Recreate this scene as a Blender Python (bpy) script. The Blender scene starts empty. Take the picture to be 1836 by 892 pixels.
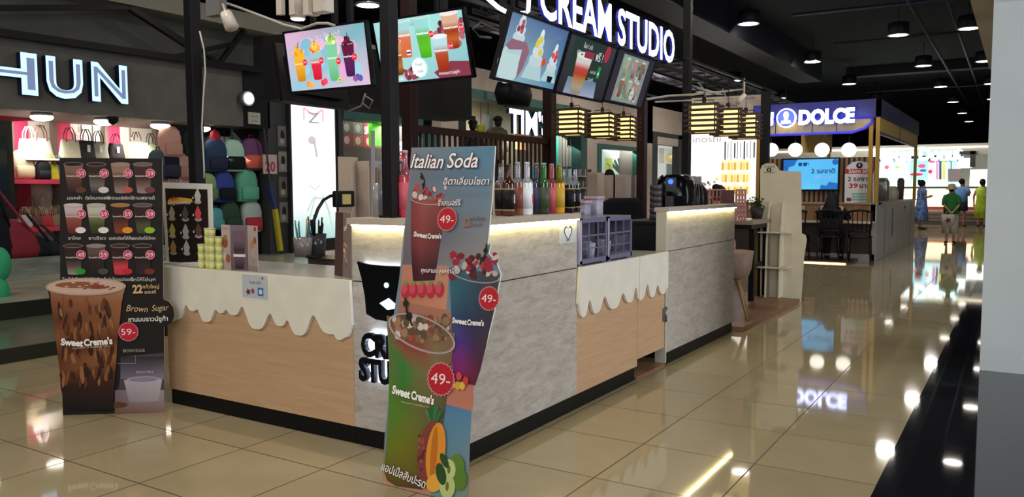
import bpy, bmesh, math, random
from mathutils import Vector, Matrix
random.seed(7)
D = bpy.data; SC = bpy.context.scene; COL = SC.collection
PI = math.pi
# ------------------------------------------------------------------ camera
W, H = 1836, 892
YAW, PITCH, ROLL, FPX = 0.562568, 0.0735706, -0.003467, 1448.855
CX, CY, CZ = 2.3185, -3.1901, 1.3855
fw = Vector((-math.sin(YAW)*math.cos(PITCH), math.cos(YAW)*math.cos(PITCH), -math.sin(PITCH)))
rt = Vector((math.cos(YAW), math.sin(YAW), 0)); up = rt.cross(fw)
r2 = rt*math.cos(ROLL)+up*math.sin(ROLL); u2 = up*math.cos(ROLL)-rt*math.sin(ROLL)
cam = D.cameras.new('camera'); cam.sensor_width = 36; cam.lens = FPX*36/W; cam.clip_end = 200; cam.clip_start = .05
co = D.objects.new('camera', cam); COL.objects.link(co)
m = Matrix.Identity(4)
for i in range(3):
    m[i][0] = r2[i]; m[i][1] = u2[i]; m[i][2] = -fw[i]
m[0][3], m[1][3], m[2][3] = CX, CY, CZ
co.matrix_world = m; SC.camera = co
CAM = Vector((CX, CY, CZ))
# ------------------------------------------------------------------ world, light, exposure
SC.view_settings.view_transform = 'Standard'; SC.view_settings.look = 'None'
SC.view_settings.exposure = 0.0; SC.view_settings.gamma = 1.0; SC.view_settings.use_curve_mapping = False
w = D.worlds.new('world'); SC.world = w; w.use_nodes = True
w.node_tree.nodes['Background'].inputs[0].default_value = (.75, .85, 1, 1)
w.node_tree.nodes['Background'].inputs[1].default_value = 0.10
def area(name, loc, target, size, energy, col, shape='RECTANGLE', sy=None):
    l = D.lights.new(name, 'AREA'); l.energy = energy; l.color = col; l.shape = shape; l.size = size
    if sy: l.size_y = sy
    o = D.objects.new(name, l); COL.objects.link(o); o.location = loc
    o.rotation_euler = (Vector(target)-Vector(loc)).to_track_quat('-Z', 'Y').to_euler()
    return o
# daylight through the mall entrance behind the photographer, then added fill lights out of view
area('entrance_daylight', (5.5, -9, 3.2), (2.6, 4, 1.2), 4.5, 370, (.82, .9, 1), sy=3)
area('aisle_side_fill', (8.8, 4, 3.4), (0, 3.2, .9), 3, 700, (.95, .97, 1), sy=8)  # added fill that brightens the counter faces toward the aisle
area('warm_front_fill', (-3.5, -7, 3.2), (-1.5, 0, .7), 4, 45, (1, .84, .64), sy=2.5)  # added warm fill for the upright front faces
area('overhead_fill', (-.5, -5.6, 4.8), (-.5, -1.5, 0), 6, 130, (1, .92, .76), sy=3)  # added fill from above for the floor, behind the camera
# the round ceiling lamps of the hall (the ones over the camera and the kiosk are above the picture)
for lx in (-5.6, -2.7, -.2, 2.4):
    for ly in (-6.2, -.4, 5.6, 11.4): area('ceiling_lamp_light', (lx, ly, 4.8), (lx, ly, 0), .36, 34, (1, .93, .82), 'DISK')
for ly in (17.2, 23): area('ceiling_lamp_light', (-5.6, ly, 4.8), (-6.4, ly, 0), .36, 60, (1, .94, .85), 'DISK')  # row continued with added lights, tilted to brighten the plaster shop walls
for lx in (-2.7, -.2):
    for ly in (17.3, 22.8, 28.5): area('ceiling_lamp_light', (lx if lx > -1 else lx, ly-(0 if lx > -1 else 2.8), 4.8), (lx, ly, 0), .36, 60, (1, .95, .88), 'DISK')
# ------------------------------------------------------------------ pixel -> point on a real plane
def ray(px, py): return r2*((px-W/2)/FPX) - u2*((py-H/2)/FPX) + fw
def at(px, py, ax, c):
    d = ray(px, py); a = 'xyz'.index(ax); return CAM + d*((c-CAM[a])/d[a])
def onplane(px, py, O, n):
    d = ray(px, py); return CAM + d*((O-CAM).dot(n)/d.dot(n))
# ------------------------------------------------------------------ materials
def lin(c):
    if isinstance(c, str): c = tuple(int(c[i:i+2], 16) for i in (0, 2, 4))
    if max(c) > 1: c = tuple(v/255 for v in c)
    return tuple(v/12.92 if v <= .04045 else ((v+.055)/1.055)**2.4 for v in c[:3])
MATS = {}
def mat(name, col='808080', rough=.5, metal=0, emit=0, trans=0, spec=.5, var=0, vscale=8, stretch=(1, 1, 1), bump=0, alpha=1):
    if name in MATS: return MATS[name]
    mt = D.materials.new(name); mt.use_nodes = True; nt = mt.node_tree; b = nt.nodes['Principled BSDF']
    c = lin(col)
    if max(c) < .035 and rough > .12: spec = min(spec, .2)
    b.inputs['Base Color'].default_value = (*c, 1)
    b.inputs['Roughness'].default_value = rough; b.inputs['Metallic'].default_value = metal
    b.inputs['Specular IOR Level'].default_value = spec
    b.inputs['Transmission Weight'].default_value = trans
    b.inputs['Alpha'].default_value = alpha
    if emit: b.inputs['Emission Color'].default_value = (*c, 1); b.inputs['Emission Strength'].default_value = emit
    tc = nt.nodes.new('ShaderNodeTexCoord'); mp = nt.nodes.new('ShaderNodeMapping'); mp.inputs['Scale'].default_value = stretch
    nz = nt.nodes.new('ShaderNodeTexNoise'); nz.inputs['Scale'].default_value = vscale; nz.inputs['Detail'].default_value = 6
    nt.links.new(tc.outputs['Object'], mp.inputs[0]); nt.links.new(mp.outputs[0], nz.inputs['Vector'])
    v = var if var else .05
    mx = nt.nodes.new('ShaderNodeMix'); mx.data_type = 'RGBA'
    mr = nt.nodes.new('ShaderNodeMapRange'); mr.inputs[1].default_value = .3; mr.inputs[2].default_value = .7
    nt.links.new(nz.outputs[0], mr.inputs[0]); nt.links.new(mr.outputs[0], mx.inputs[0])
    mx.inputs[6].default_value = (*[x*(1-v) for x in c], 1); mx.inputs[7].default_value = (*[min(1, x*(1+v)) for x in c], 1)
    nt.links.new(mx.outputs[2], b.inputs['Base Color'])
    if bump:
        bp = nt.nodes.new('ShaderNodeBump'); bp.inputs['Strength'].default_value = bump; bp.inputs['Distance'].default_value = .02
        nt.links.new(nz.outputs[0], bp.inputs['Height']); nt.links.new(bp.outputs[0], b.inputs['Normal'])
    MATS[name] = mt; return mt
def col(c, rough=.55, **k): return mat('paint_%s_%d' % (c, rough*100), c, rough, **k)
def glow(c, s): return mat('glow_%s_%s' % (c, s), c, .5, emit=s)
def vcol_mat(name, emit, rough=.35):
    mt = D.materials.new(name); mt.use_nodes = True; nt = mt.node_tree; b = nt.nodes['Principled BSDF']
    a = nt.nodes.new('ShaderNodeVertexColor'); a.layer_name = 'Col'
    b.inputs['Roughness'].default_value = rough
    nt.links.new(a.outputs[0], b.inputs['Base Color']); b.inputs['Specular IOR Level'].default_value = .25
    if emit:
        nt.links.new(a.outputs[0], b.inputs['Emission Color']); b.inputs['Emission Strength'].default_value = emit
    return mt
PRINT = vcol_mat('printed_ink', 0, .6); SCREEN = vcol_mat('lit_display', .8, .2); SCREEN_DIM = vcol_mat('dim_display', .42, .2); LITPRINT = vcol_mat('backlit_print', 1.0, .4)
BACKLIT = vcol_mat('bright_backlit_print', .5, .4)
# ------------------------------------------------------------------ mesh builder
class MB:
    def __init__(s): s.v = []; s.f = []; s.m = []; s.sm = []
    def add(s, vs, fs, mt=None, smooth=False):
        n = len(s.v); s.v += [Vector(v) for v in vs]
        for f in fs: s.f.append([i+n for i in f]); s.m.append(mt); s.sm.append(smooth)
        return s
    def box(s, x0, x1, y0, y1, z0, z1, mt=None, rz=0, c=None):
        vs = [(x, y, z) for x in (x0, x1) for y in (y0, y1) for z in (z0, z1)]
        if rz:
            cx, cy = c if c else ((x0+x1)/2, (y0+y1)/2)
            vs = [(cx+(x-cx)*math.cos(rz)-(y-cy)*math.sin(rz), cy+(x-cx)*math.sin(rz)+(y-cy)*math.cos(rz), z) for x, y, z in vs]
        return s.add(vs, [(0, 1, 3, 2), (4, 6, 7, 5), (0, 4, 5, 1), (2, 3, 7, 6), (0, 2, 6, 4), (1, 5, 7, 3)], mt)
    def tube(s, pts, r, mt=None, n=8, caps=True):
        pts = [Vector(p) for p in pts]; rs = r if isinstance(r, (list, tuple)) else [r]*len(pts)
        rings = []; prev = None
        for i, p in enumerate(pts):
            t = (pts[min(i+1, len(pts)-1)]-pts[max(i-1, 0)]).normalized()
            a = prev if prev else (Vector((0, 0, 1)) if abs(t.z) < .9 else Vector((1, 0, 0)))
            u = (a-t*a.dot(t)).normalized(); v = t.cross(u); prev = u
            rings.append([p+(u*math.cos(2*PI*k/n)+v*math.sin(2*PI*k/n))*rs[i] for k in range(n)])
        vs = [v for rg in rings for v in rg]; fs = []
        for i in range(len(pts)-1):
            for k in range(n): fs.append((i*n+k, i*n+(k+1) % n, (i+1)*n+(k+1) % n, (i+1)*n+k))
        if caps: fs += [tuple(range(n))[::-1], tuple(range((len(pts)-1)*n, len(pts)*n))]
        return s.add(vs, fs, mt, True)
    def bar(s, a, b, t, mt=None, t2=None):
        a = Vector(a); b = Vector(b); d = (b-a).normalized()
        h = Vector((0, 0, 1)) if abs(d.z) < .95 else Vector((1, 0, 0))
        u = d.cross(h).normalized(); v = d.cross(u); t2 = t2 or t
        vs = [p+u*i*t/2+v*j*t2/2 for p in (a, b) for i in (-1, 1) for j in (-1, 1)]
        return s.add(vs, [(0, 1, 3, 2), (4, 6, 7, 5), (0, 4, 5, 1), (2, 3, 7, 6), (0, 2, 6, 4), (1, 5, 7, 3)], mt)
    def lathe(s, prof, c=(0, 0, 0), mt=None, n=20, axis='z', sq=1.0, mats=None):
        vs = []; c = Vector(c)
        for r, z in prof:
            for k in range(n):
                x, y = r*math.cos(2*PI*k/n), r*math.sin(2*PI*k/n)*sq
                vs.append(c+(Vector((x, y, z)) if axis == 'z' else Vector((z, x, y)) if axis == 'x' else Vector((x, z, y))))
        for i in range(len(prof)-1):
            fs = [(i*n+k, i*n+(k+1) % n, (i+1)*n+(k+1) % n, (i+1)*n+k) for k in range(n)]
            if i == 0:
                base = len(s.v); s.v += vs
            for f in fs: s.f.append([j+base for j in f]); s.m.append(mats[i] if mats else mt); s.sm.append(True)
        for rr, i in () if prof[0] == prof[-1] else ((prof[0][0], 0), (prof[-1][0], len(prof)-1)):
            if rr > 1e-4:
                f = [base+i*n+k for k in range(n)]; s.f.append(f[::-1] if i == 0 else f); s.m.append((mats[0] if i == 0 else mats[-1]) if mats else mt); s.sm.append(False)
        return s
    def ell(s, c, r, mt=None, n=16, k=9):
        r = (r, r, r) if not isinstance(r, (tuple, list)) else r
        prof = [(max(1e-5, math.sin(PI*i/k)), -math.cos(PI*i/k)) for i in range(k+1)]
        st = len(s.v); s.lathe(prof, (0, 0, 0), mt, n)
        for i in range(st, len(s.v)):
            v = s.v[i]; s.v[i] = Vector((c[0]+v.x*r[0], c[1]+v.y*r[1], c[2]+v.z*r[2]))
        return s
    def prism(s, poly, O, u, v, n, d, mt=None):
        O = Vector(O); u = Vector(u); v = Vector(v); n = Vector(n); k = len(poly)
        vs = [O+u*a+v*b for a, b in poly]+[O+u*a+v*b+n*d for a, b in poly]
        fs = [tuple(range(k))[::-1], tuple(range(k, 2*k))]+[(i, (i+1) % k, k+(i+1) % k, k+i) for i in range(k)]
        return s.add(vs, fs, mt)
    def loft(s, secs, mt=None, n=20, p=2.0):
        """sections (x, y, z, rx, ry): horizontal superellipses"""
        vs = []
        for (x, y, z, rx, ry) in secs:
            for k in range(n):
                a = 2*PI*k/n; ca, sa = math.cos(a), math.sin(a)
                vs.append((x+rx*math.copysign(abs(ca)**(2/p), ca), y+ry*math.copysign(abs(sa)**(2/p), sa), z))
        fs = []
        for i in range(len(secs)-1):
            for k in range(n): fs.append((i*n+k, i*n+(k+1) % n, (i+1)*n+(k+1) % n, (i+1)*n+k))
        fs += [tuple(range(n))[::-1], tuple(range((len(secs)-1)*n, len(secs)*n))]
        return s.add(vs, fs, mt, True)
    def build(s, name, mt=None, parent=None, bevel=0, loc=None, rz=None):
        me = D.meshes.new(name)
        if parent is None and loc is None:
            xs = [v.x for v in s.v]; ys = [v.y for v in s.v]; zs = [v.z for v in s.v]
            org = Vector(((min(xs)+max(xs))/2, (min(ys)+max(ys))/2, min(zs)))
            vv = [v-org for v in s.v]
        else: org = Vector(loc) if loc is not None else Vector((0, 0, 0)); vv = s.v
        me.from_pydata([tuple(v) for v in vv], [], s.f)
        ml = []
        for mm in s.m:
            mm = mm or mt
            if mm not in ml: ml.append(mm)
        for mm in ml: me.materials.append(mm)
        me.polygons.foreach_set('material_index', [ml.index(mm or mt) for mm in s.m])
        me.polygons.foreach_set('use_smooth', s.sm)
        me.update()
        bmm = bmesh.new(); bmm.from_mesh(me); bmesh.ops.recalc_face_normals(bmm, faces=bmm.faces); bmm.to_mesh(me); bmm.free()
        o = D.objects.new(name, me); COL.objects.link(o); o.location = org
        if parent: o.parent = parent
        if rz: o.rotation_euler.z = rz
        if bevel:
            bv = o.modifiers.new('bevel', 'BEVEL'); bv.width = bevel; bv.segments = 2; bv.limit_method = 'ANGLE'
        return o
def tag(o, label, cat, group=None):
    o['label'] = label; o['category'] = cat
    if group: o['group'] = group
    return o
def thing(name, label, cat, loc=(0, 0, 0), rz=0, group=None):
    o = D.objects.new(name, None); COL.objects.link(o); o.location = loc; o.rotation_euler.z = rz; o.empty_display_size = .05
    return tag(o, label, cat, group)
def struct(o): o['kind'] = 'structure'; return o
def copy_tree(o, parent=None):
    c = o.copy(); COL.objects.link(c)
    if parent: c.parent = parent
    for ch in [x for x in D.objects if x.parent == o]: copy_tree(ch, c)
    return c
def dup(o, loc, rz=0, label=None, scale=None):
    c = copy_tree(o); c.location = loc; c.rotation_euler.z = rz
    if label: c['label'] = label
    if scale: c.scale = (scale,)*3
    return c
# ------------------------------------------------------------------ lettering
_tc = {}
def glyphs(txt, weight=0, shear=0, depth=0):
    key = (txt, weight, shear, depth)
    if key in _tc: return _tc[key]
    cu = D.curves.new('lettering', 'FONT'); cu.body = txt; cu.size = 1; cu.offset = weight; cu.shear = shear; cu.extrude = depth/2
    cu.resolution_u = 3
    ob = D.objects.new('lettering', cu); me = ob.to_mesh()
    vs = [v.co.copy() for v in me.vertices]; fs = [tuple(p.vertices) for p in me.polygons]
    ob.to_mesh_clear(); D.objects.remove(ob); D.curves.remove(cu)
    if not vs: vs = [Vector((0, 0, 0))]
    bb = (min(v.x for v in vs), max(v.x for v in vs), min(v.y for v in vs), max(v.y for v in vs))
    _tc[key] = (vs, fs, bb); return _tc[key]
# ------------------------------------------------------------------ printed / displayed artwork on one flat surface
class Art:
    def __init__(s, O, u, v, n, step=.00006):
        s.O = Vector(O); s.u = Vector(u).normalized(); s.v = Vector(v).normalized(); s.n = Vector(n).normalized()
        s.l = .0008; s.step = step; s.vs = []; s.fs = []; s.cs = []
    def q(s, px, py):
        p = onplane(px, py, s.O, s.n)-s.O; return (p.dot(s.u), p.dot(s.v))
    def raw(s, pts, faces, cols):
        b = len(s.vs)
        s.vs += [s.O+s.u*a+s.v*c+s.n*s.l for a, c in pts]
        for f in faces:
            s.fs.append([i+b for i in f]); s.cs.append([cols[i] for i in f] if isinstance(cols, list) else [cols]*len(f))
        s.l += s.step
    def poly(s, pts, c): s.raw(pts, [tuple(range(len(pts)))], lin(c))
    def ppoly(s, pts, c): s.poly([s.q(*p) for p in pts], c)
    def grad(s, pts, c4): s.raw(pts, [(0, 1, 2, 3)], [lin(c) for c in c4])
    def rect(s, x, y, w, h, c, c2=None):
        p = [(x, y), (x+w, y), (x+w, y+h), (x, y+h)]
        if c2: s.grad(p, [c, c, c2, c2])
        else: s.poly(p, c)
    def disc(s, x, y, r, c, ry=None, n=20, rot=0):
        ry = ry or r; cr, sr = math.cos(rot), math.sin(rot); P = []
        for k in range(n):
            a, b = r*math.cos(2*PI*k/n), ry*math.sin(2*PI*k/n); P.append((x+a*cr-b*sr, y+a*sr+b*cr))
        s.poly(P, c)
    def grid(s, px, rows):
        """px: rows of (y, x_left, x_right) in pixels top to bottom; rows: colours left..right for each row"""
        n = len(rows[0]); P = []; C_ = []
        for (y0, y1, a, b), cs in zip(px, rows):
            for i in range(n): t = i/(n-1); P.append(s.q(a+(b-a)*t, y0+(y1-y0)*t)); C_.append(lin(cs[i]))
        s.raw(P, [(r*n+i, r*n+i+1, (r+1)*n+i+1, (r+1)*n+i) for r in range(len(rows)-1) for i in range(n-1)], C_)
    def ring(s, px, py, rx, ry, wd, c, rot=0, a0=0, a1=2*PI):
        x, y = s.q(px, py); k = s.q(px+1, py)[0]-x; n = 30; P = []
        for i in range(n+1):
            a = a0+(a1-a0)*i/n
            for f in (1, 1-wd): u, v = rx*k*f*math.cos(a), ry*k*(1-(1-f)*rx/ry*.6)*math.sin(a); P.append((x+u*math.cos(rot)-v*math.sin(rot), y+u*math.sin(rot)+v*math.cos(rot)))
        s.raw(P, [(2*i, 2*i+1, 2*i+3, 2*i+2) for i in range(n)], lin(c))
    def star(s, x, y, r, c, n=24, k=.9):
        s.poly([(x+(r if i % 2 else r*k)*math.cos(PI*i/n), y+(r if i % 2 else r*k)*math.sin(PI*i/n)) for i in range(2*n)], c)
    def stroke(s, pts, wd, c):
        for a, b in zip(pts, pts[1:]):
            d = Vector((b[0]-a[0], b[1]-a[1])); L = d.length or 1; nx, ny = -d.y/L*wd/2, d.x/L*wd/2
            s.poly([(a[0]+nx, a[1]+ny), (a[0]-nx, a[1]-ny), (b[0]-nx, b[1]-ny), (b[0]+nx, b[1]+ny)], c); s.l -= s.step
        s.l += s.step
    def text(s, t, x, y, h=None, c='ffffff', w=None, ang=0, weight=0, shear=0, align='l', outline=None):
        """x, y = left of the baseline; h = height of a capital; w = whole width"""
        for oc, ww in (([(outline, weight+.035)] if outline else [])+[(c, weight)]):
            vs, fs, bb = glyphs(t, ww, shear); v0, f0, b0 = glyphs(t, weight, shear)
            sx = sy = (h or .02)/.73
            if w: sx = w/(b0[1]-b0[0])
            if not h: sy = sx
            x0 = -b0[0]*sx
            if align == 'c': x0 = -(b0[0]+b0[1])/2*sx
            ca, sa = math.cos(ang), math.sin(ang)
            s.raw([(x+(x0+v.x*sx)*ca-v.y*sy*sa, y+(x0+v.x*sx)*sa+v.y*sy*ca) for v in vs], fs, lin(oc))
    def ptext(s, t, p0, p1, hpx, c='ffffff', **k):
        """text running from pixel p0 to pixel p1 of the photograph (baseline), hpx tall"""
        a = s.q(*p0); b = s.q(*p1); hh = s.q(p0[0], p0[1]-hpx)
        s.text(t, a[0], a[1], h=math.hypot(hh[0]-a[0], hh[1]-a[1]), w=math.hypot(b[0]-a[0], b[1]-a[1]), ang=math.atan2(b[1]-a[1], b[0]-a[0]), c=c, **k)
    def badge(s, x, y, r, t, c='b02030'):
        s.star(x, y, r*1.08, 'c8888c'); s.star(x, y, r, c)
        s.text(t, x-r*.02, y-r*.33, h=r*.7, c='f0d8d8', align='c', w=r*1.45)
    def cup(s, x, y, w, h, bands, rim='b9a8a0', brand=True, top=None, white='e8e0d8'):
        """tapered cup, bottom centre x,y; bands = colours bottom..top"""
        wb = w*.68; n = len(bands)
        for i in range(n):
            t0, t1 = i/n, (i+1)/n; w0 = wb+(w-wb)*t0; w1 = wb+(w-wb)*t1
            c0 = bands[i]; c1 = bands[min(i+1, n-1)]
            s.grad([(x-w0/2, y+h*t0), (x+w0/2, y+h*t0), (x+w1/2, y+h*t1), (x-w1/2, y+h*t1)], [c0, c0, c1, c1])
            s.l -= s.step
        s.l += s.step
        s.disc(x, y, wb/2, bands[0], w*.06)
        s.disc(x, y+h, w/2*1.05, rim, w*.12)
        s.disc(x, y+h, w/2*.97, top or bands[-1], w*.095)
        if brand: s.text('SweetCreme\'s', x, y+h*.56, w=w*.82, h=h*.055, c=white, align='c', weight=.03)
    def build(s, name, parent, mt=PRINT):
        me = D.meshes.new(name); me.from_pydata([tuple(v) for v in s.vs], [], s.fs)
        ca = me.color_attributes.new('Col', 'FLOAT_COLOR', 'CORNER'); buf = []
        for f in s.cs:
            for c in f: buf += [*c, 1]
        ca.data.foreach_set('color', buf); me.materials.append(mt); me.update()
        o = D.objects.new(name, me); COL.objects.link(o)
        if parent:
            o.parent = parent; o.matrix_parent_inverse = (Matrix.Translation(parent.location) @ Matrix.Rotation(parent.rotation_euler.z, 4, 'Z')).inverted()
        return o
def wparent(o, parent):
    """keep a mesh built in world coordinates where it is under its thing"""
    o.parent = parent; o.matrix_parent_inverse = (Matrix.Translation(parent.location) @ Matrix.Rotation(parent.rotation_euler.z, 4, 'Z')).inverted()
    return o
def W_(mb, name, mt, parent, bevel=0):
    o = mb.build(name, mt, None, bevel, loc=(0, 0, 0)); return wparent(o, parent)
def letter_sign(root, txt, O, u, v, n, height, length, depth, front, side, weight=.02, name='letter', condense=None):
    """raised letters along u from O; every letter a part of root"""
    O, u, v, n = Vector(O), Vector(u).normalized(), Vector(v).normalized(), Vector(n).normalized()
    full = glyphs(txt, weight, 0, .001)[2]; sx = length/(full[1]-full[0]); sy = height/.74
    for i, ch in enumerate(txt):
        if ch == ' ': continue
        pre = glyphs(txt[:i+1], weight, 0, .001)[2]
        vs, fs, bb = glyphs(ch, weight, 0, .001)
        dx = pre[1]-bb[1]-full[0]
        b = MB(); nv = len(vs)
        zs = max(p.z for p in vs)
        P = [O+u*(p.x+dx)*sx+v*p.y*sy+n*(depth if p.z > 0 else 0) for p in vs]
        for f in fs:
            zz = [vs[j].z > 0 for j in f]
            b_m = front if all(zz) else side
            b.f.append(list(f)); b.m.append(b_m); b.sm.append(False)
        b.v = P
        W_(b, name, front, root)
# ------------------------------------------------------------------ structure
def floor_mat():
    mt = D.materials.new('beige_floor_tile'); mt.use_nodes = True; nt = mt.node_tree; b = nt.nodes['Principled BSDF']; L = nt.links.new
    g = nt.nodes.new('ShaderNodeNewGeometry'); sp = nt.nodes.new('ShaderNodeSeparateXYZ'); L(g.outputs['Position'], sp.inputs[0])
    def mth(op, a, bb):
        n = nt.nodes.new('ShaderNodeMath'); n.operation = op
        for i, x in enumerate((a, bb)):
            if hasattr(x, 'links'): L(x, n.inputs[i])
            else: n.inputs[i].default_value = x
        return n.outputs[0]
    gx = mth('PINGPONG', mth('SUBTRACT', sp.outputs[0], .027), .3); gy = mth('PINGPONG', mth('SUBTRACT', sp.outputs[1], .225), .3)
    grout = mth('LESS_THAN', mth('MINIMUM', gx, gy), .0034)
    fx = mth('FLOOR', mth('DIVIDE', mth('SUBTRACT', sp.outputs[0], .027), .6), 0); fy = mth('FLOOR', mth('DIVIDE', mth('SUBTRACT', sp.outputs[1], .225), .6), 0)
    cb = nt.nodes.new('ShaderNodeCombineXYZ'); L(fx, cb.inputs[0]); L(fy, cb.inputs[1])
    wn = nt.nodes.new('ShaderNodeTexWhiteNoise'); L(cb.outputs[0], wn.inputs[0])
    nz = nt.nodes.new('ShaderNodeTexNoise'); nz.inputs['Scale'].default_value = 5; nz.inputs['Detail'].default_value = 8; L(g.outputs['Position'], nz.inputs['Vector'])
    mix = nt.nodes.new('ShaderNodeMix'); mix.data_type = 'RGBA'
    L(mth('ADD', mth('MULTIPLY', wn.outputs[0], .35), mth('MULTIPLY', nz.outputs[0], .6)), mix.inputs[0])
    mix.inputs[6].default_value = (*lin('918468'), 1); mix.inputs[7].default_value = (*lin('a49777'), 1)
    m2 = nt.nodes.new('ShaderNodeMix'); m2.data_type = 'RGBA'; L(grout, m2.inputs[0]); L(mix.outputs[2], m2.inputs[6]); m2.inputs[7].default_value = (*lin('40342a'), 1)
    L(m2.outputs[2], b.inputs['Base Color']); b.inputs['Roughness'].default_value = .13; b.inputs['Specular IOR Level'].default_value = .36
    L(mth('ADD', mth('MULTIPLY', grout, .5), mth('ADD', mth('MULTIPLY', nz.outputs[0], .03), .03)), b.inputs['Roughness'])
    return mt
MB().box(-4.55, 1.79, -8, 50, -.1, 0).build('floor', floor_mat())['kind'] = 'structure'
granite = mat('black_polished_granite', '16171c', .035, spec=.6, var=.4, vscale=60)
struct(MB().box(1.79, 9, -8, 50, -.1, 0).build('floor', granite))
# steps and raised floor of the shops on the left
green = mat('grey_green_stone', '56604f', .22, var=.25, vscale=3); lightst = mat('pale_stone', '9a9a86', .25, var=.2, vscale=3)
struct(MB().box(-6.1, -4.55, -8, 33, -.1, .12).build('floor', green))
struct(MB().box(-12, -6.1, -8, 33, -.1, .284).build('floor', lightst))
struct(MB().box(-6.1, -6.06, -8, 33, .12, .284).build('trim_1', col('23261f', .4)))
struct(MB().box(-4.56, -4.53, -8, 33, .0, .118).build('trim_2', col('2a2c24', .4)))
marble = mat('grey_marble', '7b8079', .3, var=.4, vscale=5, stretch=(1, .35, 3))
struct(MB().box(-8.75, -8.5, -8, 4.6, .28, .52, marble).build('wall_ledge', marble))
dark = mat('dark_ceiling_paint', '121218', .8, var=.3, vscale=2)
struct(MB().box(-12, 9, -8, 50, 5.5, 5.6).build('ceiling', dark))
struct(MB().box(-12, 9, 50, 50.2, 0, 5.6).build('wall_back', col('08080c', .9)))
struct(MB().box(-12.2, -12, -8, 50, 0, 5.6).build('wall_left', col('0b0b0e', .9)))
# white pillar and bulkhead at the right
struct(MB().box(2.09, 3.3, 3.83, 4.7, 0, 2.8).build('wall_pillar', mat('white_pillar_paint', 'ccd5d8', .6, var=.03, vscale=3)))
struct(MB().box(1.93, 4, 3.87, 8.2, 2.8, 4.2).build('wall_bulkhead', mat('beige_bulkhead', 'a79b86', .7)))
struct(MB().box(2.05, 3.6, 3.70, 3.86, 2.8, 5.5).build('wall_pillar', MATS['white_pillar_paint']))
# ------------------------------------------------------------------ left row of shops (facade plane x = -8.5)
FX = -8.5
concrete = mat('dark_concrete', '5e5c57', .75, var=.15, vscale=4, bump=.05)
lightbeige = mat('warm_plaster', 'cfbcae', .8, var=.04, vscale=2)
teal = mat('teal_paint', '1e5f55', .5, var=.1)
struct(MB().box(-8.66, FX, -8, 6.3, 2.42, 3.36).build('wall_fascia', concrete))
struct(MB().box(-10.2, -8.66, -8, 6.3, 2.42, 2.5).build('ceiling', mat('soffit_brown', '6a6055', .7)))
struct(MB().box(-9.0, -8.8, -8, 8, 3.36, 4.0).build('wall_upper', mat('grey_render', '555550', .8, var=.12, vscale=3)))
struct(MB().box(-9.0, -8.3, -8, 8, 3.97, 4.22).build('wall_bulkhead', mat('cream_soffit', '8f8b7c', .8)))
struct(MB().box(-10.35, -10.3, -8, 6.3, .28, 2.5).build('wall_shop', mat('shop_white', 'f3ecdf', .7)))
struct(MB().box(-10.3, -8.7, 6.12, 6.2, .28, 3.4).build('wall_shop', col('0c0c10', .7)))
# dark pillar, light box pillar, then plaster fascia with teal band
ya = at(480, 250, 'x', FX).y; yb = at(526, 250, 'x', FX).y; yc = at(606, 250, 'x', FX).y
struct(MB().box(-8.8, FX, ya, yb, .28, 3.97).build('wall_pillar', mat('dark_grey_pillar', '36373a', .6)))
struct(MB().box(-8.8, FX-.04, yb, yc+.1, 2.98, 4.3).build('wall_pillar', MATS['dark_grey_pillar']))
struct(MB().box(-8.8, FX, yc+.02, yc+.14, .28, 2.98).build('wall_pillar', MATS['dark_grey_pillar']))
E20 = at(1236, 200, 'x', FX).y
yt0 = at(836, 172, 'x', FX).y; yt1 = at(1052, 200, 'x', FX).y
struct(MB().box(-8.7, FX, yc+.14, yt0, 2.93, 4.2).build('wall_fascia', lightbeige)); struct(MB().box(-8.7, FX, yt0, yt1, 3.69, 4.2).build('wall_fascia', lightbeige)); struct(MB().box(-8.7, FX, yt1, E20, 2.93, 4.2).build('wall_fascia', lightbeige))
struct(MB().box(-8.9, FX+.03, yc+.14, at(757, 220, 'x', FX).y, 2.72, 2.95).build('wall_fascia', teal)); struct(MB().box(-8.9, FX+.03, yt0, yt1, 3.5, 3.7).build('wall_fascia', teal)); struct(MB().box(-8.8, FX+.02, at(1041, 250, 'x', FX).y, yt1, .28, 3.5).build('wall_pier', mat('dark_teal', '14403c', .5)))
def seg(a, b, z0, z1, m_, nm='wall_pier', dx=0):
    return struct(MB().box(-8.75+dx, FX+dx, at(a, 250, 'x', FX).y, at(b, 250, 'x', FX).y, z0, z1).build(nm, m_))
seg(791, 822, .28, 2.95, lightbeige); seg(822, 836, .28, 3.66, col('2b2b2c', .6)); seg(757, 791, .28, 2.7, teal)
seg(1045, 1076, .28, 2.95, lightbeige); seg(1076, 1148, .28, 1.72, lightbeige); seg(1148, 1170, .28, 4.2, lightbeige)
seg(1076, 1148, 2.66, 2.95, lightbeige); seg(1170, 1178, .28, 3.35, col('33343a', .6), dx=.02); seg(1178, 1232, 3.2, 3.35, col('33343a', .6), dx=.02); seg(1216, 1236, .28, 3.35, col('33343a', .6), dx=.02)
for a, b, z0, z1 in ((1071, 1077, 1.7, 2.74), (1145, 1151, 1.7, 2.74), (1077, 1145, 2.62, 2.74)): seg(a, b, z0, z1, teal, 'window_1', dx=.03)
struct(MB().box(-10.9, -10.8, yc+.2, 33, .28, 4.0).build('wall_shop', mat('cream_interior', 'c9bda2', .8)))
struct(MB().box(-10.9, -8.6, yc+.2, yt0, 2.95, 3.1).build('ceiling', mat('shop_ceiling', '8c8a84', .8))); struct(MB().box(-10.9, -8.6, yt0, yt1, 3.85, 3.95).build('ceiling', MATS['shop_ceiling'])); struct(MB().box(-10.9, -8.6, yt1, 33, 2.95, 3.1).build('ceiling', MATS['shop_ceiling']))
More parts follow.
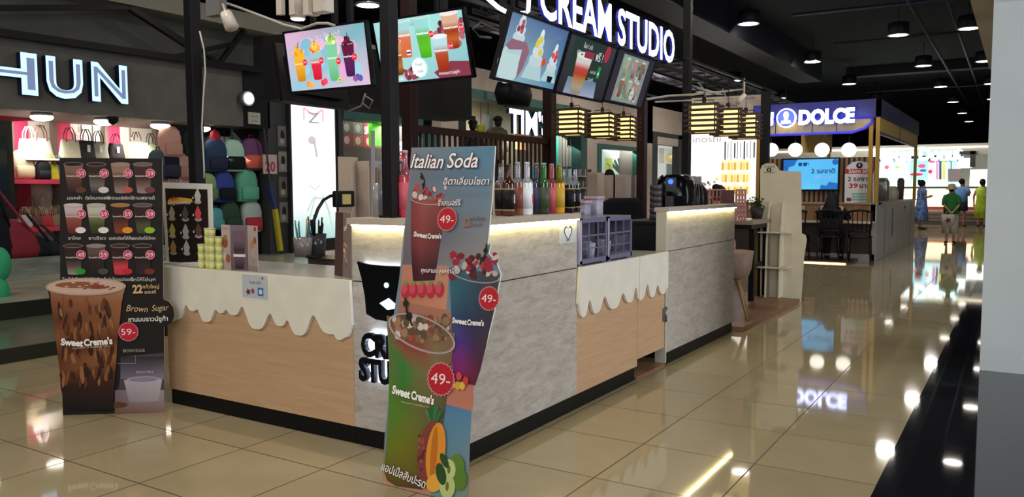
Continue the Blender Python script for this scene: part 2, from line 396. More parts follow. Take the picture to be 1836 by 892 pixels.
for a in (612, 757, 836, 1052, 1150):
    y = at(a, 250, 'x', FX).y; struct(MB().box(-10.8, -8.75, y, y+.1, .28, 2.95 if a not in (836, 1052) else 3.85).build('wall_partition', col('77736c', .8)))
# white bright shop at the far left end
yw = at(1237, 250, 'x', FX).y
struct(MB().box(-11.2, -8.0, yw, yw+.2, .28, 4.3).build('wall_end', lightbeige))
for i, (px, py, e) in enumerate(((60, 240, 60), (250, 245, 60), (400, 250, 35), (680, 230, 60), (900, 200, 80), (1000, 210, 40), (1110, 290, 50), (1200, 260, 90))):
    p = at(px, py, 'x', -9.3)
    area('shop_light', (-9.8 if i < 2 else -9.2, p.y, 2.38 if i < 3 else 2.85), (-10.5 if i < 2 else -10.0, p.y, 1.4), .5 if i < 2 else .9, e*(.55 if i < 2 else .9), (1, .96, .9), sy=1.6)
# ------------------------------------------------------------------ ceiling services
dk = mat('dark_duct', '1d1d24', .6, var=.2); dk2 = mat('dark_steel', '15151a', .5)
def duct(lab, *a, m_=None, nm='air_duct', c_='duct'):
    o = MB().box(*a).build(nm, m_ or dk); tag(o, lab, c_)
duct('wide dark air duct running along the aisle under the ceiling', -3.9, -3.2, 5, 24, 4.75, 5.5)
duct('dark cross duct nearest the aisle, under the ceiling', -3.0, 5, 12.0, 12.5, 5.22, 5.5)
duct('dark cross duct further down the aisle, under the ceiling', -3.0, 5, 27.0, 27.5, 5.22, 5.5)
duct('square dark air box hung near the round ceiling lamp', -4.9, -4.0, 11.5, 13.0, 4.6, 5.5)
for i, x in enumerate((-6.2, -5.5, -4.9)):
    b = MB(); 
    for s in (0, .5): b.box(x+s*.6, x+s*.6+.03, 8, 36, 4.3, 4.38)
    for yy in (8.1, 17, 26, 35.8): b.box(x+.1, x+.12, yy, yy+.02, 4.33, 5.5)
    for k in range(34): b.box(x, x+.33, 8.4+k*.8, 8.75+k*.8, 4.31, 4.33)
    o = b.build('cable_tray', mat('steel_tray', '3a3a44', .5, metal=.3)); tag(o, ['leftmost of three dark cable trays hung above the shops', 'middle of three dark cable trays hung above the shops', 'rightmost of three dark cable trays, nearest the aisle'][i], 'cable tray', 'cable trays')
for i, (x0, y0, z0, x1, y1, z1) in enumerate(((1.0, 4, 5.2, .6, 46, 5.2), (.3, 8, 5.1, .1, 40, 5.1), (-2, 15, 5.1, 6, 15.5, 5.1), (-2, 19.5, 5.15, 6, 19.5, 5.15), (-3, 31, 5.1, 6, 31, 5.1))):
    o = MB().tube([(x0, y0, z0), (x1, y1, z1)], .035, n=6).build('ceiling_pipe', mat('pipe_grey', '2e2e38', .5))
    tag(o, ['thin dark pipe along the right side of the ceiling', 'thin dark pipe slanting over the aisle', 'dark pipe crossing the aisle, first from the front', 'dark pipe crossing the aisle, second from the front', 'dark pipe crossing the aisle, furthest away'][i], 'pipe')
# louvre blades above the shops
def lamp(x, y, label, grp='round ceiling lamps', r=.2, z=4.85, e=14, top=5.5, light=0):
    t = thing('ceiling_lamp', label, 'ceiling lamp', (x, y, z), 0, grp)
    hs_ = MB().lathe([(r, 0), (r+.025, .02), (r+.02, .26), (r*.8, .28)], n=24).lathe([(r*.8, .28), (.03, .3)], n=24).build('housing', mat('lamp_housing', '17171c', .5), t)
    MB().lathe([(r+.03, -.01), (r+.03, .012), (r-.004, .012), (r-.004, -.01), (r+.03, -.01)], n=24).build('rim', mat('lamp_rim', '9a9a9a', .3, metal=.6), hs_)
    MB().lathe([(r-.005, -.006), (r-.005, -.002)], n=24).build('diffuser', glow('fff6e8', e), hs_)
    if top > z+.3: MB().tube([(0, 0, .28), (0, 0, top-z)], .008).build('rod', dk2, t)
    return t
ords = ['nearest', 'second', 'third', 'fourth', 'fifth', 'furthest']
for i, y in enumerate((14.15, 20.3, 25.9, 31.5, 37.5, 43.1)): lamp(-2.7, y, '%s round lamp of the left ceiling row, counted along the aisle' % ords[i])
for i, y in enumerate((17.3, 22.8, 28.5, 34.4, 40.3, 45.9)): lamp(-.2, y, '%s round lamp of the right ceiling row, counted along the aisle' % ords[i])
lamp(-5.7, 23, 'round ceiling lamp above the white shop, left of both rows'); lamp(-5.7, 29, 'round ceiling lamp above the white shop, behind its neighbour')
p = at(660, 9, 'z', 4.0); lamp(p.x, p.y, 'round ceiling lamp above the two drink menu screens', r=.16, z=4.0)
for i, (x, y) in enumerate(((1.2, 17.3), (1.3, 22.8), (1.3, 28.5), (3, 14), (1.2, 11.6), (1.2, 34))): lamp(x, y, 'round ceiling lamp over the black floor strip, %s from the front' % ords[i])
# ------------------------------------------------------------------ kiosk counters
def conc_mat():
    mt = D.materials.new('concrete_laminate'); mt.use_nodes = True; nt = mt.node_tree; b = nt.nodes['Principled BSDF']; L = nt.links.new
    g = nt.nodes.new('ShaderNodeNewGeometry'); mp = nt.nodes.new('ShaderNodeMapping'); mp.inputs['Scale'].default_value = (1.6, 1.6, 6); L(g.outputs['Position'], mp.inputs[0])
    n1 = nt.nodes.new('ShaderNodeTexNoise'); n1.inputs['Scale'].default_value = 3.4; n1.inputs['Detail'].default_value = 9; n1.inputs['Roughness'].default_value = .65; n1.inputs['Distortion'].default_value = .8; L(mp.outputs[0], n1.inputs['Vector'])
    n2 = nt.nodes.new('ShaderNodeTexNoise'); n2.inputs['Scale'].default_value = 14; n2.inputs['Detail'].default_value = 6; L(mp.outputs[0], n2.inputs['Vector'])
    ad = nt.nodes.new('ShaderNodeMath'); ad.operation = 'MULTIPLY_ADD'; L(n2.outputs[0], ad.inputs[0]); ad.inputs[1].default_value = .35; L(n1.outputs[0], ad.inputs[2])
    cr = nt.nodes.new('ShaderNodeValToRGB'); e = cr.color_ramp.elements
    e[0].position = .45; e[0].color = (*lin('938b83'), 1); e[1].position = .85; e[1].color = (*lin('b8b1a8'), 1); L(ad.outputs[0], cr.inputs[0])
    L(cr.outputs[0], b.inputs['Base Color']); b.inputs['Roughness'].default_value = .5; return mt
def wood_mat(name, a, c, sc=(1, 1, 14), rough=.45):
    mt = D.materials.new(name); mt.use_nodes = True; nt = mt.node_tree; b = nt.nodes['Principled BSDF']; L = nt.links.new
    g = nt.nodes.new('ShaderNodeNewGeometry'); mp = nt.nodes.new('ShaderNodeMapping'); mp.inputs['Scale'].default_value = sc; L(g.outputs['Position'], mp.inputs[0])
    n1 = nt.nodes.new('ShaderNodeTexNoise'); n1.inputs['Scale'].default_value = 2.5; n1.inputs['Detail'].default_value = 8; n1.inputs['Distortion'].default_value = 1.2; L(mp.outputs[0], n1.inputs['Vector'])
    cr = nt.nodes.new('ShaderNodeValToRGB'); e = cr.color_ramp.elements
    e[0].position = .3; e[0].color = (*lin(a), 1); e[1].position = .72; e[1].color = (*lin(c), 1); L(n1.outputs[0], cr.inputs[0])
    L(cr.outputs[0], b.inputs['Base Color']); b.inputs['Roughness'].default_value = rough; return mt
CONC = conc_mat(); WOOD = wood_mat('light_wood_laminate', 'b3906e', 'c09d7a'); BROWNWOOD = wood_mat('brown_wood', '6a4a34', '8a6446')
CREAM = mat('cream_board', 'dcd7c8', .45); BLACK = mat('satin_black', '121214', .4); KICK = mat('black_kick', '0e0e10', .35); CAP = mat('taupe_edge', 'b3a595', .45)
LED = glow('fff0a8', 58)
def led_counter(name, label, parts_fn, loc):
    t = thing(name, label, 'counter', loc, 0, 'kiosk counters'); parts_fn(t); return t
# front corner counter: concrete look, on both faces
t = thing('bar_counter', 'high grey concrete-look corner counter with black glowing cup sign and bottles on top', 'counter', (-.35, .6, 0))
W_(MB().box(-.705, 0, 0, .12, .1, .893).box(-.12, 0, .12, 1.24, .1, .893), 'lower_panel', CONC, t)
W_(MB().box(-.705, 0, 0, .12, .899, 1.2).box(-.12, 0, .12, 1.24, .899, 1.2), 'upper_panel', CONC, t)
W_(MB().box(-.70, -.006, .006, .1, .893, .899).box(-.1, -.006, .1, 1.235, .893, .899), 'seam', BLACK, t)
W_(MB().box(-.72, .022, -.024, .3, 1.2, 1.235).box(-.3, .022, .3, 1.25, 1.2, 1.235), 'top_cap', CAP, t, .002)
W_(MB().box(-.69, -.012, -.020, -.012, 1.194, 1.2).box(.012, .020, .012, 1.235, 1.194, 1.2), 'light_strip', LED, t)
W_(MB().box(-.705, -.01, .015, .11, 0, .1).box(-.11, -.012, .11, 1.24, 0, .1), 'kick_board', KICK, t)
W_(MB().box(-.30, -.12, .12, 1.24, .1, 1.2).box(-.70, -.30, .12, .3, .1, 1.2), 'inner_carcass', mat('carcass_brown', '5b5048', .6), t)
# drip edges
def smooth(pts, n=9):
    out = []
    for (x0, z0), (x1, z1) in zip(pts, pts[1:]):
        for k in range(n):
            t_ = k/n; s_ = (1-math.cos(PI*t_**1.7))/2 if z0 < z1 else 1-(1-math.cos(PI*(1-t_)**1.7))/2; out.append((x0+(x1-x0)*t_, z0+(z1-z0)*s_))
    return out+[pts[-1]]
LP = [(297, 578), (317.7, 573), (333.8, 547), (345.3, 558.4), (353.6, 554.8), (369.7, 578), (386.6, 555.5), (396.6, 562), (404.9, 555.5), (418.2, 565.5), (434.3, 550), (459.4, 590.7), (484.5, 562.7), (502.5, 585.3), (515, 574.5), (535.5, 602), (561.7, 565.5), (592, 599.6), (598, 600), (607.3, 609.7), (619, 605), (631, 583.5)]
RP = [(1037, 545), (1046, 569), (1057, 538), (1069, 562), (1084, 532), (1101, 554), (1117, 526), (1130, 542.5), (1140, 515.5), (1148, 538.5), (1161, 510), (1170, 533), (1178.6, 511.5), (1189.5, 527.6), (1195, 517.5)]
def zfix(z): return z
lpts = [(at(x, y, 'y', -.02).x, at(x, y, 'y', -.02).z) for x, y in LP]
rpts = [(at(x, y, 'x', .02).y, at(x, y, 'x', .02).z) for x, y in RP]
t = thing('low_counter', 'low wooden counter with white dripping-cream board, left of the corner counter', 'counter', (-1.5, .3, 0))
W_(MB().box(-2.33, -.707, 0, .03, .1, .89), 'front_panel', WOOD, t)
prof = [(-.709, .9), (-2.33, .9)]+smooth(lpts)
W_(MB().prism(prof, (0, -.022, 0), (1, 0, 0), (0, 0, 1), (0, 1, 0), .02), 'drip_board', CREAM, t)
W_(MB().box(-2.33, -.707, 0, .56, .88, .9), 'worktop', mat('grey_worktop', 'a8a397', .3), t)
W_(MB().box(-2.33, -.707, .015, .03, 0, .1), 'kick_board', KICK, t)
W_(MB().box(-2.33, -.71, .03, .54, .1, .88), 'inner_carcass', MATS['carcass_brown'], t)
t = thing('low_counter', 'low wooden counter with white dripping-cream board facing the aisle', 'counter', (-.25, 1.7, 0))
W_(MB().box(-.03, 0, 1.241, 2.18, .1, .89), 'front_panel', WOOD, t)
cut = 2.16
sm = smooth(rpts); rp1 = [p_ for p_ in sm if p_[0] <= cut]; rp2 = [p_ for p_ in sm if p_[0] > cut]
W_(MB().prism([(cut, .9), (1.25, .9)]+rp1+[(cut, rp1[-1][1])], (.002, 0, 0), (0, 1, 0), (0, 0, 1), (1, 0, 0), .02), 'drip_board', CREAM, t)
W_(MB().box(-.55, 0, 1.241, 2.18, .88, .9), 'worktop', MATS['grey_worktop'], t)
W_(MB().box(-.03, -.012, 1.241, 2.16, 0, .1), 'kick_board', KICK, t)
W_(MB().box(-.53, -.03, 1.241, 2.16, .1, .88), 'inner_carcass', MATS['carcass_brown'], t)
t = thing('counter_gate', 'wooden swing gate with white drip edge and steel hinge beside the low aisle counter', 'gate', (-.02, 2.43, .11))
W_(MB().box(-.03, 0, 2.186, 2.70, .15, .878), 'gate_panel', WOOD, t)
W_(MB().prism([(2.72, .9), (cut+.008, .9), (cut+.008, rp2[0][1])]+rp2+[(2.72, rp2[-1][1])], (.002, 0, 0), (0, 1, 0), (0, 0, 1), (1, 0, 0), .02), 'drip_board', CREAM, t)
W_(MB().box(-.40, 0, 2.184, 2.70, .88, .9), 'flap_top', MATS['grey_worktop'], t)
W_(MB().box(.001, .012, 2.66, 2.70, .36, .46).tube([(.014, 2.705, .35), (.014, 2.705, .47)], .008), 'hinge', mat('steel', '888888', .3, metal=.9), t)
t = thing('bar_counter', 'high grey concrete-look counter beyond the gate, light strip under its top', 'counter', (-.05, 3.6, 0))
W_(MB().box(-.06, 0, 2.745, 4.48, .1, .893), 'lower_panel', CONC, t)
W_(MB().box(-.06, 0, 2.745, 4.48, .899, 1.205), 'upper_panel', CONC, t)
W_(MB().box(-.055, -.006, 2.75, 4.475, .893, .899), 'seam', BLACK, t)
W_(MB().box(-.085, .001, 2.725, 2.745, .02, 1.205), 'edge_board', mat('cream_edge', 'bdb5a2', .5), t)
W_(MB().box(-.10, .022, 2.72, 4.49, 1.205, 1.238), 'top_cap', CAP, t, .002)
W_(MB().box(.012, .020, 2.75, 4.47, 1.199, 1.205), 'light_strip', LED, t)
W_(MB().box(-.06, -.012, 2.745, 4.48, 0, .1), 'kick_board', KICK, t)

t = thing('side_cabinet', 'dark cabinet behind the far aisle counter carrying the air fryer', 'cabinet', (-.3, 3.6, 0))
W_(MB().box(-.5, -.102, 2.95, 4.46, .0, 1.1), 'carcass', mat('near_black_carcass', '1a1819', .5), t); W_(MB().box(-.52, -.102, 2.93, 4.48, 1.1, 1.12), 'top', mat('near_black_carcass', '1a1819', .5), t)
# back counter inside the kiosk
t = thing('back_counter', 'pale wooden back counter inside the kiosk behind the low counter', 'counter', (-2.1, 1.9, 0))
W_(MB().box(-2.33, -1.85, 1.15, 4.3, .87, .9), 'worktop', mat('pale_wood_top', 'c8b190', .35, var=.08, stretch=(1, 8, 1)), t)
W_(MB().box(-2.3, -1.9, 1.2, 4.28, .0, .87), 'carcass', MATS['carcass_brown'], t)
W_(MB().box(-1.9, -1.87, 1.2, 4.28, .1, .8), 'doors', mat('dark_door', '2b2422', .5), t)
tag(MB().box(-2.33, -.56, .6, 4.4, .0, .02).box(-.56, 0, 2.17, 2.72, 0, .02).build('floor_deck', BROWNWOOD), 'brown wooden deck inside the kiosk seen under the gate', 'deck')
# ------------------------------------------------------------------ black frame posts, beams, slat fence
def post(x, y, w_, z0, z1, label, m_=None, nm='steel_post'):
    t = thing(nm, label, 'post', (x, y, z0)); h = z1-z0
    MB().box(-w_/2, w_/2, -w_/2, w_/2, 0, h).build('shaft', m_ or mat('black_steel', '131216', .35), t, .004)
    MB().box(-w_/2-.012, w_/2+.012, -w_/2-.012, w_/2+.012, 0, .012).build('foot_plate', m_ or MATS['black_steel'], t)
    return t
post(at(353, 300, 'y', .36).x, .36, .078, .9, 3.45, 'black steel post rising from the left low counter beside the ice cream poster')
post(at(702, 380, 'y', .14).x, .14, .07, 1.235, 3.45, 'black steel post on the corner counter, in front of the drink screens')
pf = at(1231, 250, 'x', -.56); post(-.56, pf.y, .075, .02, 3.45, 'black steel post behind the air fryer')
BRN = mat('dark_red_brown_wood', '2c1616', .4, var=.1)
post(-2.0, 2.08, .10, .9, 3.3, 'dark brown wooden post at the left end of the slatted screen', BRN, 'wooden_post')
post(-2.0, 4.42, .11, .9, 3.3, 'dark brown wooden post at the right end of the slatted screen', BRN, 'wooden_post')
post(-2.0, 6.92, .11, .05, 2.6, 'dark brown post behind the hanging slatted lamps', BRN, 'wooden_post')
t = thing('slatted_screen', 'dark brown screen of upright slats behind the bottles', 'screen', (-2.0, 3.25, .9))
W_(MB().box(-2.03, -1.97, 2.145, 4.355, 1.86, 1.92), 'top_rail', BRN, t); W_(MB().box(-2.03, -1.97, 2.145, 4.355, .9, .95), 'bottom_rail', BRN, t)
y = 2.2; k = 0
while y < 4.32:
    W_(MB().box(-2.006, -1.994, y, y+.026, .95, 1.86), 'upright_slat', BRN, t); y += .083
t = thing('overhead_truss', 'black steel beams joining the kiosk posts overhead', 'truss', (-1, 2, 3.45))
for a in (((-2.35, .2), (-.2, .2)), ((-.4, .12), (-.4, 4.0)), ((-2.06, .12), (-2.06, 4.4)), ((-2.06, 4.4), (-.28, 4.0))):
    W_(MB().bar((*a[0], 3.5), (*a[1], 3.5), .09), 'beam', BLACK, t)
mat('dark_box', '0c0b0d', .6)
p0 = at(530, 168, 'x', -3.0); p1 = at(846, 214, 'x', -3.0)
t = thing('equipment_box', 'long black metal box hung behind the drink screens', 'box', (-3.2, (p0.y+p1.y)/2, p0.z))
W_(MB().box(-3.4, -3.0, p0.y, p1.y, p0.z, p0.z+.52), 'casing', MATS['dark_box'], t); W_(MB().box(-3.42, -2.96, p0.y-.05, p1.y+.02, p0.z-.04, p0.z), 'lower_rail', MATS['dark_box'], t)
for y in (p0.y+.4, p1.y-.4): W_(MB().box(-3.22, -3.18, y, y+.04, p0.z+.52, 5.5), 'hanger', BLACK, t)
# ------------------------------------------------------------------ big illuminated sign
front = glow('e8ecff', 2.0); side = glow('2a36b0', .35)
t = thing('kiosk_sign', 'large white glowing two-word lettering above the hanging menu screens', 'sign', (-.28, 2, 2.4))
O = Vector((-.28, 1.235, 2.462)); L_ = 2.30
letter_sign(t, 'CREAM STUDIO', O, (0, 1, 0), (0, 0, 1), (1, 0, 0), .275, L_, .02, front, side, weight=.022)
W_(MB().bar((-.31, O.y-1.0, 2.43), (-.31, O.y+L_+.35, 2.43), .025), 'mounting_rail', dk2, t)
# cup outline logo left of the lettering
rim_ = [at(x, y_, 'x', -.26) for x, y_ in ((868, -14), (880, 2), (893, 13), (905, 20), (918, 24))]
rim_ = [Vector((-.26, .02, 3.02)), Vector((-.26, .06, 2.62))]+rim_[2:]
W_(MB().tube([p_ for p_ in rim_]+[at(940, 24, 'x', -.26), at(947, 20, 'x', -.26), at(950, -30, 'x', -.26), Vector((-.26, 1.06, 3.02)), Vector((-.26, .02, 3.02))], .013), 'cup_logo', front, t)
# cup sign + lettering on the corner counter front
t = thing('cup_sign', 'black back-lit cup-shaped sign on the corner counter front', 'sign', (-.45, -.03, .5))
cup_px = [(642, 469), (660, 474), (690, 477), (722, 478), (745, 478), (741, 500), (735, 540), (729, 573), (700, 577), (676, 573), (659, 563), (656, 530), (650, 498)]
cp = [(at(x, y_, 'y', -.035).x, at(x, y_, 'y', -.035).z) for x, y_ in cup_px]
W_(MB().prism(cp, (0, -.045, 0), (1, 0, 0), (0, 0, 1), (0, 1, 0), .02), 'cup_plate', mat('gloss_black', '06070c', .25), t)
cx_, cz_ = sum(a for a, b in cp)/len(cp), sum(b for a, b in cp)/len(cp)
W_(MB().prism([(cx_+(a-cx_)*.93, cz_+(b-cz_)*.95) for a, b in cp], (0, -.022, 0), (1, 0, 0), (0, 0, 1), (0, 1, 0), .014), 'back_light', glow('dfeaff', 7), t)
W_(MB().prism([(at(x, y_, 'y', -.047).x, at(x, y_, 'y', -.047).z) for x, y_ in ((681, 544), (697, 535), (712, 548), (716, 553), (695, 556))], (0, -.05, 0), (1, 0, 0), (0, 0, 1), (0, 1, 0), .004), 'smile', glow('bfe0f0', 1.2), t)
pe = at(693, 512, 'y', -.047)
W_(MB().lathe([(.014, -.003), (.014, .003)], (pe.x, -.048, pe.z), axis='y'), 'eye', glow('bfe0f0', 1.2), t)
t = thing('lettering_sign', 'black back-lit two-line lettering low on the corner counter front', 'sign', (-.45, -.03, .35))
p1 = at(649, 636, 'y', -.045); p2 = at(645, 680, 'y', -.045)
for txt, pp, ln in (('CREAM', p1, .42), ('STUDIO', p2, .45)):
    letter_sign(t, txt, (pp.x, -.022, pp.z), (1, 0, 0), (0, 0, 1), (0, -1, 0), .122, ln, .03, MATS['gloss_black'], MATS['gloss_black'], weight=.045)
    letter_sign(t, txt, (pp.x+.012, -.006, pp.z+.003), (1, 0, 0), (0, 0, 1), (0, -1, 0), .122, ln, .01, glow('cfe0ff', 8), glow('cfe0ff', 8), weight=.075, name='light_letter')
# ------------------------------------------------------------------ cut-out menu board (Brown Sugar)
b0 = at(113, 745, 'z', 0); b1 = at(295, 740, 'z', 0)
ud = (b1-b0).normalized(); nd = Vector((ud.y, -ud.x, 0))
t = thing('menu_standee', 'black cut-out standing menu board with twelve drinks and a large brown sugar cup', 'standee', tuple(b0+ud*.3))
A = Art(b0, ud, (0, 0, 1), nd)
out = [(113, 745), (109, 640), (101, 600), (92, 552), (86, 520), (85, 511), (95, 505), (108, 503), (107, 283), (291, 285), (293, 537), (303, 541), (311, 552), (313, 567), (309, 578), (301, 584), (294, 586), (295, 740)]
OP = [A.q(*p_) for p_ in out]
W_(MB().prism(OP, b0, ud, (0, 0, 1), -nd, .006), 'board', mat('board_edge', 'd8d4cc', .5), t)
W_(MB().prism([(.05, 0), (.35, 0), (.2, .9)], b0-nd*.01, ud*1, (0, 0, 1), -nd, .004), 'rear_strut', MATS['board_edge'], t)
A.poly(OP, '17110f')
# lower right picture of milk glass
A.ppoly([(222, 640), (294, 633), (295, 740), (205, 742)], '453c46'); A.grad([A.q(216, 680), A.q(294, 680), A.q(294, 640), A.q(216, 640)], ['6b6172', '7d7384', '2b2429', '2b2429'])
A.grad([A.q(206, 742), A.q(295, 740), A.q(294, 700), A.q(206, 700)], ['6a4a3c', '7c6055', '9a8c92', '71606a'])
A.grad([A.q(232, 722), A.q(284, 720), A.q(291, 680), A.q(222, 682)], ['8c8185', '9a8f92', 'b3a8b0', 'a99ea6']); a_ = A.q(257, 681); A.disc(*a_, .1, 'a69ca8', .02); A.disc(*a_, .085, '857a8c', .015)
a_ = A.q(208, 727); A.disc(*a_, .07, '5b3626', .02)
# twelve small drinks
rows = [(345, 295, [(['241310', '4a2a22', '5c3a30', '7b5a4f'], '1a0f0c', 'มอคค่า', '59-', '5a3426'), (['38302e', '6a6160', '4b3a36', '2f1c18'], '2d1a15', 'ดัลโกนาคอฟฟี่', '59-', 'c8c0b8'), (['8a7874', '6a5450', '3a201a', '8a6a5c'], '9a7a68', 'คาราเมลมัคคิอาโต้', '59-', 'b0544a'), (['8a7a76', '6b5450', '3a221c', '3c2520'], '6a5650', 'กาแฟลาเต้', '59-', '6b3a38')]),
        (417, 368, [(['5a201c', '7a342c', '8a4a40', 'b8a8a8'], 'c0b4b4', 'ชาไทย', '59-', 'ddd0cc'), (['2c3414', '3c461e', '6a6a44', 'b8b0a4'], 'b0a89c', 'ชาเขียว', '59-', 'd8d4cc'), (['7a3a1c', '6a341c', '3a1c14', '2a1510'], 'a0702c', 'เอสเปรสโซ่ส้ม', '59-', 'd88a28'), (['3e4422', '4a4a2a', '2a1a14', '2c1a16'], '5a4a44', 'เอสเปรสโซ่มัทฉะ', '59-', '8cb02c')]),
        (491, 441, [(['8c8480', '5a4a44', '2a1814', '2a1814'], '3a2620', 'โกโก้มิ้นท์', '49-', '2c8a2c'), (['1a100e', '261612', '2a1814', '5a4840'], '8a7c74', 'โกโก้เข้มข้น', '59-', '4a423e'), (['c03040', 'c83c48', '4a2020', '2a1814'], '3a2620', 'โกโก้สตรอว์เบอร์รี่', '49-', 'c02030'), (['2a1a16', '2c1c18', '1e1210', '1e1210'], '261814', 'โกโก้ไข่มุก', '59-', '6a2c20')])]
for yb_, yt_, cups in rows:
    for i, (bands, top, name, price, garn) in enumerate(cups):
        cx = (134, 175, 218, 258)[i]
        a0 = A.q(cx, yb_); a1 = A.q(cx, yt_); wd = A.q(cx+17, yb_)[0]-A.q(cx-17, yb_)[0]
        A.cup(a0[0], a0[1], wd, a1[1]-a0[1], bands, rim='8c7a74', top=top, white='cfc4c0')
        g_ = A.q(cx+11, yb_-4); A.disc(*g_, wd*.28, garn, wd*.17)
        bd = A.q(cx+12, yt_+16); A.disc(*bd, wd*.25, 'e0a8b4'); A.disc(*bd, wd*.22, 'b83a58'); A.text(price[:2], bd[0], bd[1]-wd*.12, h=wd*.24, align='c', c='f4dce0')
        lb = A.q(cx, yb_+13); A.text(name, lb[0], lb[1], w=min(wd*1.28, wd*.13*len(name)), h=.019, align='c', c='cfc8c4', weight=.01)
A.ptext('22', (239, 526), (257, 525), 15, c='c8a878', weight=.04); A.ptext('แก้วใหญ่', (257, 517), (286, 517), 6, c='c8a878', weight=.02); A.ptext('ออนซ์', (260, 527), (281, 526), 6, c='c8a878', weight=.02)
A.ptext('Brown', (227, 558), (266, 560), 12, c='d4b080', shear=.3); A.ptext('Sugar', (273, 558), (304, 556), 11, c='d4b080', shear=.3)
A.ptext('ชานมบราวน์ชูก้า', (231, 577), (302, 575), 8, c='e8e2da', weight=.015)
s_ = A.q(231, 595); A.badge(s_[0], s_[1], .058, '59-', 'b81c30')
A.ptext('BROWN SUGAR', (222, 632), (261, 631), 6, c='a8a0a0'); A.ptext('FRESH MILK', (245, 670), (277, 669), 5, c='b8b0b8')
A.stroke([A.q(212, 652), A.q(244, 652), A.q(244, 637)], .003, '8a8288')
# big cup
def quad(pts, c4): A.grad([A.q(*p_) for p_ in pts], c4)
lv = [(515, 88, 226, 'a87a58', 'b08868'), (528, 92, 222, '8a5a3c', '9c6c4c'), (545, 93, 219, '7a4426', '8e5a38'), (575, 97, 216, '5c2e16', '84522e'), (605, 101, 212, '7a4828', '5c2e18'), (640, 105, 210, '5a2c14', '8a5a34'), (670, 109, 208, '643418', '4a220e'), (695, 110, 206, '28120a', '30180e'), (735, 119, 203, '0c0706', '120a08')]
for p_, q_ in zip(lv, lv[1:]): quad([(q_[1], q_[0]), (q_[2], q_[0]), (p_[2], p_[0]), (p_[1], p_[0])], [q_[3], q_[4], p_[4], p_[3]])
random.seed(3)
for k in range(90):
    px = random.uniform(106, 207); py = random.uniform(540, 690); a_ = A.q(px, py)
    A.disc(a_[0], a_[1], random.uniform(.006, .013), random.choice(['7e4c2c', '3c1a0c', '8e603c', '4e2612', '603418', '2c140a']), random.uniform(.02, .06), rot=random.uniform(-.3, .3), n=10)
a_ = A.q(156, 514); A.disc(a_[0], a_[1], .236, 'b09080', .055, n=32); A.disc(a_[0], a_[1], .222, 'c0a394', .046, n=32); A.disc(a_[0]-.05, a_[1]+.012, .13, '8a5038', .02); A.disc(a_[0]+.07, a_[1]-.002, .07, '7c4026', .014)
for k in range(24):
    an = random.uniform(0, 6.28); rr = random.uniform(0, 1); A.disc(a_[0]+.19*rr*math.cos(an), a_[1]+.033*rr*math.sin(an), .012, random.choice(['6e3a22', '94604a', 'c8ac9c']), .004, n=8); 
A.ptext('Sweet', (111, 618), (151, 621), 12, c='eee6dc', weight=.045, outline='3a1c10'); A.ptext("Creme's", (153, 620), (204, 616), 12, c='eee6dc', weight=.045, outline='3a1c10')
A.ptext('MILKBAR & BUBBLE TEA', (132, 626), (198, 621), 3, c='c8b8a8')
a_ = A.q(156, 736); 
A.build('printed_menu', t)

# ------------------------------------------------------------------ leaning Italian soda standee
LO = Vector((-.186, -.371, 0)); lean = math.atan(.1557); vd = Vector((0, math.sin(lean), math.cos(lean))); nd2 = Vector((0, -math.cos(lean), math.sin(lean)))
t = thing('soda_standee', 'leaning cut-out Italian Soda advertising board in front of the counter corner', 'standee', (.05, -.37, 0))
A = Art(LO, (1, 0, 0), vd, nd2)
out = [(686, 868), (690, 780), (699, 700), (694, 580), (696, 560), (716, 500), (722, 440), (730, 360), (738, 265), (888, 262), (882, 360), (874, 440), (880, 437), (876, 455), (890, 470), (898, 492), (893, 520), (886, 560), (866, 640), (851, 690), (846, 694), (835, 895), (760, 905)]
OP = [A.q(*p_) for p_ in out]; OP = [(max(a, -.02), max(b, 0)) for a, b in OP]; OP[-1] = (.46*.5, 0); OP[-2] = (.462, 0)
W_(MB().prism(OP, LO, (1, 0, 0), vd, -nd2, .008), 'board', mat('foam_edge', 'e8e6e0', .5), t)
W_(MB().bar((.05, -.285, .34), (.05, -.16, .006), .16, t2=.01), 'rear_strut', MATS['foam_edge'], t)
A.poly(OP, '74808c')
def quad(pts, c4): A.grad([A.q(*p_) for p_ in pts], c4)
def pd(px, py, rx, c, ry=None, rot=0, n=20):
    a_ = A.q(px, py); e_ = A.q(px+1, py); k_ = e_[0]-a_[0]; A.disc(a_[0], a_[1], rx*k_, c, (ry or rx)*k_, n=n, rot=rot)
quad([(730, 360), (876, 360), (887, 263), (739, 266)], ['6e7278', '6c7f8e', '54809c', '7a8088'])
quad([(722, 475), (872, 470), (876, 360), (730, 360)], ['6a5c60', '8e8682', '6c7f8e', '6e7278'])
quad([(716, 560), (800, 560), (806, 478), (722, 475)], ['b07058', 'c48468', 'bc8068', 'b87a62'])
quad([(700, 700), (822, 700), (820, 560), (716, 540)], ['7c5c50', '9a7460', 'a8705c', 'a06a58'])
quad([(690, 892), (840, 892), (846, 694), (699, 700)], ['8a6a58', '96705c', '5b7fa0', '6a7a6a'])
quad([(770, 892), (838, 892), (847, 715), (790, 705)], ['6f8a7a', '7c8c7c', '4a7ca4', '4e7a9c'])
quad([(780, 720), (848, 738), (850, 692), (790, 680)], ['c07c68', 'b87460', 'b8705c', 'c07c68'])
quad([(685, 868), (775, 905), (765, 850), (690, 820)], ['c08c74', 'c48e78', '9a6a58', '9a6a58'])
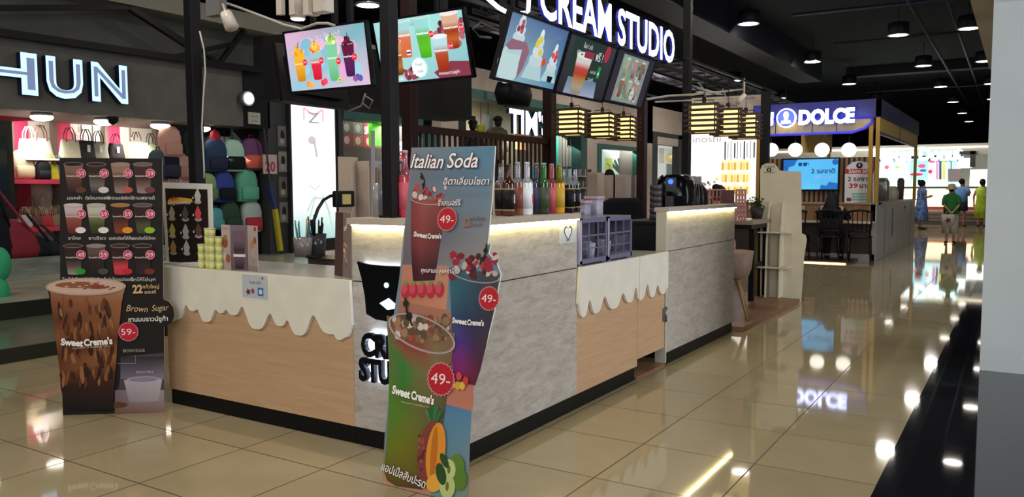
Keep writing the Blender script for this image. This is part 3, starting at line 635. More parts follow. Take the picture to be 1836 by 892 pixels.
# raspberry cup, top left
A.grid([(356, 360, 737, 803), (400, 402, 737, 796), (440, 441, 737, 789), (480, 480, 739, 783), (505, 503, 741, 780)], [['7a3c42', '96544e', '8e4840', '7c4644'], ['7a3438', '8c423e', '7a3a38', '6e3c40'], ['642a30', '7a3a3a', '6e3434', '5a3034'], ['3c1420', '52222a', '48202a', '3a2430'], ['2c101c', '401a24', '381820', '301a24']])
for k in range(26): pd(random.uniform(741, 800), random.uniform(334, 358), random.uniform(3, 6), random.choice(['a03a40', 'd0b4ac', 'b04848', '8a2830', 'd8c4bc', '6e2028']), n=6, ry=random.uniform(2, 5), rot=random.uniform(0, 3))
A.ring(770, 358, 34, 8, .07, 'a8888a', rot=-.04, a0=PI, a1=2*PI)
A.stroke([A.q(759, 340), A.q(762, 325), A.q(755, 310)], .008, '1c1c18'); pd(760, 332, 3, '1c1c18'); pd(757, 318, 3, '22221c')
A.ptext('Sweet', (742, 424), (766, 428), 9, c='e8dcd8', weight=.04, outline='301018'); A.ptext("Creme's", (767, 428), (792, 428), 9, c='e8dcd8', weight=.04, outline='301018')
for px in (728, 742, 757, 773, 789): pd(px, 520+(px % 3), 8, 'b02c3c', 11); pd(px-2, 518, 5, 'c8485a', 7); pd(px, 508, 4, '6a8a4a', 3)
# blue and purple cup, right
A.grid([(480, 492, 806, 896), (520, 530, 808, 890), (565, 575, 810, 882), (610, 625, 811, 872), (650, 665, 812, 862), (682, 692, 814, 853)], [['3a6268', '3c5c64', '44444c', '4c4244'], ['34646e', '2c5264', '343e50', '423c40'], ['2e4e68', '283c58', '30344c', '3a343c'], ['44307c', '4a2c78', '40284c', '442c3c'], ['6a2474', '7c2468', '6a2448', '502434'], ['74204c', '80203e', '6c1c34', '5c2030']])
for k in range(40): pd(random.uniform(812, 890), random.uniform(456, 496), random.uniform(4, 9), random.choice(['98243a', 'b8a49c', '7c1c28', 'a03a3c', 'c8b4ac', '5a1c24', '48202a']), n=6, ry=random.uniform(3, 7), rot=random.uniform(0, 3))
A.ring(852, 491, 46, 13, .06, '9c9494', rot=-.1, a0=PI, a1=2*PI)
A.stroke([A.q(862, 475), A.q(872, 455), A.q(874, 437)], .009, '1c1c18'); pd(872, 450, 4, '1c1c18'); pd(866, 466, 4, '22221c')
A.ptext('Sweet', (812, 579), (838, 583), 10, c='e8e4e4', weight=.04, outline='20202c'); A.ptext("Creme's", (839, 583), (869, 585), 10, c='e8e4e4', weight=.04, outline='20202c')
# green yellow cup, front
A.grid([(566, 598, 695, 818), (610, 640, 697, 812), (650, 680, 699, 806), (700, 725, 699, 800), (745, 765, 698, 794), (800, 812, 694, 788), (845, 850, 690, 783), (862, 868, 696, 774), (872, 878, 712, 758)],
 [['6e5c50', '7c5c48', '7a5048', '84604c', '7c6452'], ['5c6a40', '8c3c38', '8c4038', '7c6c48', '7a5c44'], ['5c6a3c', '2c7a30', '6c6a3c', '746c44', '6a5838'], ['4a7a2c', '3c7028', '646434', '6a6238', '5c5430'], ['4c7a28', '5c7424', '666a2c', '605c30', '54502c'], ['64701e', '6c6c1c', '6a661c', '625c22', '565028'], ['62581c', '685c1c', '645a1e', '5c5022', '524626'], ['54481c', '5c4c1c', '5a4a1e', '524420', '4a3e24'], ['4c401c', '54441c', '50421e', '4a3c20', '443822']])
for k in range(60): pd(random.uniform(706, 806), random.uniform(568, 612)+0, random.uniform(4, 9), random.choice(['b8a89c', '8a4034', '9c7458', '7c6048', 'ccbfb4', '5c4838', 'a04838', '6c5a40', '8a6c50']), n=6, ry=random.uniform(3, 8), rot=random.uniform(0, 3))
A.ring(757, 598, 63, 24, .06, 'a89894', rot=-.2); A.ring(757, 599, 59, 21, .03, '8c7c74', rot=-.2, a0=PI, a1=2*PI)
A.stroke([A.q(742, 585), A.q(732, 560), A.q(729, 535)], .011, '1e1a14'); pd(736, 568, 6, '1e1a14'); pd(730, 545, 5, '28201a')
A.ptext('Sweet', (705, 705), (737, 715), 15, c='f0ece0', weight=.045, outline='2c2a14'); A.ptext("Creme's", (739, 715), (780, 726), 15, c='f0ece0', weight=.045, outline='2c2a14')
A.ptext('MILKBAR & BUBBLE TEA', (722, 722), (775, 733), 3, c='c8c0a0')
# pineapple and apples
for k in range(9):
    an = -1.1+k*.275; a_ = A.q(779, 768); A.stroke([a_, (a_[0]+.05*math.sin(an), a_[1]+.02+.085*math.cos(an*.8))], .012, random.choice(['2e5a34', '3a6e40', '4c8048']))
pd(776, 812, 25, '7c3c34', 47, rot=-.08); pd(784, 812, 17, 'd88a2c', 44, rot=-.06); pd(781, 812, 6, 'b86a1c', 38)
for k in range(20): pd(random.uniform(753, 764), random.uniform(780, 845), 2.6, random.choice(['a05048', '5c2828']), n=6)
pd(782, 866, 16, 'dca03c', 12, rot=.6)
for px, py, r_, c_ in ((822, 836, 14, '5c7c30'), (826, 858, 14, '55782c'), (808, 842, 12, 'b8c480'), (805, 872, 14, 'b4c078')): pd(px, py, r_, c_, r_*1.25)
pd(808, 842, 3, '6a6a30', 6); pd(805, 872, 3, '6a6a30', 7); pd(794, 850, 9, '2a4a24', 16, rot=.4); pd(800, 826, 6, '2c4c26', 12, rot=.7)
for k, (px, py, c_) in enumerate(((815, 690, 'd8b040'), (824, 692, 'c8a038'), (832, 692, 'd8b040'), (826, 675, 'c84838'), (838, 683, 'c04030'))): pd(px, py, 5, c_, 6)
# writing
A.ptext('Italian', (739, 302), (797, 303), 26, c='f0ecea', shear=.25, weight=.01, outline='5a3a44'); A.ptext('Soda', (804, 302), (859, 301), 27, c='f0ecea', shear=.25, weight=.01, outline='5a3a44')
A.ptext('อิตาเลี่ยนโซดา', (798, 332), (880, 332), 12, c='efe8e6', shear=.15, weight=.008, outline='4a3238')
A.ptext('ราสเบอร์รี่', (788, 370), (829, 369), 10, c='efe8e6', shear=.15, weight=.01, outline='5a2a30')
A.ptext('กุหลาบบลูเคราไดส์', (758, 489), (828, 492), 8, c='efe8e6', shear=.15, weight=.01, outline='4a2a30')
A.ptext('แอปเปิ้ลสับปะรด', (687, 842), (765, 876), 15, c='efe8e6', shear=.15, weight=.01, outline='4a2a30')
A.ptext('22', (832, 407), (846, 406), 16, c='9a6a5c', weight=.03); A.ptext('แก้วใหญ่', (847, 397), (873, 396), 7, c='6a4a48', weight=.01); A.ptext('ออนซ์', (849, 407), (868, 406), 6, c='6a4a48', weight=.01)
for px, py, r_ in ((805, 394, 17), (880, 536, 18), (794, 680, 24)):
    a_ = A.q(px, py); k_ = A.q(px+r_, py)[0]-a_[0]; A.badge(a_[0], a_[1], k_, '49-', 'b01c2c')
A.build('printed_advert', t)

# ------------------------------------------------------------------ hanging menu screens
def tv(label, c, tilt, psi, w_=.73, ar=.5625, emat=SCREEN):
    tl = math.radians(tilt); ps = math.radians(psi)
    wd = Vector((math.cos(ps), math.sin(ps), 0)); n = Vector((math.sin(ps), -math.cos(ps), 0)); up_ = Vector((0, 0, 1))*math.cos(tl)+n*math.sin(tl)
    nn = n*math.cos(tl)-Vector((0, 0, 1))*math.sin(tl); C_ = Vector(c); h = w_*ar
    t = thing('menu_screen', label, 'screen', tuple(C_), 0, 'hanging menu screens')
    bl = C_-wd*w_/2-up_*h/2
    W_(MB().prism([(0, 0), (w_, 0), (w_, h), (0, h)], bl-nn*.03, wd, up_, nn, .03), 'casing', mat('tv_black', '08070a', .3), t, .003)
    W_(MB().prism([(.1, .06), (w_-.1, .06), (w_-.1, h-.08), (.1, h-.08)], bl-nn*.06, wd, up_, nn, .03), 'back_cover', MATS['tv_black'], t)
    e = .014
    fr = MB()
    for r_ in (((0, 0), (w_, 0), (w_, e*1.3), (0, e*1.3)), ((0, h-e), (w_, h-e), (w_, h), (0, h)), ((0, 0), (e, 0), (e, h), (0, h)), ((w_-e, 0), (w_, 0), (w_, h), (w_-e, h))): fr.prism(r_, bl, wd, up_, nn, .006)
    W_(fr, 'bezel', mat('tv_bezel', '18151c', .25), t)
    top = C_-nn*.07
    k_ = -nn*.16; k_.z = 0; b = MB().bar(top, top+k_, .035).bar(top+k_, (top.x+k_.x, top.y+k_.y, 3.46), .035)
    W_(b, 'ceiling_bracket', BLACK, t)
    a = Art(bl+wd*e+up_*e*1.3, wd, up_, nn); a.l = .001
    return t, a, w_-2*e, h-2.3*e
t, a, w1, h1 = tv('left hanging screen with four fruit smoothies priced 79', (-1.528, .667, 2.233), 8.5, .7)
a.grad([(0, 0), (w1, 0), (w1, h1), (0, h1)], ['8ab4c4', 'c8a8c0', '6fa8b4', 'd8a8c8'])
random.seed(5)
for k in range(16): a.disc(random.uniform(.08, w1-.08), random.uniform(.08, h1-.08), random.uniform(.04, .07), random.choice(['c89ac0', '7ab0cc', 'd8b0cc', '90bccc', 'b4c4d4', 'e0b0d0']), random.uniform(.03, .06))
a.text('เมนู ปั่นสมูทตี้', w1*.54, h1*.86, h=.025, w=.22, c='f0f0f8', align='c', outline='6a5a80')
for i, (x, y, hh, bands, fr_, top) in enumerate(((.13, .12, .15, ['b87818', 'c88a20', 'd89a28', 'e0a830'], ['e8a820', 'e0b040', 'd89020'], 'd89a20'), (.31, .12, .15, ['b81830', 'c82038', 'c82440', '90b8c0'], ['e07020', 'e8a030', 'd03048'], 'd03040'), (.49, .08, .2, ['58a070', '68b084', '74b890', '78bc98'], ['b8d840', '90c050', 'e8f0d0'], 'a8c8a0'), (.66, .12, .17, ['3c1848', '4c1c50', '5c1c48', '5a1838'], ['5c1830', '7a2040', '4a1428'], '5a1838'))):
    a.cup(w1*x*1.18, h1*y*1.0+.02, .105, hh+.035, bands, rim='d8d8d8', top=top)
    for k in range(10): a.disc(w1*x*1.18+random.uniform(-.035, .035), h1*y+hh+.05+random.uniform(-.01, .04), .014, random.choice(fr_))
    if i == 1: a.disc(w1*x*1.18, h1*y+hh+.08, .032, 'f0a030'); a.disc(w1*x*1.18, h1*y+hh+.08, .026, 'f8c060')
    a.stroke([(w1*x*1.18, h1*y+hh+.08), (w1*x*1.18+.006, h1*y+hh+.115)], .005, '20281c')
    a.badge(w1*x*1.18+.048, h1*(y+.3)+.02, .021, '79-', 'd01c34')
for x, y, c_ in ((.24, .1, 'e08060'), (.27, .08, 'f0a030'), (.43, .1, 'd83048'), (.46, .12, 'e04058'), (.64, .12, '88b040'), (.86, .14, '6a3c8a'), (.89, .12, '485898'), (.83, .12, '8a4c90')): a.disc(w1*x, h1*y, .02, c_)
a.disc(w1*.64, h1*.12, .014, 'd8e090'); a.disc(w1*.64, h1*.12, .007, '5a3010')
wparent(a.build('display', None, SCREEN), t)
t, a, w1, h1 = tv('right hanging screen with milk tea drinks in tall cups', (-.835, .775, 2.247), 14.1, -1.6)
a.grad([(0, 0), (w1, 0), (w1, h1), (0, h1)], ['9cc8cc', '7aa8b0', '8cc8c8', 'a8d8d4'])
a.poly([(w1*.65, 0), (w1, 0), (w1, h1*.22), (w1*.8, h1*.25), (w1*.6, h1*.1)], '7a3444')
a.text('ชานมไต้หวัน', w1*.45, h1*.87, h=.028, w=.12, c='607878', align='c')
for k in range(40): a.disc(w1*random.uniform(.66, .98), h1*random.uniform(.5, .85), .018, random.choice(['6a2c3c', '8a4456', 'a85c68', '4c2030']))
for k in range(16): a.disc(w1*random.uniform(.25, .42), h1*random.uniform(.05, .22), .015, random.choice(['8a3c4c', '6a2c3c', 'a8545c']))
for x, y, wd_, hh, bands, top in ((.33, .4, .125, .22, ['c05c38', 'c86840', 'c87050', '98c8cc'], 'a8ccd0'), (.55, .36, .125, .24, ['44a020', '58b028', '50a82c', '90c8c8'], 'a0c8cc'), (.86, .45, .13, .2, ['7a2c14', 'b05828', '8a3418', 'c8a088'], 'e0d0d0'), (.2, .13, .12, .2, ['6a3414', 'a86830', '8a4c20', 'b88a58'], 'd0c0c0'), (.72, .12, .12, .2, ['8a2c18', '9a3418', 'a04c30', 'a8c8d0'], 'd8d8e0')):
    a.cup(w1*x, h1*y, wd_, hh, bands, rim='d0e4e4', top=top, white='f8f8f8')
for x, y in ((.25, .68), (.1, .42), (.64, .7), (.97, .74), (.83, .48)): a.badge(w1*x, h1*y, .02, '59', 'd01c34')
a.star(w1*.45, h1*.2, .06, 'e8f4f0', n=16); a.text('Fresh', w1*.45, h1*.23, h=.02, c='506868', align='c', shear=.3); a.text('milk', w1*.46, h1*.12, h=.02, c='506868', align='c', shear=.3)
a.rect(w1*.34, h1*.42, .03, .03, 'f0f0f0'); a.rect(w1*.34, h1*.44, .03, .012, '283c8a')
a.text('ชานมไต้หวัน', w1*.05, h1*.03, h=.015, c='f0f0f0', w=.14); a.text('ชานมบราวน์ชูก้า', w1*.66, h1*.05, h=.018, c='f0f0f0', w=.16)
wparent(a.build('display', None, SCREEN), t)
t, a, w1, h1 = tv('first screen over the aisle counter with soft cones on a blue background', (-.233, 1.112, 2.211), 18.2, 90.9)
a.grad([(0, 0), (w1, 0), (w1, h1), (0, h1)], ['8fb4bc', '5a86a4', '46608c', '5a7496'])
def cone(x, y, s, c1, c2):
    a.poly([(x-s*.5, y), (x+s*.5, y), (x+s*.3, y+s*.45), (x-s*.3, y+s*.45)], 'a8c4c8')
    for k, (ww, hh) in enumerate(((.34, .5), (.27, .72), (.19, .94), (.1, 1.12))): a.disc(x, y+s*hh, s*ww, ['b8c8cc', 'c4d0d4', 'c0ccd0', 'd0dce0'][k], s*.17)
    for k in range(5): a.disc(x+random.uniform(-.15, .15)*s, y+s*random.uniform(.65, 1.05), s*.09, random.choice([c1, c2]))
a.disc(w1*.16, h1*.25, .13, 'b4cccc', .12); cone(w1*.2, h1*.4, .2, '8a3c50', 'a85468')
a.poly([(w1*.03, h1*.5), (w1*.1, h1*.62), (w1*.34, h1*.62), (w1*.42, h1*.5), (w1*.38, h1*.2), (w1*.32, h1*.02), (w1*.3, h1*.3), (w1*.3, h1*.5), (w1*.1, h1*.45)], '8a6070')
cone(w1*.56, h1*.08, .24, 'c8c828', 'd0c040'); cone(w1*.86, h1*.1, .19, 'b83c44', 'c85050'); a.disc(w1*.7, h1*.4, .025, 'd04828')
a.text('SOFT', w1*.84, h1*.82, h=.012, c='7890b0'); a.poly([(w1*.84, h1*.1), (w1*.92, h1*.1), (w1*.93, h1*.2), (w1*.83, h1*.2)], '101820')
wparent(a.build('display', None, SCREEN_DIM), t)
t, a, w1, h1 = tv('middle screen over the aisle counter with an iced drink on a dark background', (-.254, 1.873, 2.209), 18.2, 90.4)
a.rect(0, 0, w1, h1, '2a2630', '343a3c'); a.poly([(w1*.14, 0), (w1*.8, 0), (w1*.8, h1), (w1*.1, h1)], '26342f')
a.grad([(w1*.14, 0), (w1*.8, 0), (w1*.76, h1*.3), (w1*.16, h1*.3)], ['8a98ac', '9aa0b8', '5a7890', '6a7888'])
a.cup(w1*.38, h1*.04, w1*.32, h1*.66, ['8a8478', 'a09078', 'a07c50', 'a83c28', 'b4443c', 'c8c0bc'], rim='b8c8c4', top='d0d8cc', brand=False)
for k in range(8): a.disc(w1*.38+random.uniform(-.07, .07), h1*.72, .012, '4c6a34', .005)
a.text('ช็อป 1 แก้ว', w1*.3, h1*.84, h=.03, w=.13, c='d8dcd8'); a.text('แถม', w1*.2, h1*.72, h=.03, w=.06, c='d8dcd8'); a.rect(w1*.36, h1*.68, .14, .045, '8c2c40'); a.text('ฟรี !', w1*.6, h1*.68, h=.06, w=.11, c='e0e4e0')
a.disc(w1*.83, h1*.85, .04, 'a02c40', .06); a.rect(w1*.72, h1*.38, .04, .08, '208c44'); a.disc(w1*.745, h1*.46, .012, 'b8d8c0'); a.text('แอดไลน์', w1*.57, h1*.44, h=.022, w=.09, c='b8c8c4'); a.text('รับฟรี', w1*.56, h1*.3, h=.022, w=.08, c='b8c8c4')
wparent(a.build('display', None, SCREEN_DIM), t)
t, a, w1, h1 = tv('third screen over the aisle counter with a grey-green drinks collage', (-.27, 2.638, 2.222), 18.5, 90.4)
a.rect(0, 0, w1, h1, '332c36', '2c2a33'); a.poly([(w1*.16, h1*.02), (w1*.84, h1*.02), (w1*.84, h1*.95), (w1*.16, h1*.95)], '7c8c84')
for k in range(46): a.disc(w1*random.uniform(.2, .8), h1*random.uniform(.08, .9), random.uniform(.015, .035), random.choice(['8c9c90', '9c6c68', '6c7c74', '7c8c6c', 'a08c80', '5c5c5c', 'a4b0a8', '8a5c64']), random.uniform(.015, .04))
for i in range(3):
    for j in range(2): a.cup(w1*(.3+.2*i), h1*(.12+.42*j), .07, .13, [['5c4438', '7c6050'], ['6c7c50', '98a088'], ['7c4448', 'a87c78']][(i+j) % 3], rim='a8b4b0', top='b8c0b8', brand=False)
a.disc(w1*.62, h1*.2, .04, 'b8c4bc'); a.text('พร้อมเสิร์ฟ', w1*.62, h1*.18, h=.015, w=.06, c='303030', align='c')
wparent(a.build('display', None, SCREEN_DIM), t)
# back of another screen behind the left one
t, a, w1, h1 = tv('screen facing away behind the left smoothie screen', (-2.12, 1.1, 2.2), 10, -84)
a.rect(0, 0, w1, h1, '24506a', '6a9cac'); wparent(a.build('display', None, SCREEN_DIM), t)
# ------------------------------------------------------------------ things on the counters
def sidewall(o, px, py, z): return at(px, py, 'z', z)
# ice cream poster in a stand
a0 = at(297, 489, 'z', .9); 
t = thing('poster_stand', 'white-framed dark poster of soft ice creams at the left end of the low counter', 'poster stand', (-2.1, .13, .9))
PL = at(300, 480, 'y', .12); PR = at(383, 480, 'y', .12)
A = Art((PL.x-.02, .12, .9), (1, 0, 0), (0, 0, 1), (0, -1, 0))
A2 = [A.q(*p_) for p_ in ((300, 478), (381, 474), (376, 333), (291, 330))]
W_(MB().prism([(A2[0][0]-.01, 0), (A2[1][0]+.005, 0), (A2[2][0]+.01, A2[2][1]+.01), (A2[3][0]-.01, A2[3][1]+.01)], A.O, A.u, A.v, (0, 1, 0), .012), 'frame', mat('white_frame', 'cfcac2', .4), t)
W_(MB().box(A.O.x-.02, A2[1][0]+A.O.x+.02, .1, .2, .9, .91), 'foot', MATS['white_frame'], t)
A.ppoly([(304, 472), (376, 469), (372, 340), (296, 338)], '1c1210')
A.ppoly([(300, 366), (346, 363), (344, 357), (322, 354), (302, 358)], 'e0a83c'); A.ptext('NEW', (305, 360), (320, 359), 6, c='c85030', weight=.03); A.ptext('เมนูไอศกรีม', (302, 367), (342, 366), 5, c='e8dcd0', weight=.02); 
for i, (px, py, c_) in enumerate(((355, 366, 'c8c0b8'), (309, 396, 'b8a890'), (333, 397, '5a4a48'), (356, 397, 'd84c58'), (310, 427, 'c8b060'), (334, 429, 'a8a4a4'), (357, 427, '5c4038'), (312, 457, 'a8845c'), (336, 458, 'b0a8a0'))):
    x, y = A.q(px, py); y += .012; A.disc(x, y, .036, 'a89c90', .014); A.poly([(x-.02, y), (x+.02, y), (x+.03, y+.035), (x-.03, y+.035)], c_); A.disc(x, y+.04, .033, c_, .018); A.disc(x, y+.057, .022, c_, .016); A.disc(x, y+.072, .011, c_, .013); A.rect(x-.055, y+.02, .014, .014, 'c8c4bc')
A.build('printed_poster', t)
# yellow paper cups stacked on the counter
cupm = mat('pale_yellow_print', 'cfcf7c', .5, var=.25, vscale=40); lidm = mat('pale_grey_lid', 'b8b8a8', .4)
def ycup(x, y, z, lab):
    t = thing('paper_cup', lab, 'cup', (x, y, z), 0, 'stacked yellow paper cups')
    MB().lathe([(.021, 0), (.0235, .044)], n=18).build('cup_body', cupm, t); MB().lathe([(.025, .044), (.025, .049), (.021, .050)], n=18).build('lid', lidm, t)
cx0 = at(360, 480, 'y', .02).x
colname = ['leftmost', 'second', 'third', 'rightmost']; rowname = ['bottom', 'second from bottom', 'third from bottom', 'fourth from bottom', 'top']
hs = [3, 5, 5, 4]
for c in range(4):
    for k in range(hs[c]): ycup(cx0+c*.051, .03+.012*(c % 2), .9+k*.0502, 'yellow paper cup in the %s column of the stack, %s cup' % (colname[c], rowname[k]))
# flyers
def flyer(px0, px1, top, bot, y, lab, panels, lean=.08):
    l_ = at(px0, bot, 'y', y); r_ = at(px1, bot, 'y', y); 
    t = thing('flyer_stand', lab, 'flyer', (l_.x, y, .9)); tp = at(px0, top, 'y', y).z
    h = tp-.9; w_ = r_.x-l_.x; n = len(panels)
    for i, (base, cups) in enumerate(panels):
        u_ = Vector((1, .25 if i % 2 else -.25, 0)).normalized(); O_ = Vector((l_.x+w_*i/n, y+(0 if i % 2 == 0 else -.03), .9))
        pw = w_/n*1.03; n_ = Vector((u_.y, -u_.x, 0))
        W_(MB().prism([(0, 0), (pw, 0), (pw, h), (0, h)], O_, u_, (0, 0, 1), -n_, .003), 'panel', mat('flyer_card', 'c8c0bc', .5), t)
        a = Art(O_, u_, (0, 0, 1), n_); a.rect(0, 0, pw, h, base[0], base[1]); cups(a, pw, h); a.build('printed_panel', t)
    return t
def p_a(a, w_, h): a.disc(w_*.4, h*.6, w_*.32, '8a4c30', h*.12); a.disc(w_*.45, h*.72, w_*.22, 'a06a48', h*.06); a.disc(w_*.7, h*.25, w_*.25, '9a5434', h*.1); a.disc(w_*.25, h*.3, w_*.2, 'c8b8b0'); a.text('สตรอว์', w_*.1, h*.9, h=.014, w=w_*.7, c='b03040')
def p_b(a, w_, h): a.cup(w_*.5, h*.05, w_*.75, h*.8, ['2a1c24', '5a4450', '3a2a34', '6a5460'], rim='6c5c68', brand=False); a.rect(w_*.15, h*.3, w_*.7, h*.06, 'd8ccd0')
def p_c(a, w_, h): a.cup(w_*.55, h*.2, w_*.4, h*.3, ['8a8470', 'a89c88'], rim='c8c0b8', brand=False); a.disc(w_*.45, h*.58, w_*.2, 'b08058', h*.1); a.disc(w_*.75, h*.68, w_*.16, '8a5c48', h*.08); a.disc(w_*.8, h*.93, w_*.14, 'c02838', h*.05); a.rect(0, 0, w_, h*.12, '8a7874')
flyer(399, 470, 403, 486, .06, 'folded three-panel dessert flyer standing beside the yellow cups', [(('a89890', 'b8a8a4'), p_a), (('5c4c54', '74646c'), p_b), (('988884', 'b0a4a0'), p_c)])
l_ = at(600, 494, 'z', .9); r_ = at(630, 500, 'z', .9)
t = thing('flyer_stand', 'tall dark dessert flyer standing against the corner counter', 'flyer', tuple(l_)); d_ = (r_-l_).normalized()
O_ = l_; h = .36; pw = (r_-l_).length
W_(MB().prism([(0, 0), (pw, 0), (pw+.01, h), (.03, h)], O_, d_, (0, 0, 1), (0, 1, 0), .006), 'panel', MATS['flyer_card'], t)
a = Art(O_, d_, (0, 0, 1), (d_.y, -d_.x, 0)); a.poly([(0, 0), (pw, 0), (pw+.01, h), (.03, h)], '4a3430'); a.poly([(pw*.5, 0), (pw, 0), (pw+.01, h), (pw*.6, h)], '7a6a64')
for k in range(12): a.disc(pw*.7+random.uniform(-.02, .02), h*random.uniform(.1, .9), .012, random.choice(['a89080', '8a4c40', 'c8b8a8']))
a.build('printed_panel', t)
# paper notices stuck on the counters
def notice(O_, u_, n_, w_, h, lab, fn):
    t = thing('paper_notice', lab, 'notice', tuple(O_))
    W_(MB().prism([(0, 0), (w_, 0), (w_, h), (0, h)], Vector(O_)+Vector(n_)*.0005, u_, (0, 0, 1), n_, .001), 'sheet', mat('notice_paper', 'b4b8be', .5), t)
    a = Art(Vector(O_)+Vector(n_)*.0012, u_, (0, 0, 1), n_); fn(a, w_, h); a.build('print', t)
def nf1(a, w_, h): a.text('คนละครึ่ง', w_*.3, h*.62, w=w_*.45, h=.018, c='303848'); a.star(w_*.24, h*.25, w_*.11, '5a3040', n=5, k=.5); a.disc(w_*.42, h*.3, w_*.07, '8a4c5a'); a.rect(w_*.62, h*.12, w_*.22, w_*.22, '2c64a0'); a.disc(w_*.73, h*.12+w_*.11, w_*.07, 'b8d0e0'); a.disc(w_*.82, h*.88, .007, '303848')
q0 = at(435, 533, 'y', -.024); q1 = at(480, 537, 'y', -.024); q2 = at(437, 492, 'y', -.024)
notice((q0.x, -.0225, q0.z), (1, 0, 0), (0, -1, 0), q1.x-q0.x, q2.z-q0.z, 'white taped paper notice with blue square on the left cream drip board', nf1)
def nf2(a, w_, h):
    a.text('กรุณาสแกนก่อนเข้า', w_*.1, h*.78, w=w_*.8, h=.012, c='303848'); P = [(w_*.5+w_*.24*(math.sin(k*PI/16)**3), h*.48+w_*.24*(13*math.cos(k*PI/16)-5*math.cos(k*PI/8)-2*math.cos(3*k*PI/16)-math.cos(k*PI/4))/16) for k in range(32)]
    a.poly(P, '202838'); a.poly([(w_*.5+(x-w_*.5)*.78, h*.48+(y-h*.48)*.78) for x, y in P], 'c0c8d4'); a.text('ถูกใจ', w_*.38, h*.1, w=w_*.25, h=.014, c='303848')
q0 = at(1003, 438, 'x', .003); q1 = at(1034, 434, 'x', .003); q2 = at(1003, 399, 'x', .003)
notice((.0005, q0.y, q0.z), (0, 1, 0), (1, 0, 0), q1.y-q0.y, q2.z-q0.z, 'pale blue paper notice with a heart taped near the bottles', nf2)
# syrup bottles on the corner counter
def bottle_kind(name, glass, liquid, label_c, ribs=True, h=.31, r=.034, level=.6, cap='8a8a8e', x=0, y=0, lab='', band=None, g='syrup bottles on the corner counter'):
    t = thing('syrup_bottle', lab, 'bottle', (x, y, 1.2355), 0, g)
    pr = [(r*.9, 0), (r, .008), (r, h*.60), (r*.92, h*.645), (r*.5, h*.70)]
    if ribs:
        for k in range(4): pr += [(r*.46, h*(.715+.06*k)), (r*.54, h*(.74+.06*k))]
    else: pr += [(r*.42, h*.80)]
    pr += [(r*.38, h*.955), (r*.4, h*.965)]
    nl = sum(1 for _, z in pr if z <= h*level)
    MB().lathe(pr, n=18, mats=[liquid if pr[i+1][1] <= h*level+.001 else glass for i in range(len(pr)-1)]).build('glass_body', glass, t)
    MB().lathe([(r*.44, h*.955), (r*.44, h*.995), (r*.3, h)], n=16).build('cap', col(cap, .35), t)
    lw_ = MB().lathe([(r*1.015, h*.12), (r*1.015, h*.52)], n=18, mats=[col(label_c, .5)]).build('label_wrap', col(label_c, .5), t)
    if band: MB().lathe([(r*1.02, h*.50), (r*1.02, h*.53)], n=18).lathe([(r*1.02, h*.1), (r*1.02, h*.125)], n=18).build('gold_band', col('9a8a50', .4), lw_)
    return t
def gl(c, a=.35): return mat('glass_'+c, c, .08, trans=.75, spec=.6)
def lq(c): return mat('liquid_'+c, c, .12, spec=.6, var=.1)
dn = 'dark-labelled'
specs = [(898, 'b8bcc0', '5c2c30', '121014', 1, 'clear-necked bottle with black label beside the soda standee', '3a3a3a', .5, 0), (912, '6a3024', '4a2420', '141014', 1, 'amber bottle with black label, second from the standee', '3a2a20', .5, 0),
 (928, 'c0c4c8', '8a4a38', '7c4030', 0, 'bottle of red-brown syrup with ribbed clear neck', '9a9a9e', .6, 1), (945, 'eeeef4', 'f0f0f6', 'e8e8ee', 0, 'white ribbed bottle with small red print', 'c8c8cc', .6, 1),
 (962, '6a6a74', '2a2a3c', '3a3a5c', 0, 'dark smoky ribbed bottle with blue label', '6a6a70', .6, 1), (975, '4c9c50', '2c3a28', '3c4a34', 0, 'green ribbed bottle with dark lower half', '7a9a7c', .6, 1),
 (989, 'c86468', 'a83450', 'd0606c', 0, 'pink-red ribbed syrup bottle', '9c7c80', .6, 1), (1003, 'a8a030', 'd89820', 'c8a030', 0, 'yellow-orange ribbed syrup bottle', '8c8a50', .6, 1),
 (1012, 'c0ccd0', '1a1618', '141216', 1, 'first black-labelled clear-shouldered bottle right of the yellow one', '2c3a38', .5, 0), (1021, 'c0ccd0', '1a1618', '141216', 1, 'second black-labelled bottle right of the yellow one', '2a2a2c', .5, 0), (1031, 'c0ccd0', '1a1618', '141216', 1, 'black-labelled bottle at the far end of the corner counter', '2a2a2c', .5, 0)]
for i, (px, g1, l1, lb, band, lab, cp, lv_, rb) in enumerate(specs):
    p_ = at(px, 386, 'x', -.10 if i % 2 else -.14)
    if i < 2: p_ = at(px, 386, 'x', -.17+.07*i)
    ribs = bool(rb); tt = bottle_kind('b', gl(g1), lq(l1), lb, ribs, h=.305 if rb else .29, x=p_.x, y=p_.y, lab=lab, cap=cp, band=band, level=.6)
    if band or i in (3,): 
        b = MB().prism([(-.014, .07), (.014, .07), (.014, .12), (-.014, .12)], (.0, 0, 0), (-.42, .9, 0), (0, 0, 1), (.9, .42, 0), .0362)
        b.build('label_print', col('c02838' if i == 3 else 'c8c8cc', .5), tt)
p_ = at(727, 387, 'y', .2); bottle_kind('b', gl('d87888'), lq('b83048'), 'c05060', False, h=.36, r=.04, x=p_.x, y=.2, lab='pink square-shouldered bottle half hidden behind the soda standee', cap='b8a0a4')
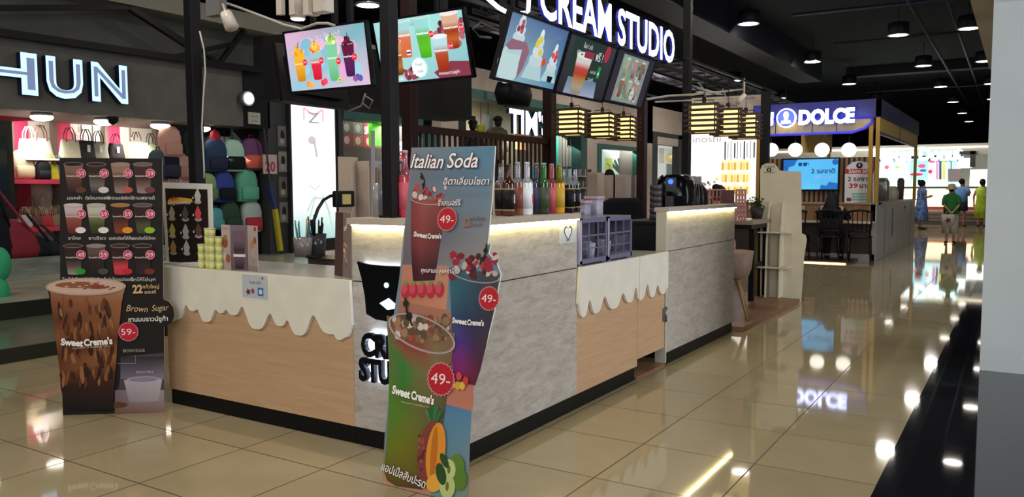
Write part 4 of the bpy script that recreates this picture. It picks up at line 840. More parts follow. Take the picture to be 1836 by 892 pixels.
# purple clear organiser with cups
t = thing('cup_organiser', 'purple translucent plastic drawer organiser holding clear cups on the low counter', 'organiser', (-.12, 1.7, .9))
PU = mat('purple_plastic', '706a88', .25); PUW = mat('pale_purple', 'b8b4cc', .3); CL = mat('clear_plastic', 'dde0ea', .1, alpha=.5)
Y0, Y1, X0, X1, Z0, Z1 = 1.29, 2.08, -.30, -.015, .912, 1.2
W_(MB().box(X0, X1, Y0, Y1, Z0, Z0+.012).box(X0, X1, Y0, Y1, Z1-.012, Z1), 'case', PU, t); W_(MB().box(X1-.06, X1+.01, Y0-.006, Y0, Z0, Z1-.01), 'pale_end_panel', PUW, t); W_(MB().box(X0, X1, Y0, Y0+.006, Z0, Z1).box(X0, X1, Y1-.006, Y1, Z0, Z1).box(X0, X0+.006, Y0, Y1, Z0, Z1), 'clear_side', mat('clear_grey_side', '8c8aa0', .15, alpha=.3), t)
mid = (Y0+Y1)/2
for (a_, b_) in ((Y0, mid-.004), (mid+.004, Y1)):
    f = MB().box(X1, X1+.012, a_, b_, Z0, Z0+.03).box(X1, X1+.012, a_, b_, Z1-.03, Z1).box(X1, X1+.012, a_, a_+.028, Z0, Z1).box(X1, X1+.012, b_-.02, b_, Z0, Z1)
    for k in (1, 2): yy = a_+(b_-a_)*k/3; f.box(X1+.002, X1+.01, yy-.004, yy+.004, Z0, Z1)
    f.box(X1+.002, X1+.01, a_, b_, Z0+.17, Z0+.18); f.box(X1+.002, X1+.01, a_, b_, Z0+.09, Z0+.097)
    d_ = W_(f, 'door', PU, t); 
    W_(MB().box(X1+.010, X1+.016, a_, a_+.012, Z0+.02, Z1-.01), 'pale_edge', PUW, t)
for y in (Y0+.03, mid-.03, mid+.05, Y1-.04): W_(MB().box(X1-.05, X1, y-.02, y+.02, .9, .912), 'foot', PU, t)
for i in range(6):
    o = thing('clear_cup', 'clear plastic cup number in the purple organiser', 'cup', (-.1-.09*(i % 2), Y0+.09+.12*i, Z0+.015), 0, 'clear cups in the organiser'); o['label'] = 'clear plastic cup standing inside the purple organiser, %s from the bottle end' % ['first', 'second', 'third', 'fourth', 'fifth', 'sixth'][i]
    MB().lathe([(.026, 0), (.038, .1), (.036, .1), (.024, .004)], n=14).build('cup_wall', CL, o)
# condiment things behind the organiser
tag(MB().loft([(-.35, 1.45, .9, .06, .09), (-.35, 1.45, 1.3, .06, .09)], p=8).build('grey_bin', mat('taupe_plastic', '8a7c6c', .4)), 'tall taupe box behind the bottle end of the counter', 'box')
o = thing('squeeze_bottle', 'orange squeeze bottle with white nozzle behind the organiser', 'bottle', (-.34, 1.86, .9)); MB().lathe([(.03, 0), (.032, .28), (.012, .34)]).build('bottle_body', col('c86030', .4), o); MB().lathe([(.012, .34), (.004, .39)]).build('nozzle', col('e8e0d8', .4), o)
def jar(x, y, lab, cl, liq, h=.42):
    o = thing('drink_jar', lab, 'jar', (x, y, .9)); MB().loft([(0, 0, 0, .055, .05), (0, 0, h*.62, .055, .05)], p=6).build('liquid', lq(liq), o); MB().loft([(0, 0, h*.62, .056, .051), (0, 0, h*.95, .056, .051)], p=6).build('clear_wall', mat('milky_'+cl, cl, .2), o); MB().loft([(0, 0, h*.95, .065, .06), (0, 0, h, .065, .06)], p=6).build('lid', col('b89ca4', .4), o)
jar(-.36, 2.0, 'narrow jar of dark drink with pale top behind the organiser', '9c98ac', '3a3038', .4); jar(-.34, 2.16, 'clear square jar with pink lid and dark drink', 'a8a4b4', '201820', .43); jar(-.42, 2.32, 'second square jar with pink lid, right of its twin', '9894a4', '1c161c', .42)
# sink / grey bin and utensils by the gate
pt = at(1160, 443, 'z', .905); pt.y = min(pt.y, 2.62); o = thing('grey_tub', 'grey rounded metal tub on the gate end of the low counter', 'tub', (pt.x-.10, pt.y, .9)); MB().loft([(0, 0, 0, .07, .13), (0, 0, .12, .075, .14), (0, 0, .12, .065, .13), (0, 0, .02, .06, .12)], p=5).build('tub_wall', mat('grey_metal', '5c5f62', .35, metal=.4), o)
# office chair behind
pc = at(1140, 343, 'x', -.95); o = thing('office_chair', 'black office chair inside the kiosk behind the gate', 'chair', (-.95, pc.y, .02), .9)
MB().loft([(0, 0, .45, .24, .24), (0, 0, .5, .27, .27), (0, 0, .54, .24, .24)], p=4).build('seat', BLACK, o); MB().loft([(0, .24, .62, .2, .03), (0, .27, .95, .26, .04), (0, .28, 1.22, .24, .035), (0, .28, 1.27, .15, .03)], p=4).build('backrest', mat('black_fabric', '15161c', .8), o)
MB().tube([(0, 0, .1), (0, 0, .46)], .03).build('column', BLACK, o); MB().bar((0, .2, .48), (0, .27, .75), .05).build('back_support', BLACK, o)
for k in range(5): MB().bar((0, 0, .1), (.28*math.cos(k*1.257), .28*math.sin(k*1.257), .04), .04).build('leg', BLACK, o)
# air fryer and companions on the far counter
o = thing('air_fryer', 'glossy black air fryer with blue display on the far counter', 'air fryer', (-.30, 3.70, 1.12), .12)
MB().loft([(0, 0, 0, .15, .15), (0, 0, .02, .165, .165), (0, 0, .2, .175, .175), (0, 0, .34, .155, .155), (0, 0, .385, .12, .12), (0, 0, .39, .02, .02)], p=3).build('body', mat('gloss_black_shell', '0a0a0e', .18), o)
df_ = MB().box(-.12, .12, -.185, -.165, .04, .2).build('drawer_front', mat('gloss_black_shell', '0a0a0e', .18), o); MB().box(-.03, .03, -.24, -.18, .06, .2).build('handle', mat('satin_grey', '4a4a4e', .3), df_)
cp_ = MB().prism([(-.045, .24), (.045, .24), (.045, .36), (-.045, .36)], (0, -.155, 0), (1, 0, 0), (0, 0, 1), (0, -1, 0), .015).build('control_panel', mat('satin_grey', '4a4a4e', .3), o)
MB().lathe([(.022, -.004), (.022, .004)], (0, -.176, .325), axis='y').build('display', glow('2c50ff', 4), cp_)
o = thing('kettle', 'dark ribbed rounded canister right of the air fryer', 'canister', (-.23, at(1250, 350, 'x', -.23).y, 1.12)); MB().lathe([(.09, 0), (.1, .04), (.1, .18), (.085, .26), (.05, .30), (.01, .31)], n=14).build('canister_body', mat('dark_shell', '1a1517', .3), o)
b = MB()
for k in range(6): an = -.9+k*.36; b.tube([(.1*math.sin(an)*s+0, -.1*math.cos(an)*s, z) for s, z in ((1.0, .03), (1.01, .18), (.86, .26), (.5, .30))], .004, n=5)
b.build('trim_lines', mat('brushed', '8c8480', .3, metal=.6), o)
o = thing('cup_tower', 'dark stack of lids on the cabinet left of the air fryer', 'stack', (-.33, at(1176, 350, 'x', -.33).y, 1.12)); b = MB()
for k in range(6): b.lathe([(.05, k*.05), (.055, k*.05+.03), (.05, k*.05+.048)], n=14)
b.build('lids', mat('dark_grey_plastic', '4c4448', .4), o)
tag(MB().box(-.42, -.27, 4.12, 4.30, 1.12, 1.13).box(-.42, -.27, 4.12, 4.13, 1.12, 1.5).box(-.42, -.27, 4.29, 4.30, 1.12, 1.5).box(-.42, -.41, 4.12, 4.30, 1.12, 1.52).box(-.42, -.3, 4.2, 4.21, 1.13, 1.5).build('lid_dispenser', mat('frosted_white', 'aaa8a4', .5)), 'tall white open-front cup dispenser at the far end of the counter', 'dispenser')
tag(MB().loft([(-.33, 4.36, 1.12, .03, .05), (-.33, 4.36, 1.16, .05, .12), (-.33, 4.36, 1.165, .04, .11)], p=2).build('brown_tray', col('6a4c38')), 'small brown oval tray at the far end of the counter', 'tray')
t = thing('side_cabinet', 'low brown cabinet along the back of the deck, carrying the cup dispensers', 'cabinet', (-2.15, 5.8, .05))
W_(MB().box(-2.32, -2.08, 4.62, 6.84, .051, .88), 'carcass', MATS['carcass_brown'], t); W_(MB().box(-2.32, -2.07, 4.6, 6.84, .88, .9), 'top', CAP, t)
# white cardboard displays, lamp, cups with straws seen over the left counter
def display_card(px0, px1, top, y, lab, c='cbbfb4', arrow=False, zb=.9):
    l_ = at(px0, 420, 'y', y).x; r_ = at(px1, 420, 'y', y).x; z1 = at(px0, top, 'y', y).z
    t = thing('display_box', lab, 'display box', ((l_+r_)/2, y, zb)); m_ = col(c, .6)
    W_(MB().box(l_, r_, y, y+.02, zb, z1).box(l_, l_+.01, y-.1, y, zb, z1-.02).box(r_-.01, r_, y-.1, y, zb, z1-.02).box(l_, r_, y-.1, y, zb, zb+.01), 'shell', m_, t)
    if arrow:
        a = Art(((l_+r_)/2, y-.001, (zb+z1)/2), (1, 0, 0), (0, 0, 1), (0, -1, 0)); a.rect(-.03, .07, .06, .05, 'b0a49a'); a.poly([(-.045, .05), (.045, .05), (0, 0)], 'a4988e'); a.build('embossed_arrow', t)
bcy = 3.4
def bc_item(x, y): return (x, y)
def card(px0, px1, top, x_, lab, c, arrow=False):
    p0_ = at(px0, top, 'x', x_); p1_ = at(px1, top, 'x', x_); t = thing('display_box', lab, 'display box', (x_, (p0_.y+p1_.y)/2, .9)); m_ = col(c, .6); z1 = p0_.z
    W_(MB().box(x_-.02, x_, p0_.y, p1_.y, .9, z1).box(x_, x_+.12, p0_.y, p0_.y+.01, .9, z1-.03).box(x_, x_+.12, p1_.y-.01, p1_.y, .9, z1-.03).box(x_, x_+.12, p0_.y, p1_.y, .9, .91), 'shell', m_, t)
    if arrow:
        a = Art((x_+.001, (p0_.y+p1_.y)/2, 1.3), (0, 1, 0), (0, 0, 1), (1, 0, 0)); a.rect(-.04, .06, .08, .05, 'b0a49a'); a.poly([(-.06, .05), (.06, .05), (0, 0)], 'a4988e'); a.build('embossed_arrow', t)
card(609, 641, 281, -2.14, 'cream cardboard cup dispenser with arrow, left of the black counter post', 'b8a494', True)
card(642, 657, 294, -2.15, 'tan cardboard sheet right of the cream cup dispenser', '9a7c5c')
card(668, 690, 288, -2.1, 'pale grey dispenser box just left of the front post', 'a8a4a4'); card(714, 733, 288, -2.1, 'pale grey dispenser box between the front post and the standee', 'a8a4a4')
card(1055, 1084, 309, -2.14, 'cream paper cup dispenser right of the bottles', 'b0a094'); card(1106, 1146, 313, -2.14, 'wide cream dispenser board under the teal window', 'a89a90')
p_ = at(560, 424, 'x', -2.1)
def tin(px, x_, r_, h, lab, c_, straws, cs):
    p_ = at(px, 425, 'x', x_); t = thing('straw_holder', lab, 'holder', (x_, p_.y, .9)); MB().lathe([(r_*.85, 0), (r_, h), (r_*.9, h), (r_*.8, .01)], n=16).build('holder_cup', mat('holder_'+c_, c_, .2, trans=.3), t)
    for k in range(straws):
        an = random.uniform(0, 6.28); MB().tube([(r_*.4*math.cos(an), r_*.4*math.sin(an), .02), (r_*.75*math.cos(an), r_*.75*math.sin(an), h+random.uniform(.06, .14))], .005, n=6).build('straw', col(cs[k % len(cs)], .4), t)
tin(543, -2.1, .07, .14, 'clear holder of coloured straws on the back counter', 'a09890', 9, ['c8a838', '2c7a94', '2c8c7c', '28488c'])
tin(567, -2.1, .075, .16, 'dark holder of black straws on the back counter', '4c4850', 12, ['101014'])
p_ = at(555, 425, 'x', -2.0)
t = thing('desk_lamp', 'black arched gooseneck lamp over the back counter', 'lamp', (-1.95, p_.y, .9)); 
pts = [at(563, 424, 'x', -1.95), at(563, 395, 'x', -1.95), at(570, 375, 'x', -1.95), at(580, 359, 'x', -1.95), at(592, 352, 'x', -1.95), at(602, 350, 'x', -1.95)]
W_(MB().tube(pts, .012), 'gooseneck', BLACK, t); W_(MB().lathe([(.06, .9), (.06, .915)], (pts[0].x, pts[0].y, 0)), 'base', BLACK, t)
pp = at(616, 357, 'x', -1.95); W_(MB().box(pp.x-.02, pp.x+.02, pp.y-.1, pp.y+.1, pp.z-.06, pp.z+.06), 'head', BLACK, t, .01); W_(MB().box(pp.x+.021, pp.x+.024, pp.y-.035, pp.y+.055, pp.z-.04, pp.z+.035), 'yellow_note', col('c8b468'), t)
t = thing('acrylic_sheet', 'tall clear acrylic guard standing on the back counter', 'guard', (-1.9, 2.0, .9)); a_ = at(668, 400, 'x', -1.88); b_ = at(673, 235, 'x', -1.88)
W_(MB().bar((-1.88, a_.y, .9), (-1.88, a_.y+.02, b_.z), .012, t2=.03), 'pole', mat('white_rod', 'a0a0a8', .3), t); W_(MB().box(-1.95, -1.82, a_.y-.05, a_.y+.05, .9, .915), 'foot', MATS['white_rod'], t)
# small light over the left counter: clear box on corner counter edge
tag(MB().loft([(-.66, .17, 1.2355, .02, .03), (-.66, .17, 1.42, .02, .03)], p=8).build('holder_tube', mat('grey_acrylic', '8c8a8c', .2)), 'grey clear tube holder on the left end of the corner counter', 'holder')
# electrical: spotlights over the front, speaker, cables
SP = mat('white_spot', 'c8bcb0', .4)
t = thing('ceiling_spots', 'cluster of white track spotlights with one lit, above the left menu screen', 'spotlight cluster', (-1.9, .3, 2.8))
def spot(px, py, y, r_, l, lit, tilt=(0, 0)):
    p_ = at(px, py, 'y', y); b = MB().lathe([(r_, 0), (r_, l), (r_*.6, l+.02)], (p_.x, p_.y, p_.z), n=18); sp_ = W_(b, 'spot_can', SP, t)
    W_(MB().lathe([(r_*.85, -.004), (r_*.85, -.001)], (p_.x, p_.y, p_.z), n=18), 'lens', glow('fff4e0', 14) if lit else col('d8d0c4'), t)
spot(534, 34, .3, .045, .14, True); spot(561, 26, .34, .045, .14, False)
for px, x1_ in ((500, 510), (523, 533), (548, 558)):
    a_ = at(px, 28, 'y', .26); W_(MB().box(a_.x, a_.x+.045, .24, .27, a_.z, a_.z+.5), 'bracket', SP, t)
a_ = at(570, 24, 'y', .3); W_(MB().box(a_.x, a_.x+.09, .26, .34, a_.z, a_.z+.09), 'driver_box', SP, t); W_(MB().box(-2.1, -1.3, .26, .34, 3.0, 3.04).box(-1.75, -1.72, .28, .32, 3.04, 3.46), 'track', dk2, t)
t = thing('spotlight', 'white cylindrical spotlight on a grey box beside the left post', 'spotlight', (-1.8, .12, 2.7)); a_ = at(405, 24, 'y', .1); b_ = at(416, 50, 'y', .1)
W_(MB().tube([a_, b_], [.035, .042], n=18), 'spot_can', SP, t); c_ = at(388, 14, 'y', .12); W_(MB().box(c_.x-.06, c_.x+.06, .09, .15, c_.z-.05, c_.z+.09), 'junction_box', mat('grey_box', '6c6c6c', .5), t); W_(MB().tube([a_, at(400, 8, 'y', .12), (c_.x, .12, c_.z)], .008), 'arm', SP, t); W_(MB().box(c_.x-.02, c_.x+.02, .10, .14, c_.z+.09, 3.46), 'hanger', dk2, t)
WC = mat('white_cable', 'a8a49c', .5)
def cable(lab, pts, ax, c_, r_=.008, m_=None):
    o = MB().tube([at(x, y, ax, c_) for x, y in pts], r_, n=6).build('cable', m_ or WC); tag(o, lab, 'cable')
cable('white cable sagging from the left post to the left menu screen', [(400, 4), (430, 14), (480, 33), (510, 45), (540, 52), (568, 42), (588, 42), (600, 46)], 'y', .22)
cable('white cable hanging down along the left post', [(358, 56), (366, 90), (368, 130), (364, 180), (362, 230), (366, 300), (366, 320)], 'y', .07, .005)
cable('looped white cable hanging below the left menu screen', [(655, 168), (650, 185), (662, 195), (668, 180), (655, 172), (648, 190), (625, 200)], 'y', .5, .006, mat('grey_cable', '6c6a66', .5))
cable('coiled white cable left of the blue aisle screen', [(880, 68), (860, 66), (848, 52), (862, 40), (884, 52), (900, 58)], 'x', -.6, .008, MATS['grey_cable'])
cable('long white cable strung from the kiosk corner towards the far kiosk', [(1160, 178), (1200, 172), (1238, 170), (1290, 165), (1335, 160)], 'x', -.4, .01)
cable('second white cable strung below the first towards the far kiosk', [(1175, 183), (1238, 180), (1300, 177), (1352, 175)], 'x', -.42, .008)
t = thing('loudspeaker', 'black curved loudspeaker hung below the first aisle screen', 'loudspeaker', (-1.2, 3, 2)); a_ = at(921, 170, 'x', -1.3)
W_(MB().loft([(a_.x, a_.y, a_.z-.09, .08, .17), (a_.x, a_.y, a_.z, .1, .2), (a_.x, a_.y, a_.z+.09, .08, .18)], p=4), 'cabinet', mat('speaker_black', '0c0c12', .5), t); W_(MB().tube([(a_.x, a_.y, a_.z+.09), (a_.x, a_.y, 3.46)], .012), 'hanger', BLACK, t)
# ------------------------------------------------------------------ café kiosk behind: deck, lamps, furniture
tag(MB().box(-2.33, .09, 4.51, 6.85, 0, .05).build('wooden_deck', BROWNWOOD), 'brown wooden platform beyond the far aisle counter', 'platform')
def pendant(px, py, x, lab, rz=0):
    p_ = at(px, py, 'x', x); t = thing('pendant_lamp', lab, 'lamp', tuple(p_), rz, 'slatted pendant lamps'); s = .135; zz = .125
    wm = mat('walnut_slat', '3c2414', .5); b = MB()
    for k in range(6):
        z = -zz+k*.05
        for sg in (-1, 1): b.box(-s-.03, s+.03, sg*s-.006, sg*s+.006, z-.012, z+.012); b.box(sg*s-.006, sg*s+.006, -s-.03, s+.03, z-.012, z+.012)
    for sx in (-1, 1):
        for sy in (-1, 1): b.box(sx*(s-.012)-.006, sx*(s-.012)+.006, sy*(s-.012)-.006, sy*(s-.012)+.006, -zz-.01, zz+.01)
    b.build('slats', wm, t)
    MB().box(-s+.035, s-.035, -s+.035, s-.035, -zz, zz).build('glowing_shade', mat('amber_shade', 'ffdc8c', .5, emit=1.7), t)
    MB().tube([(-.09, 0, zz), (-.09, 0, zz+.05), (.09, 0, zz+.05), (.09, 0, zz)], .004).lathe([(.02, zz+.02), (.02, zz+.08)], n=10).build('handle', BLACK, t)
    MB().tube([(0, 0, zz+.08), (0, 0, 2.56-p_.z if x < -1 else 2.54-p_.z)], .004, n=5).build('cord', BLACK, t)
for i, (px, py) in enumerate(((1025, 220), (1080, 226), (1118, 231))): pendant(px, py, -1.7, 'glowing slatted wooden lamp of the left trio, %s' % ['nearest the bottles', 'in the middle', 'at its right end'][i], .1)
for i, (px, py) in enumerate(((1262, 213), (1305, 220), (1337, 227))): pendant(px, py, -.3, 'glowing slatted wooden lamp of the right trio, %s' % ['beside the black post', 'in the middle', 'nearest the blue lettering'][i], .15)
t = thing('lamp_frame', 'thin black ceiling frame the slatted lamps hang from', 'frame', (-1, 5.5, 2.56))
for a_, b_ in (((-1.7, 4.2), (-1.7, 6.96)), ((-.3, 3.9), (-.3, 7.1)), ((-2, 6.92), (-.3, 7.09)), ((-2, 4.42), (-.3, 4.0))): W_(MB().bar((*a_, 2.56), (*b_, 2.56), .022), 'beam', BLACK, t)
post(-.42, 7.08, .10, .0, 2.58, 'black post with gold edge behind the white take home stand'); 
tag(MB().box(-.52, -.475, 7.06, 7.1, 0, 2.15).build('gold_strip', mat('gold', 'b08a4c', .3, metal=.7)), 'gold metal strip left of the far black post', 'strip')
# white take home stand
ST = mat('white_foamboard', 'c6bca4', .6)
t = thing('display_stand', 'tall white TAKE HOME display stand with two shelves beside the deck', 'stand', (-.2, 7.0, 0))
def qs(px, py): p_ = at(px, py, 'y', 6.97); return (p_.x, max(0, p_.z))
PO = [qs(1363, 536), (qs(1363, 305)), qs(1366, 297), qs(1374, 293), qs(1386, 293), qs(1393, 299), qs(1397, 306), qs(1436, 308), qs(1437, 419), qs(1444, 422), qs(1446, 430), qs(1441, 465), qs(1436, 537), ]
PO[0] = (PO[0][0], 0); PO[-1] = (PO[-1][0], 0)
W_(MB().prism(PO, (0, 6.97, 0), (1, 0, 0), (0, 0, 1), (0, 1, 0), .02), 'back_panel', ST, t)
for px in (1378, 1402):
    x, _ = qs(px, 500); a_ = qs(px, 362)[1]
    W_(MB().prism([(6.97, .05), (6.78, .05), (6.80, a_*.6), (6.9, a_-.05), (6.97, a_)], (x, 0, 0), (0, 1, 0), (0, 0, 1), (1, 0, 0), .012), 'side_fin', ST, t)
for py in (416, 478):
    z = qs(1390, py)[1]; W_(MB().box(qs(1368, 400)[0], qs(1420, 400)[0], 6.74, 6.97, z-.008, z+.008), 'shelf', ST, t)
a = Art((0, 6.969, 0), (1, 0, 0), (0, 0, 1), (0, -1, 0)); a.ptext('TAKE', (1370, 301), (1390, 301), 4, c='6c7464'); x, y = a.q(1379, 305); a.disc(x, y, .028, '20241c'); a.disc(x, y, .012, 'b0a890', .02); a.ptext('HOME', (1370, 311), (1390, 311), 3, c='6c7464'); a.build('printed_name', t)
# tall dark table with plant, shell chair
p_ = at(1340, 392, 'x', -.55); zt = p_.z
t = thing('high_table', 'dark-legged high table with pale top behind the far counter', 'table', (-.6, p_.y, .05)); Y = p_.y-.15
W_(MB().box(-1.5, -.3, Y-.5, Y+.35, zt-.05, zt), 'tabletop', mat('pale_table', '8c7a68', .4), t); W_(MB().box(-1.48, -.32, Y-.48, Y+.33, zt-.10, zt-.05), 'apron', BLACK, t)
for x in (-1.44, -.36):
    for y in (Y-.3, Y+.3): W_(MB().box(x-.03, x+.03, y-.03, y+.03, .05, zt-.1), 'leg', BLACK, t)
W_(MB().box(-.38, -.34, Y-.3, Y+.3, .45, .49), 'stretcher', BLACK, t)
t = thing('shell_chair', 'taupe shell chair with splayed wooden legs on the deck', 'chair', (-.27, 5.12, .05), -1.3)
MB().loft([(0, 0, .40, .16, .16), (0, 0, .42, .23, .22), (0, 0, .5, .27, .25), (0, 0, .68, .29, .27), (0, 0, .68, .27, .25), (0, 0, .5, .25, .23), (0, 0, .44, .2, .2)], p=3).build('seat_shell', mat('taupe_shell', '8c7466', .5), t)
for sx in (-1, 1):
    for sy in (-1, 1): MB().tube([(sx*.1, sy*.1, .42), (sx*.22, sy*.22, 0)], [.02, .012]).build('leg', mat('beech', 'a07850', .5), t)
MB().box(-.06, .06, -.285, -.27, .56, .62).build('white_tag', col('d8d8d8'), t)
t = thing('shell_chair', 'dark slim chair standing behind the taupe shell chair', 'chair', (-.7, 5.7, .05), -1.0)
MB().loft([(0, 0, .44, .2, .2), (0, 0, .48, .21, .21)], p=4).build('seat', BLACK, t); MB().loft([(0, .2, .48, .19, .015), (0, .24, .95, .17, .015)], p=4).build('backrest', BLACK, t)
for sx in (-1, 1):
    for sy in (-1, 1): MB().tube([(sx*.17, sy*.17, .45), (sx*.2, sy*.2, 0)], .013).build('leg', BLACK, t)
t = thing('potted_plant', 'small leafy plant in a dark pot on the high table', 'plant', (-.42, Y+.1, zt))
MB().lathe([(.06, 0), (.085, .13), (.075, .13), (.07, .11)], n=16).build('pot', col('2e2a28', .5), t)
b = MB(); random.seed(9)
for k in range(70):
    an = random.uniform(0, 6.28); r_ = random.uniform(0, .13); z = .13+random.uniform(0, .12); c_ = Vector((r_*math.cos(an), r_*math.sin(an), z)); d_ = Vector((random.uniform(-1, 1), random.uniform(-1, 1), random.uniform(0, 1))).normalized()*.03; e_ = d_.cross(Vector((.3, .5, 1))).normalized()*.016
    b.add([c_-d_, c_+e_, c_+d_, c_-e_], [(0, 1, 2, 3)])
b.build('foliage', mat('leaf_green', '4c6434', .6, var=.3), t); b = MB()
for k in range(5): b.tube([(0, 0, .12), (random.uniform(-.08, .08), random.uniform(-.08, .08), .22)], .004, n=5)
b.build('stem', col('3c4a28'), t)
for k in range(4): MB().ell((random.uniform(-.1, .1), random.uniform(-.1, .1), .26), .014, n=8, k=5).build('blossom', col('c8b8b0'), t)
# pink perforated boxes
PK = mat('salmon_card', 'b88078', .6)
def pinkrack(px0, px1, top, x, lab, n, m_):
    p0_ = at(px0, top, 'x', x); p1_ = at(px1, top, 'x', x); z1 = p0_.z; z0 = zt
    b = MB(); L_ = p1_.y-p0_.y
    for i in range(n+1): y = p0_.y+L_*i/n; b.box(x-.02, x, y-.012, y+.012, z0, z1)
    for j in range(m_+1): z = z0+(z1-z0)*j/m_; b.box(x-.02, x, p0_.y, p1_.y, z-.01, z+.01)
    t = thing('perforated_box', lab, 'box', (x, (p0_.y+p1_.y)/2, z0)); W_(b, 'front_grid', PK, t); W_(MB().box(x-.18, x-.14, p0_.y, p1_.y, z0, z1), 'back', mat('dark_pink', '5c3c3a', .7), t)
pinkrack(1252, 1300, 341, -.75, 'pink cut-out card rack on the high table, left of the white dispenser', 7, 4)
pinkrack(1322, 1338, 341, -.45, 'narrow pink cut-out card rack beside the potted plant', 3, 6)
# ------------------------------------------------------------------ DOLCE kiosk
DY = 13.4
def dq(px, py, y=DY): return at(px, py, 'y', y)
gold = mat('gold_metal', 'a8843c', .3, metal=.6); goldp = mat('gold_panel', 'b89848', .45, var=.1); viol = mat('violet_fascia', '26224c', .4); whitest = mat('white_stone_panel', '9c9792', .35, var=.12, vscale=2)
dwood = wood_mat('dolce_wood', '6a4a30', '866242', (8, 8, 1)); 
t = thing('cafe_counter', 'brown and white stone café counter under the blue-lit lettering', 'counter', (-1.2, 15, 0))
W_(MB().box(-3.4, -.02, DY, DY+.1, .74, 1.07), 'upper_front', dwood, t); W_(MB().box(-3.4, -.02, DY+.02, DY+.1, .12, .74), 'lower_front', mat('dark_brown_panel', '3a2a20', .5), t); W_(MB().box(-3.4, -.02, DY, DY+.1, 0, .12), 'plinth', whitest, t)
W_(MB().box(-.1, 0, DY, 19.9, 0, 1.07), 'side_panel', whitest, t); W_(MB().box(-3.4, .03, DY-.02, DY+.45, 1.07, 1.1).box(-.4, .03, DY, 19.9, 1.07, 1.1), 'worktop', mat('dolce_top', '8c7c6c', .3), t)
W_(MB().box(-3.4, -.02, DY-.42, DY, .72, .75), 'bar_shelf', mat('shelf_white', 'c8bca8', .4), t); W_(MB().box(.0, .008, 15.6, 15.68, .35, .95), 'door_pull', col('3a2c28', .4), t); W_(MB().box(.0, .006, 17.6, 17.9, .9, .95), 'slot', BLACK, t)
W_(MB().box(.0, .004, 14.55, 14.56, .02, 1.05).box(.0, .004, 19.0, 19.01, .02, 1.05), 'seam', BLACK, t)
p0 = dq(1440, 471, DY-1.0)
t = thing('step_platform', 'dark low platform with a lit edge below the black chairs', 'platform', (-1.7, DY-.5, 0)); W_(MB().box(-3.4, -.3, DY-1.0, DY-.01, 0, .04), 'platform_top', mat('dark_red_wood', '4a2c20', .4), t); W_(MB().box(-3.4, -.35, DY-1.02, DY-1.0, .0, .02), 'edge_light', glow('ffd8a0', 3), t)
# canopy
t = thing('cafe_canopy', 'violet and gold canopy of the café kiosk on gold posts', 'canopy', (-1.2, 15, 2.4))
zb = dq(1560, 236).z; zg = dq(1560, 210).z; ztop = dq(1560, 178).z
W_(MB().box(-2.35, .02, DY-.02, DY+.08, zg, ztop), 'violet_fascia', viol, t); W_(MB().box(-.06, .02, DY-.02, 20, zg, ztop), 'violet_fascia', viol, t)
W_(MB().prism([(-2.35, zb), (-.45, zb), (-.25, zb+.06), (-.14, zb+.16), (-.1, zg), (-2.35, zg)], (0, DY, 0), (1, 0, 0), (0, 0, 1), (0, 1, 0), .06), 'gold_panel', goldp, t)
W_(MB().tube([(-2.35, DY-.02, zb), (-.45, DY-.02, zb), (-.25, DY-.02, zb+.06), (-.14, DY-.02, zb+.16), (-.1, DY-.02, zg), (-2.35, DY-.02, zg)], .025, n=6), 'blue_edge_light', glow('3a34b0', .8), t)
for x in (-1.9, -1.2, -.75): W_(MB().box(x-.006, x+.006, DY-.006, DY, zb, zg), 'panel_joint', BLACK, t)
W_(MB().box(-.03, .0, DY+.3, 19.7, zb, zg), 'gold_panel', goldp, t); W_(MB().box(-.04, .01, DY+.2, 19.8, zb-.05, zb), 'lower_rail', col('4a3440', .4), t); W_(MB().box(-.001, .006, 16.4, 16.46, zb, zg), 'panel_joint', BLACK, t)
W_(MB().box(-2.3, -.1, DY+.1, 20, ztop-.12, ztop-.05), 'roof', mat('canopy_black', '0c0b10', .8), t)
W_(MB().box(-2.3, -1.6, DY+4, DY+4.08, zb-.2, zg), 'rear_gold_panel', goldp, t)
for x, y in ((-.02, DY+.05), (-.14, DY+.05), (-.02, 19.8), (-1.65, DY+4)): W_(MB().box(x-.035, x+.035, y-.035, y+.035, 1.1, zg+.02), 'gold_post', gold, t)
fr = glow('ecf2ff', 3.2); sd = glow('3a50ff', 1.5)
t = thing('cafe_sign', 'white glowing lettering with round logo and blue halo over the café kiosk', 'sign', (-1.3, DY-.1, 2.5))
a_ = dq(1433, 225, DY-.1); b_ = dq(1533, 222, DY-.1); hh = dq(1480, 197, DY-.1).z-dq(1480, 222, DY-.1).z
letter_sign(t, 'DOLCE', (a_.x, DY-.1, a_.z+.02), (1, 0, 0), (0, 0, 1), (0, -1, 0), hh*1.02, b_.x-a_.x, .06, fr, sd, weight=.055)
a_ = dq(1366, 226, DY-.1); b_ = dq(1388, 226, DY-.1); letter_sign(t, 'เซ่', (a_.x, DY-.1, a_.z), (1, 0, 0), (0, 0, 1), (0, -1, 0), hh*.8, b_.x-a_.x, .06, fr, sd, weight=.04)
a_ = dq(1325, 226, DY-.1); b_ = dq(1361, 226, DY-.1); letter_sign(t, 'โด', (a_.x, DY-.1, a_.z), (1, 0, 0), (0, 0, 1), (0, -1, 0), hh*.8, b_.x-a_.x, .06, fr, sd, weight=.04)
c_ = dq(1410, 212, DY-.1)
W_(MB().lathe([(.19, 0), (.19, .05)], (c_.x, DY-.12, c_.z), axis='y', n=28), 'logo_disc', fr, t); W_(MB().lathe([(.165, 0), (.165, .008)], (c_.x, DY-.13, c_.z), axis='y', n=28), 'logo_field', glow('4a58d8', .9), t)
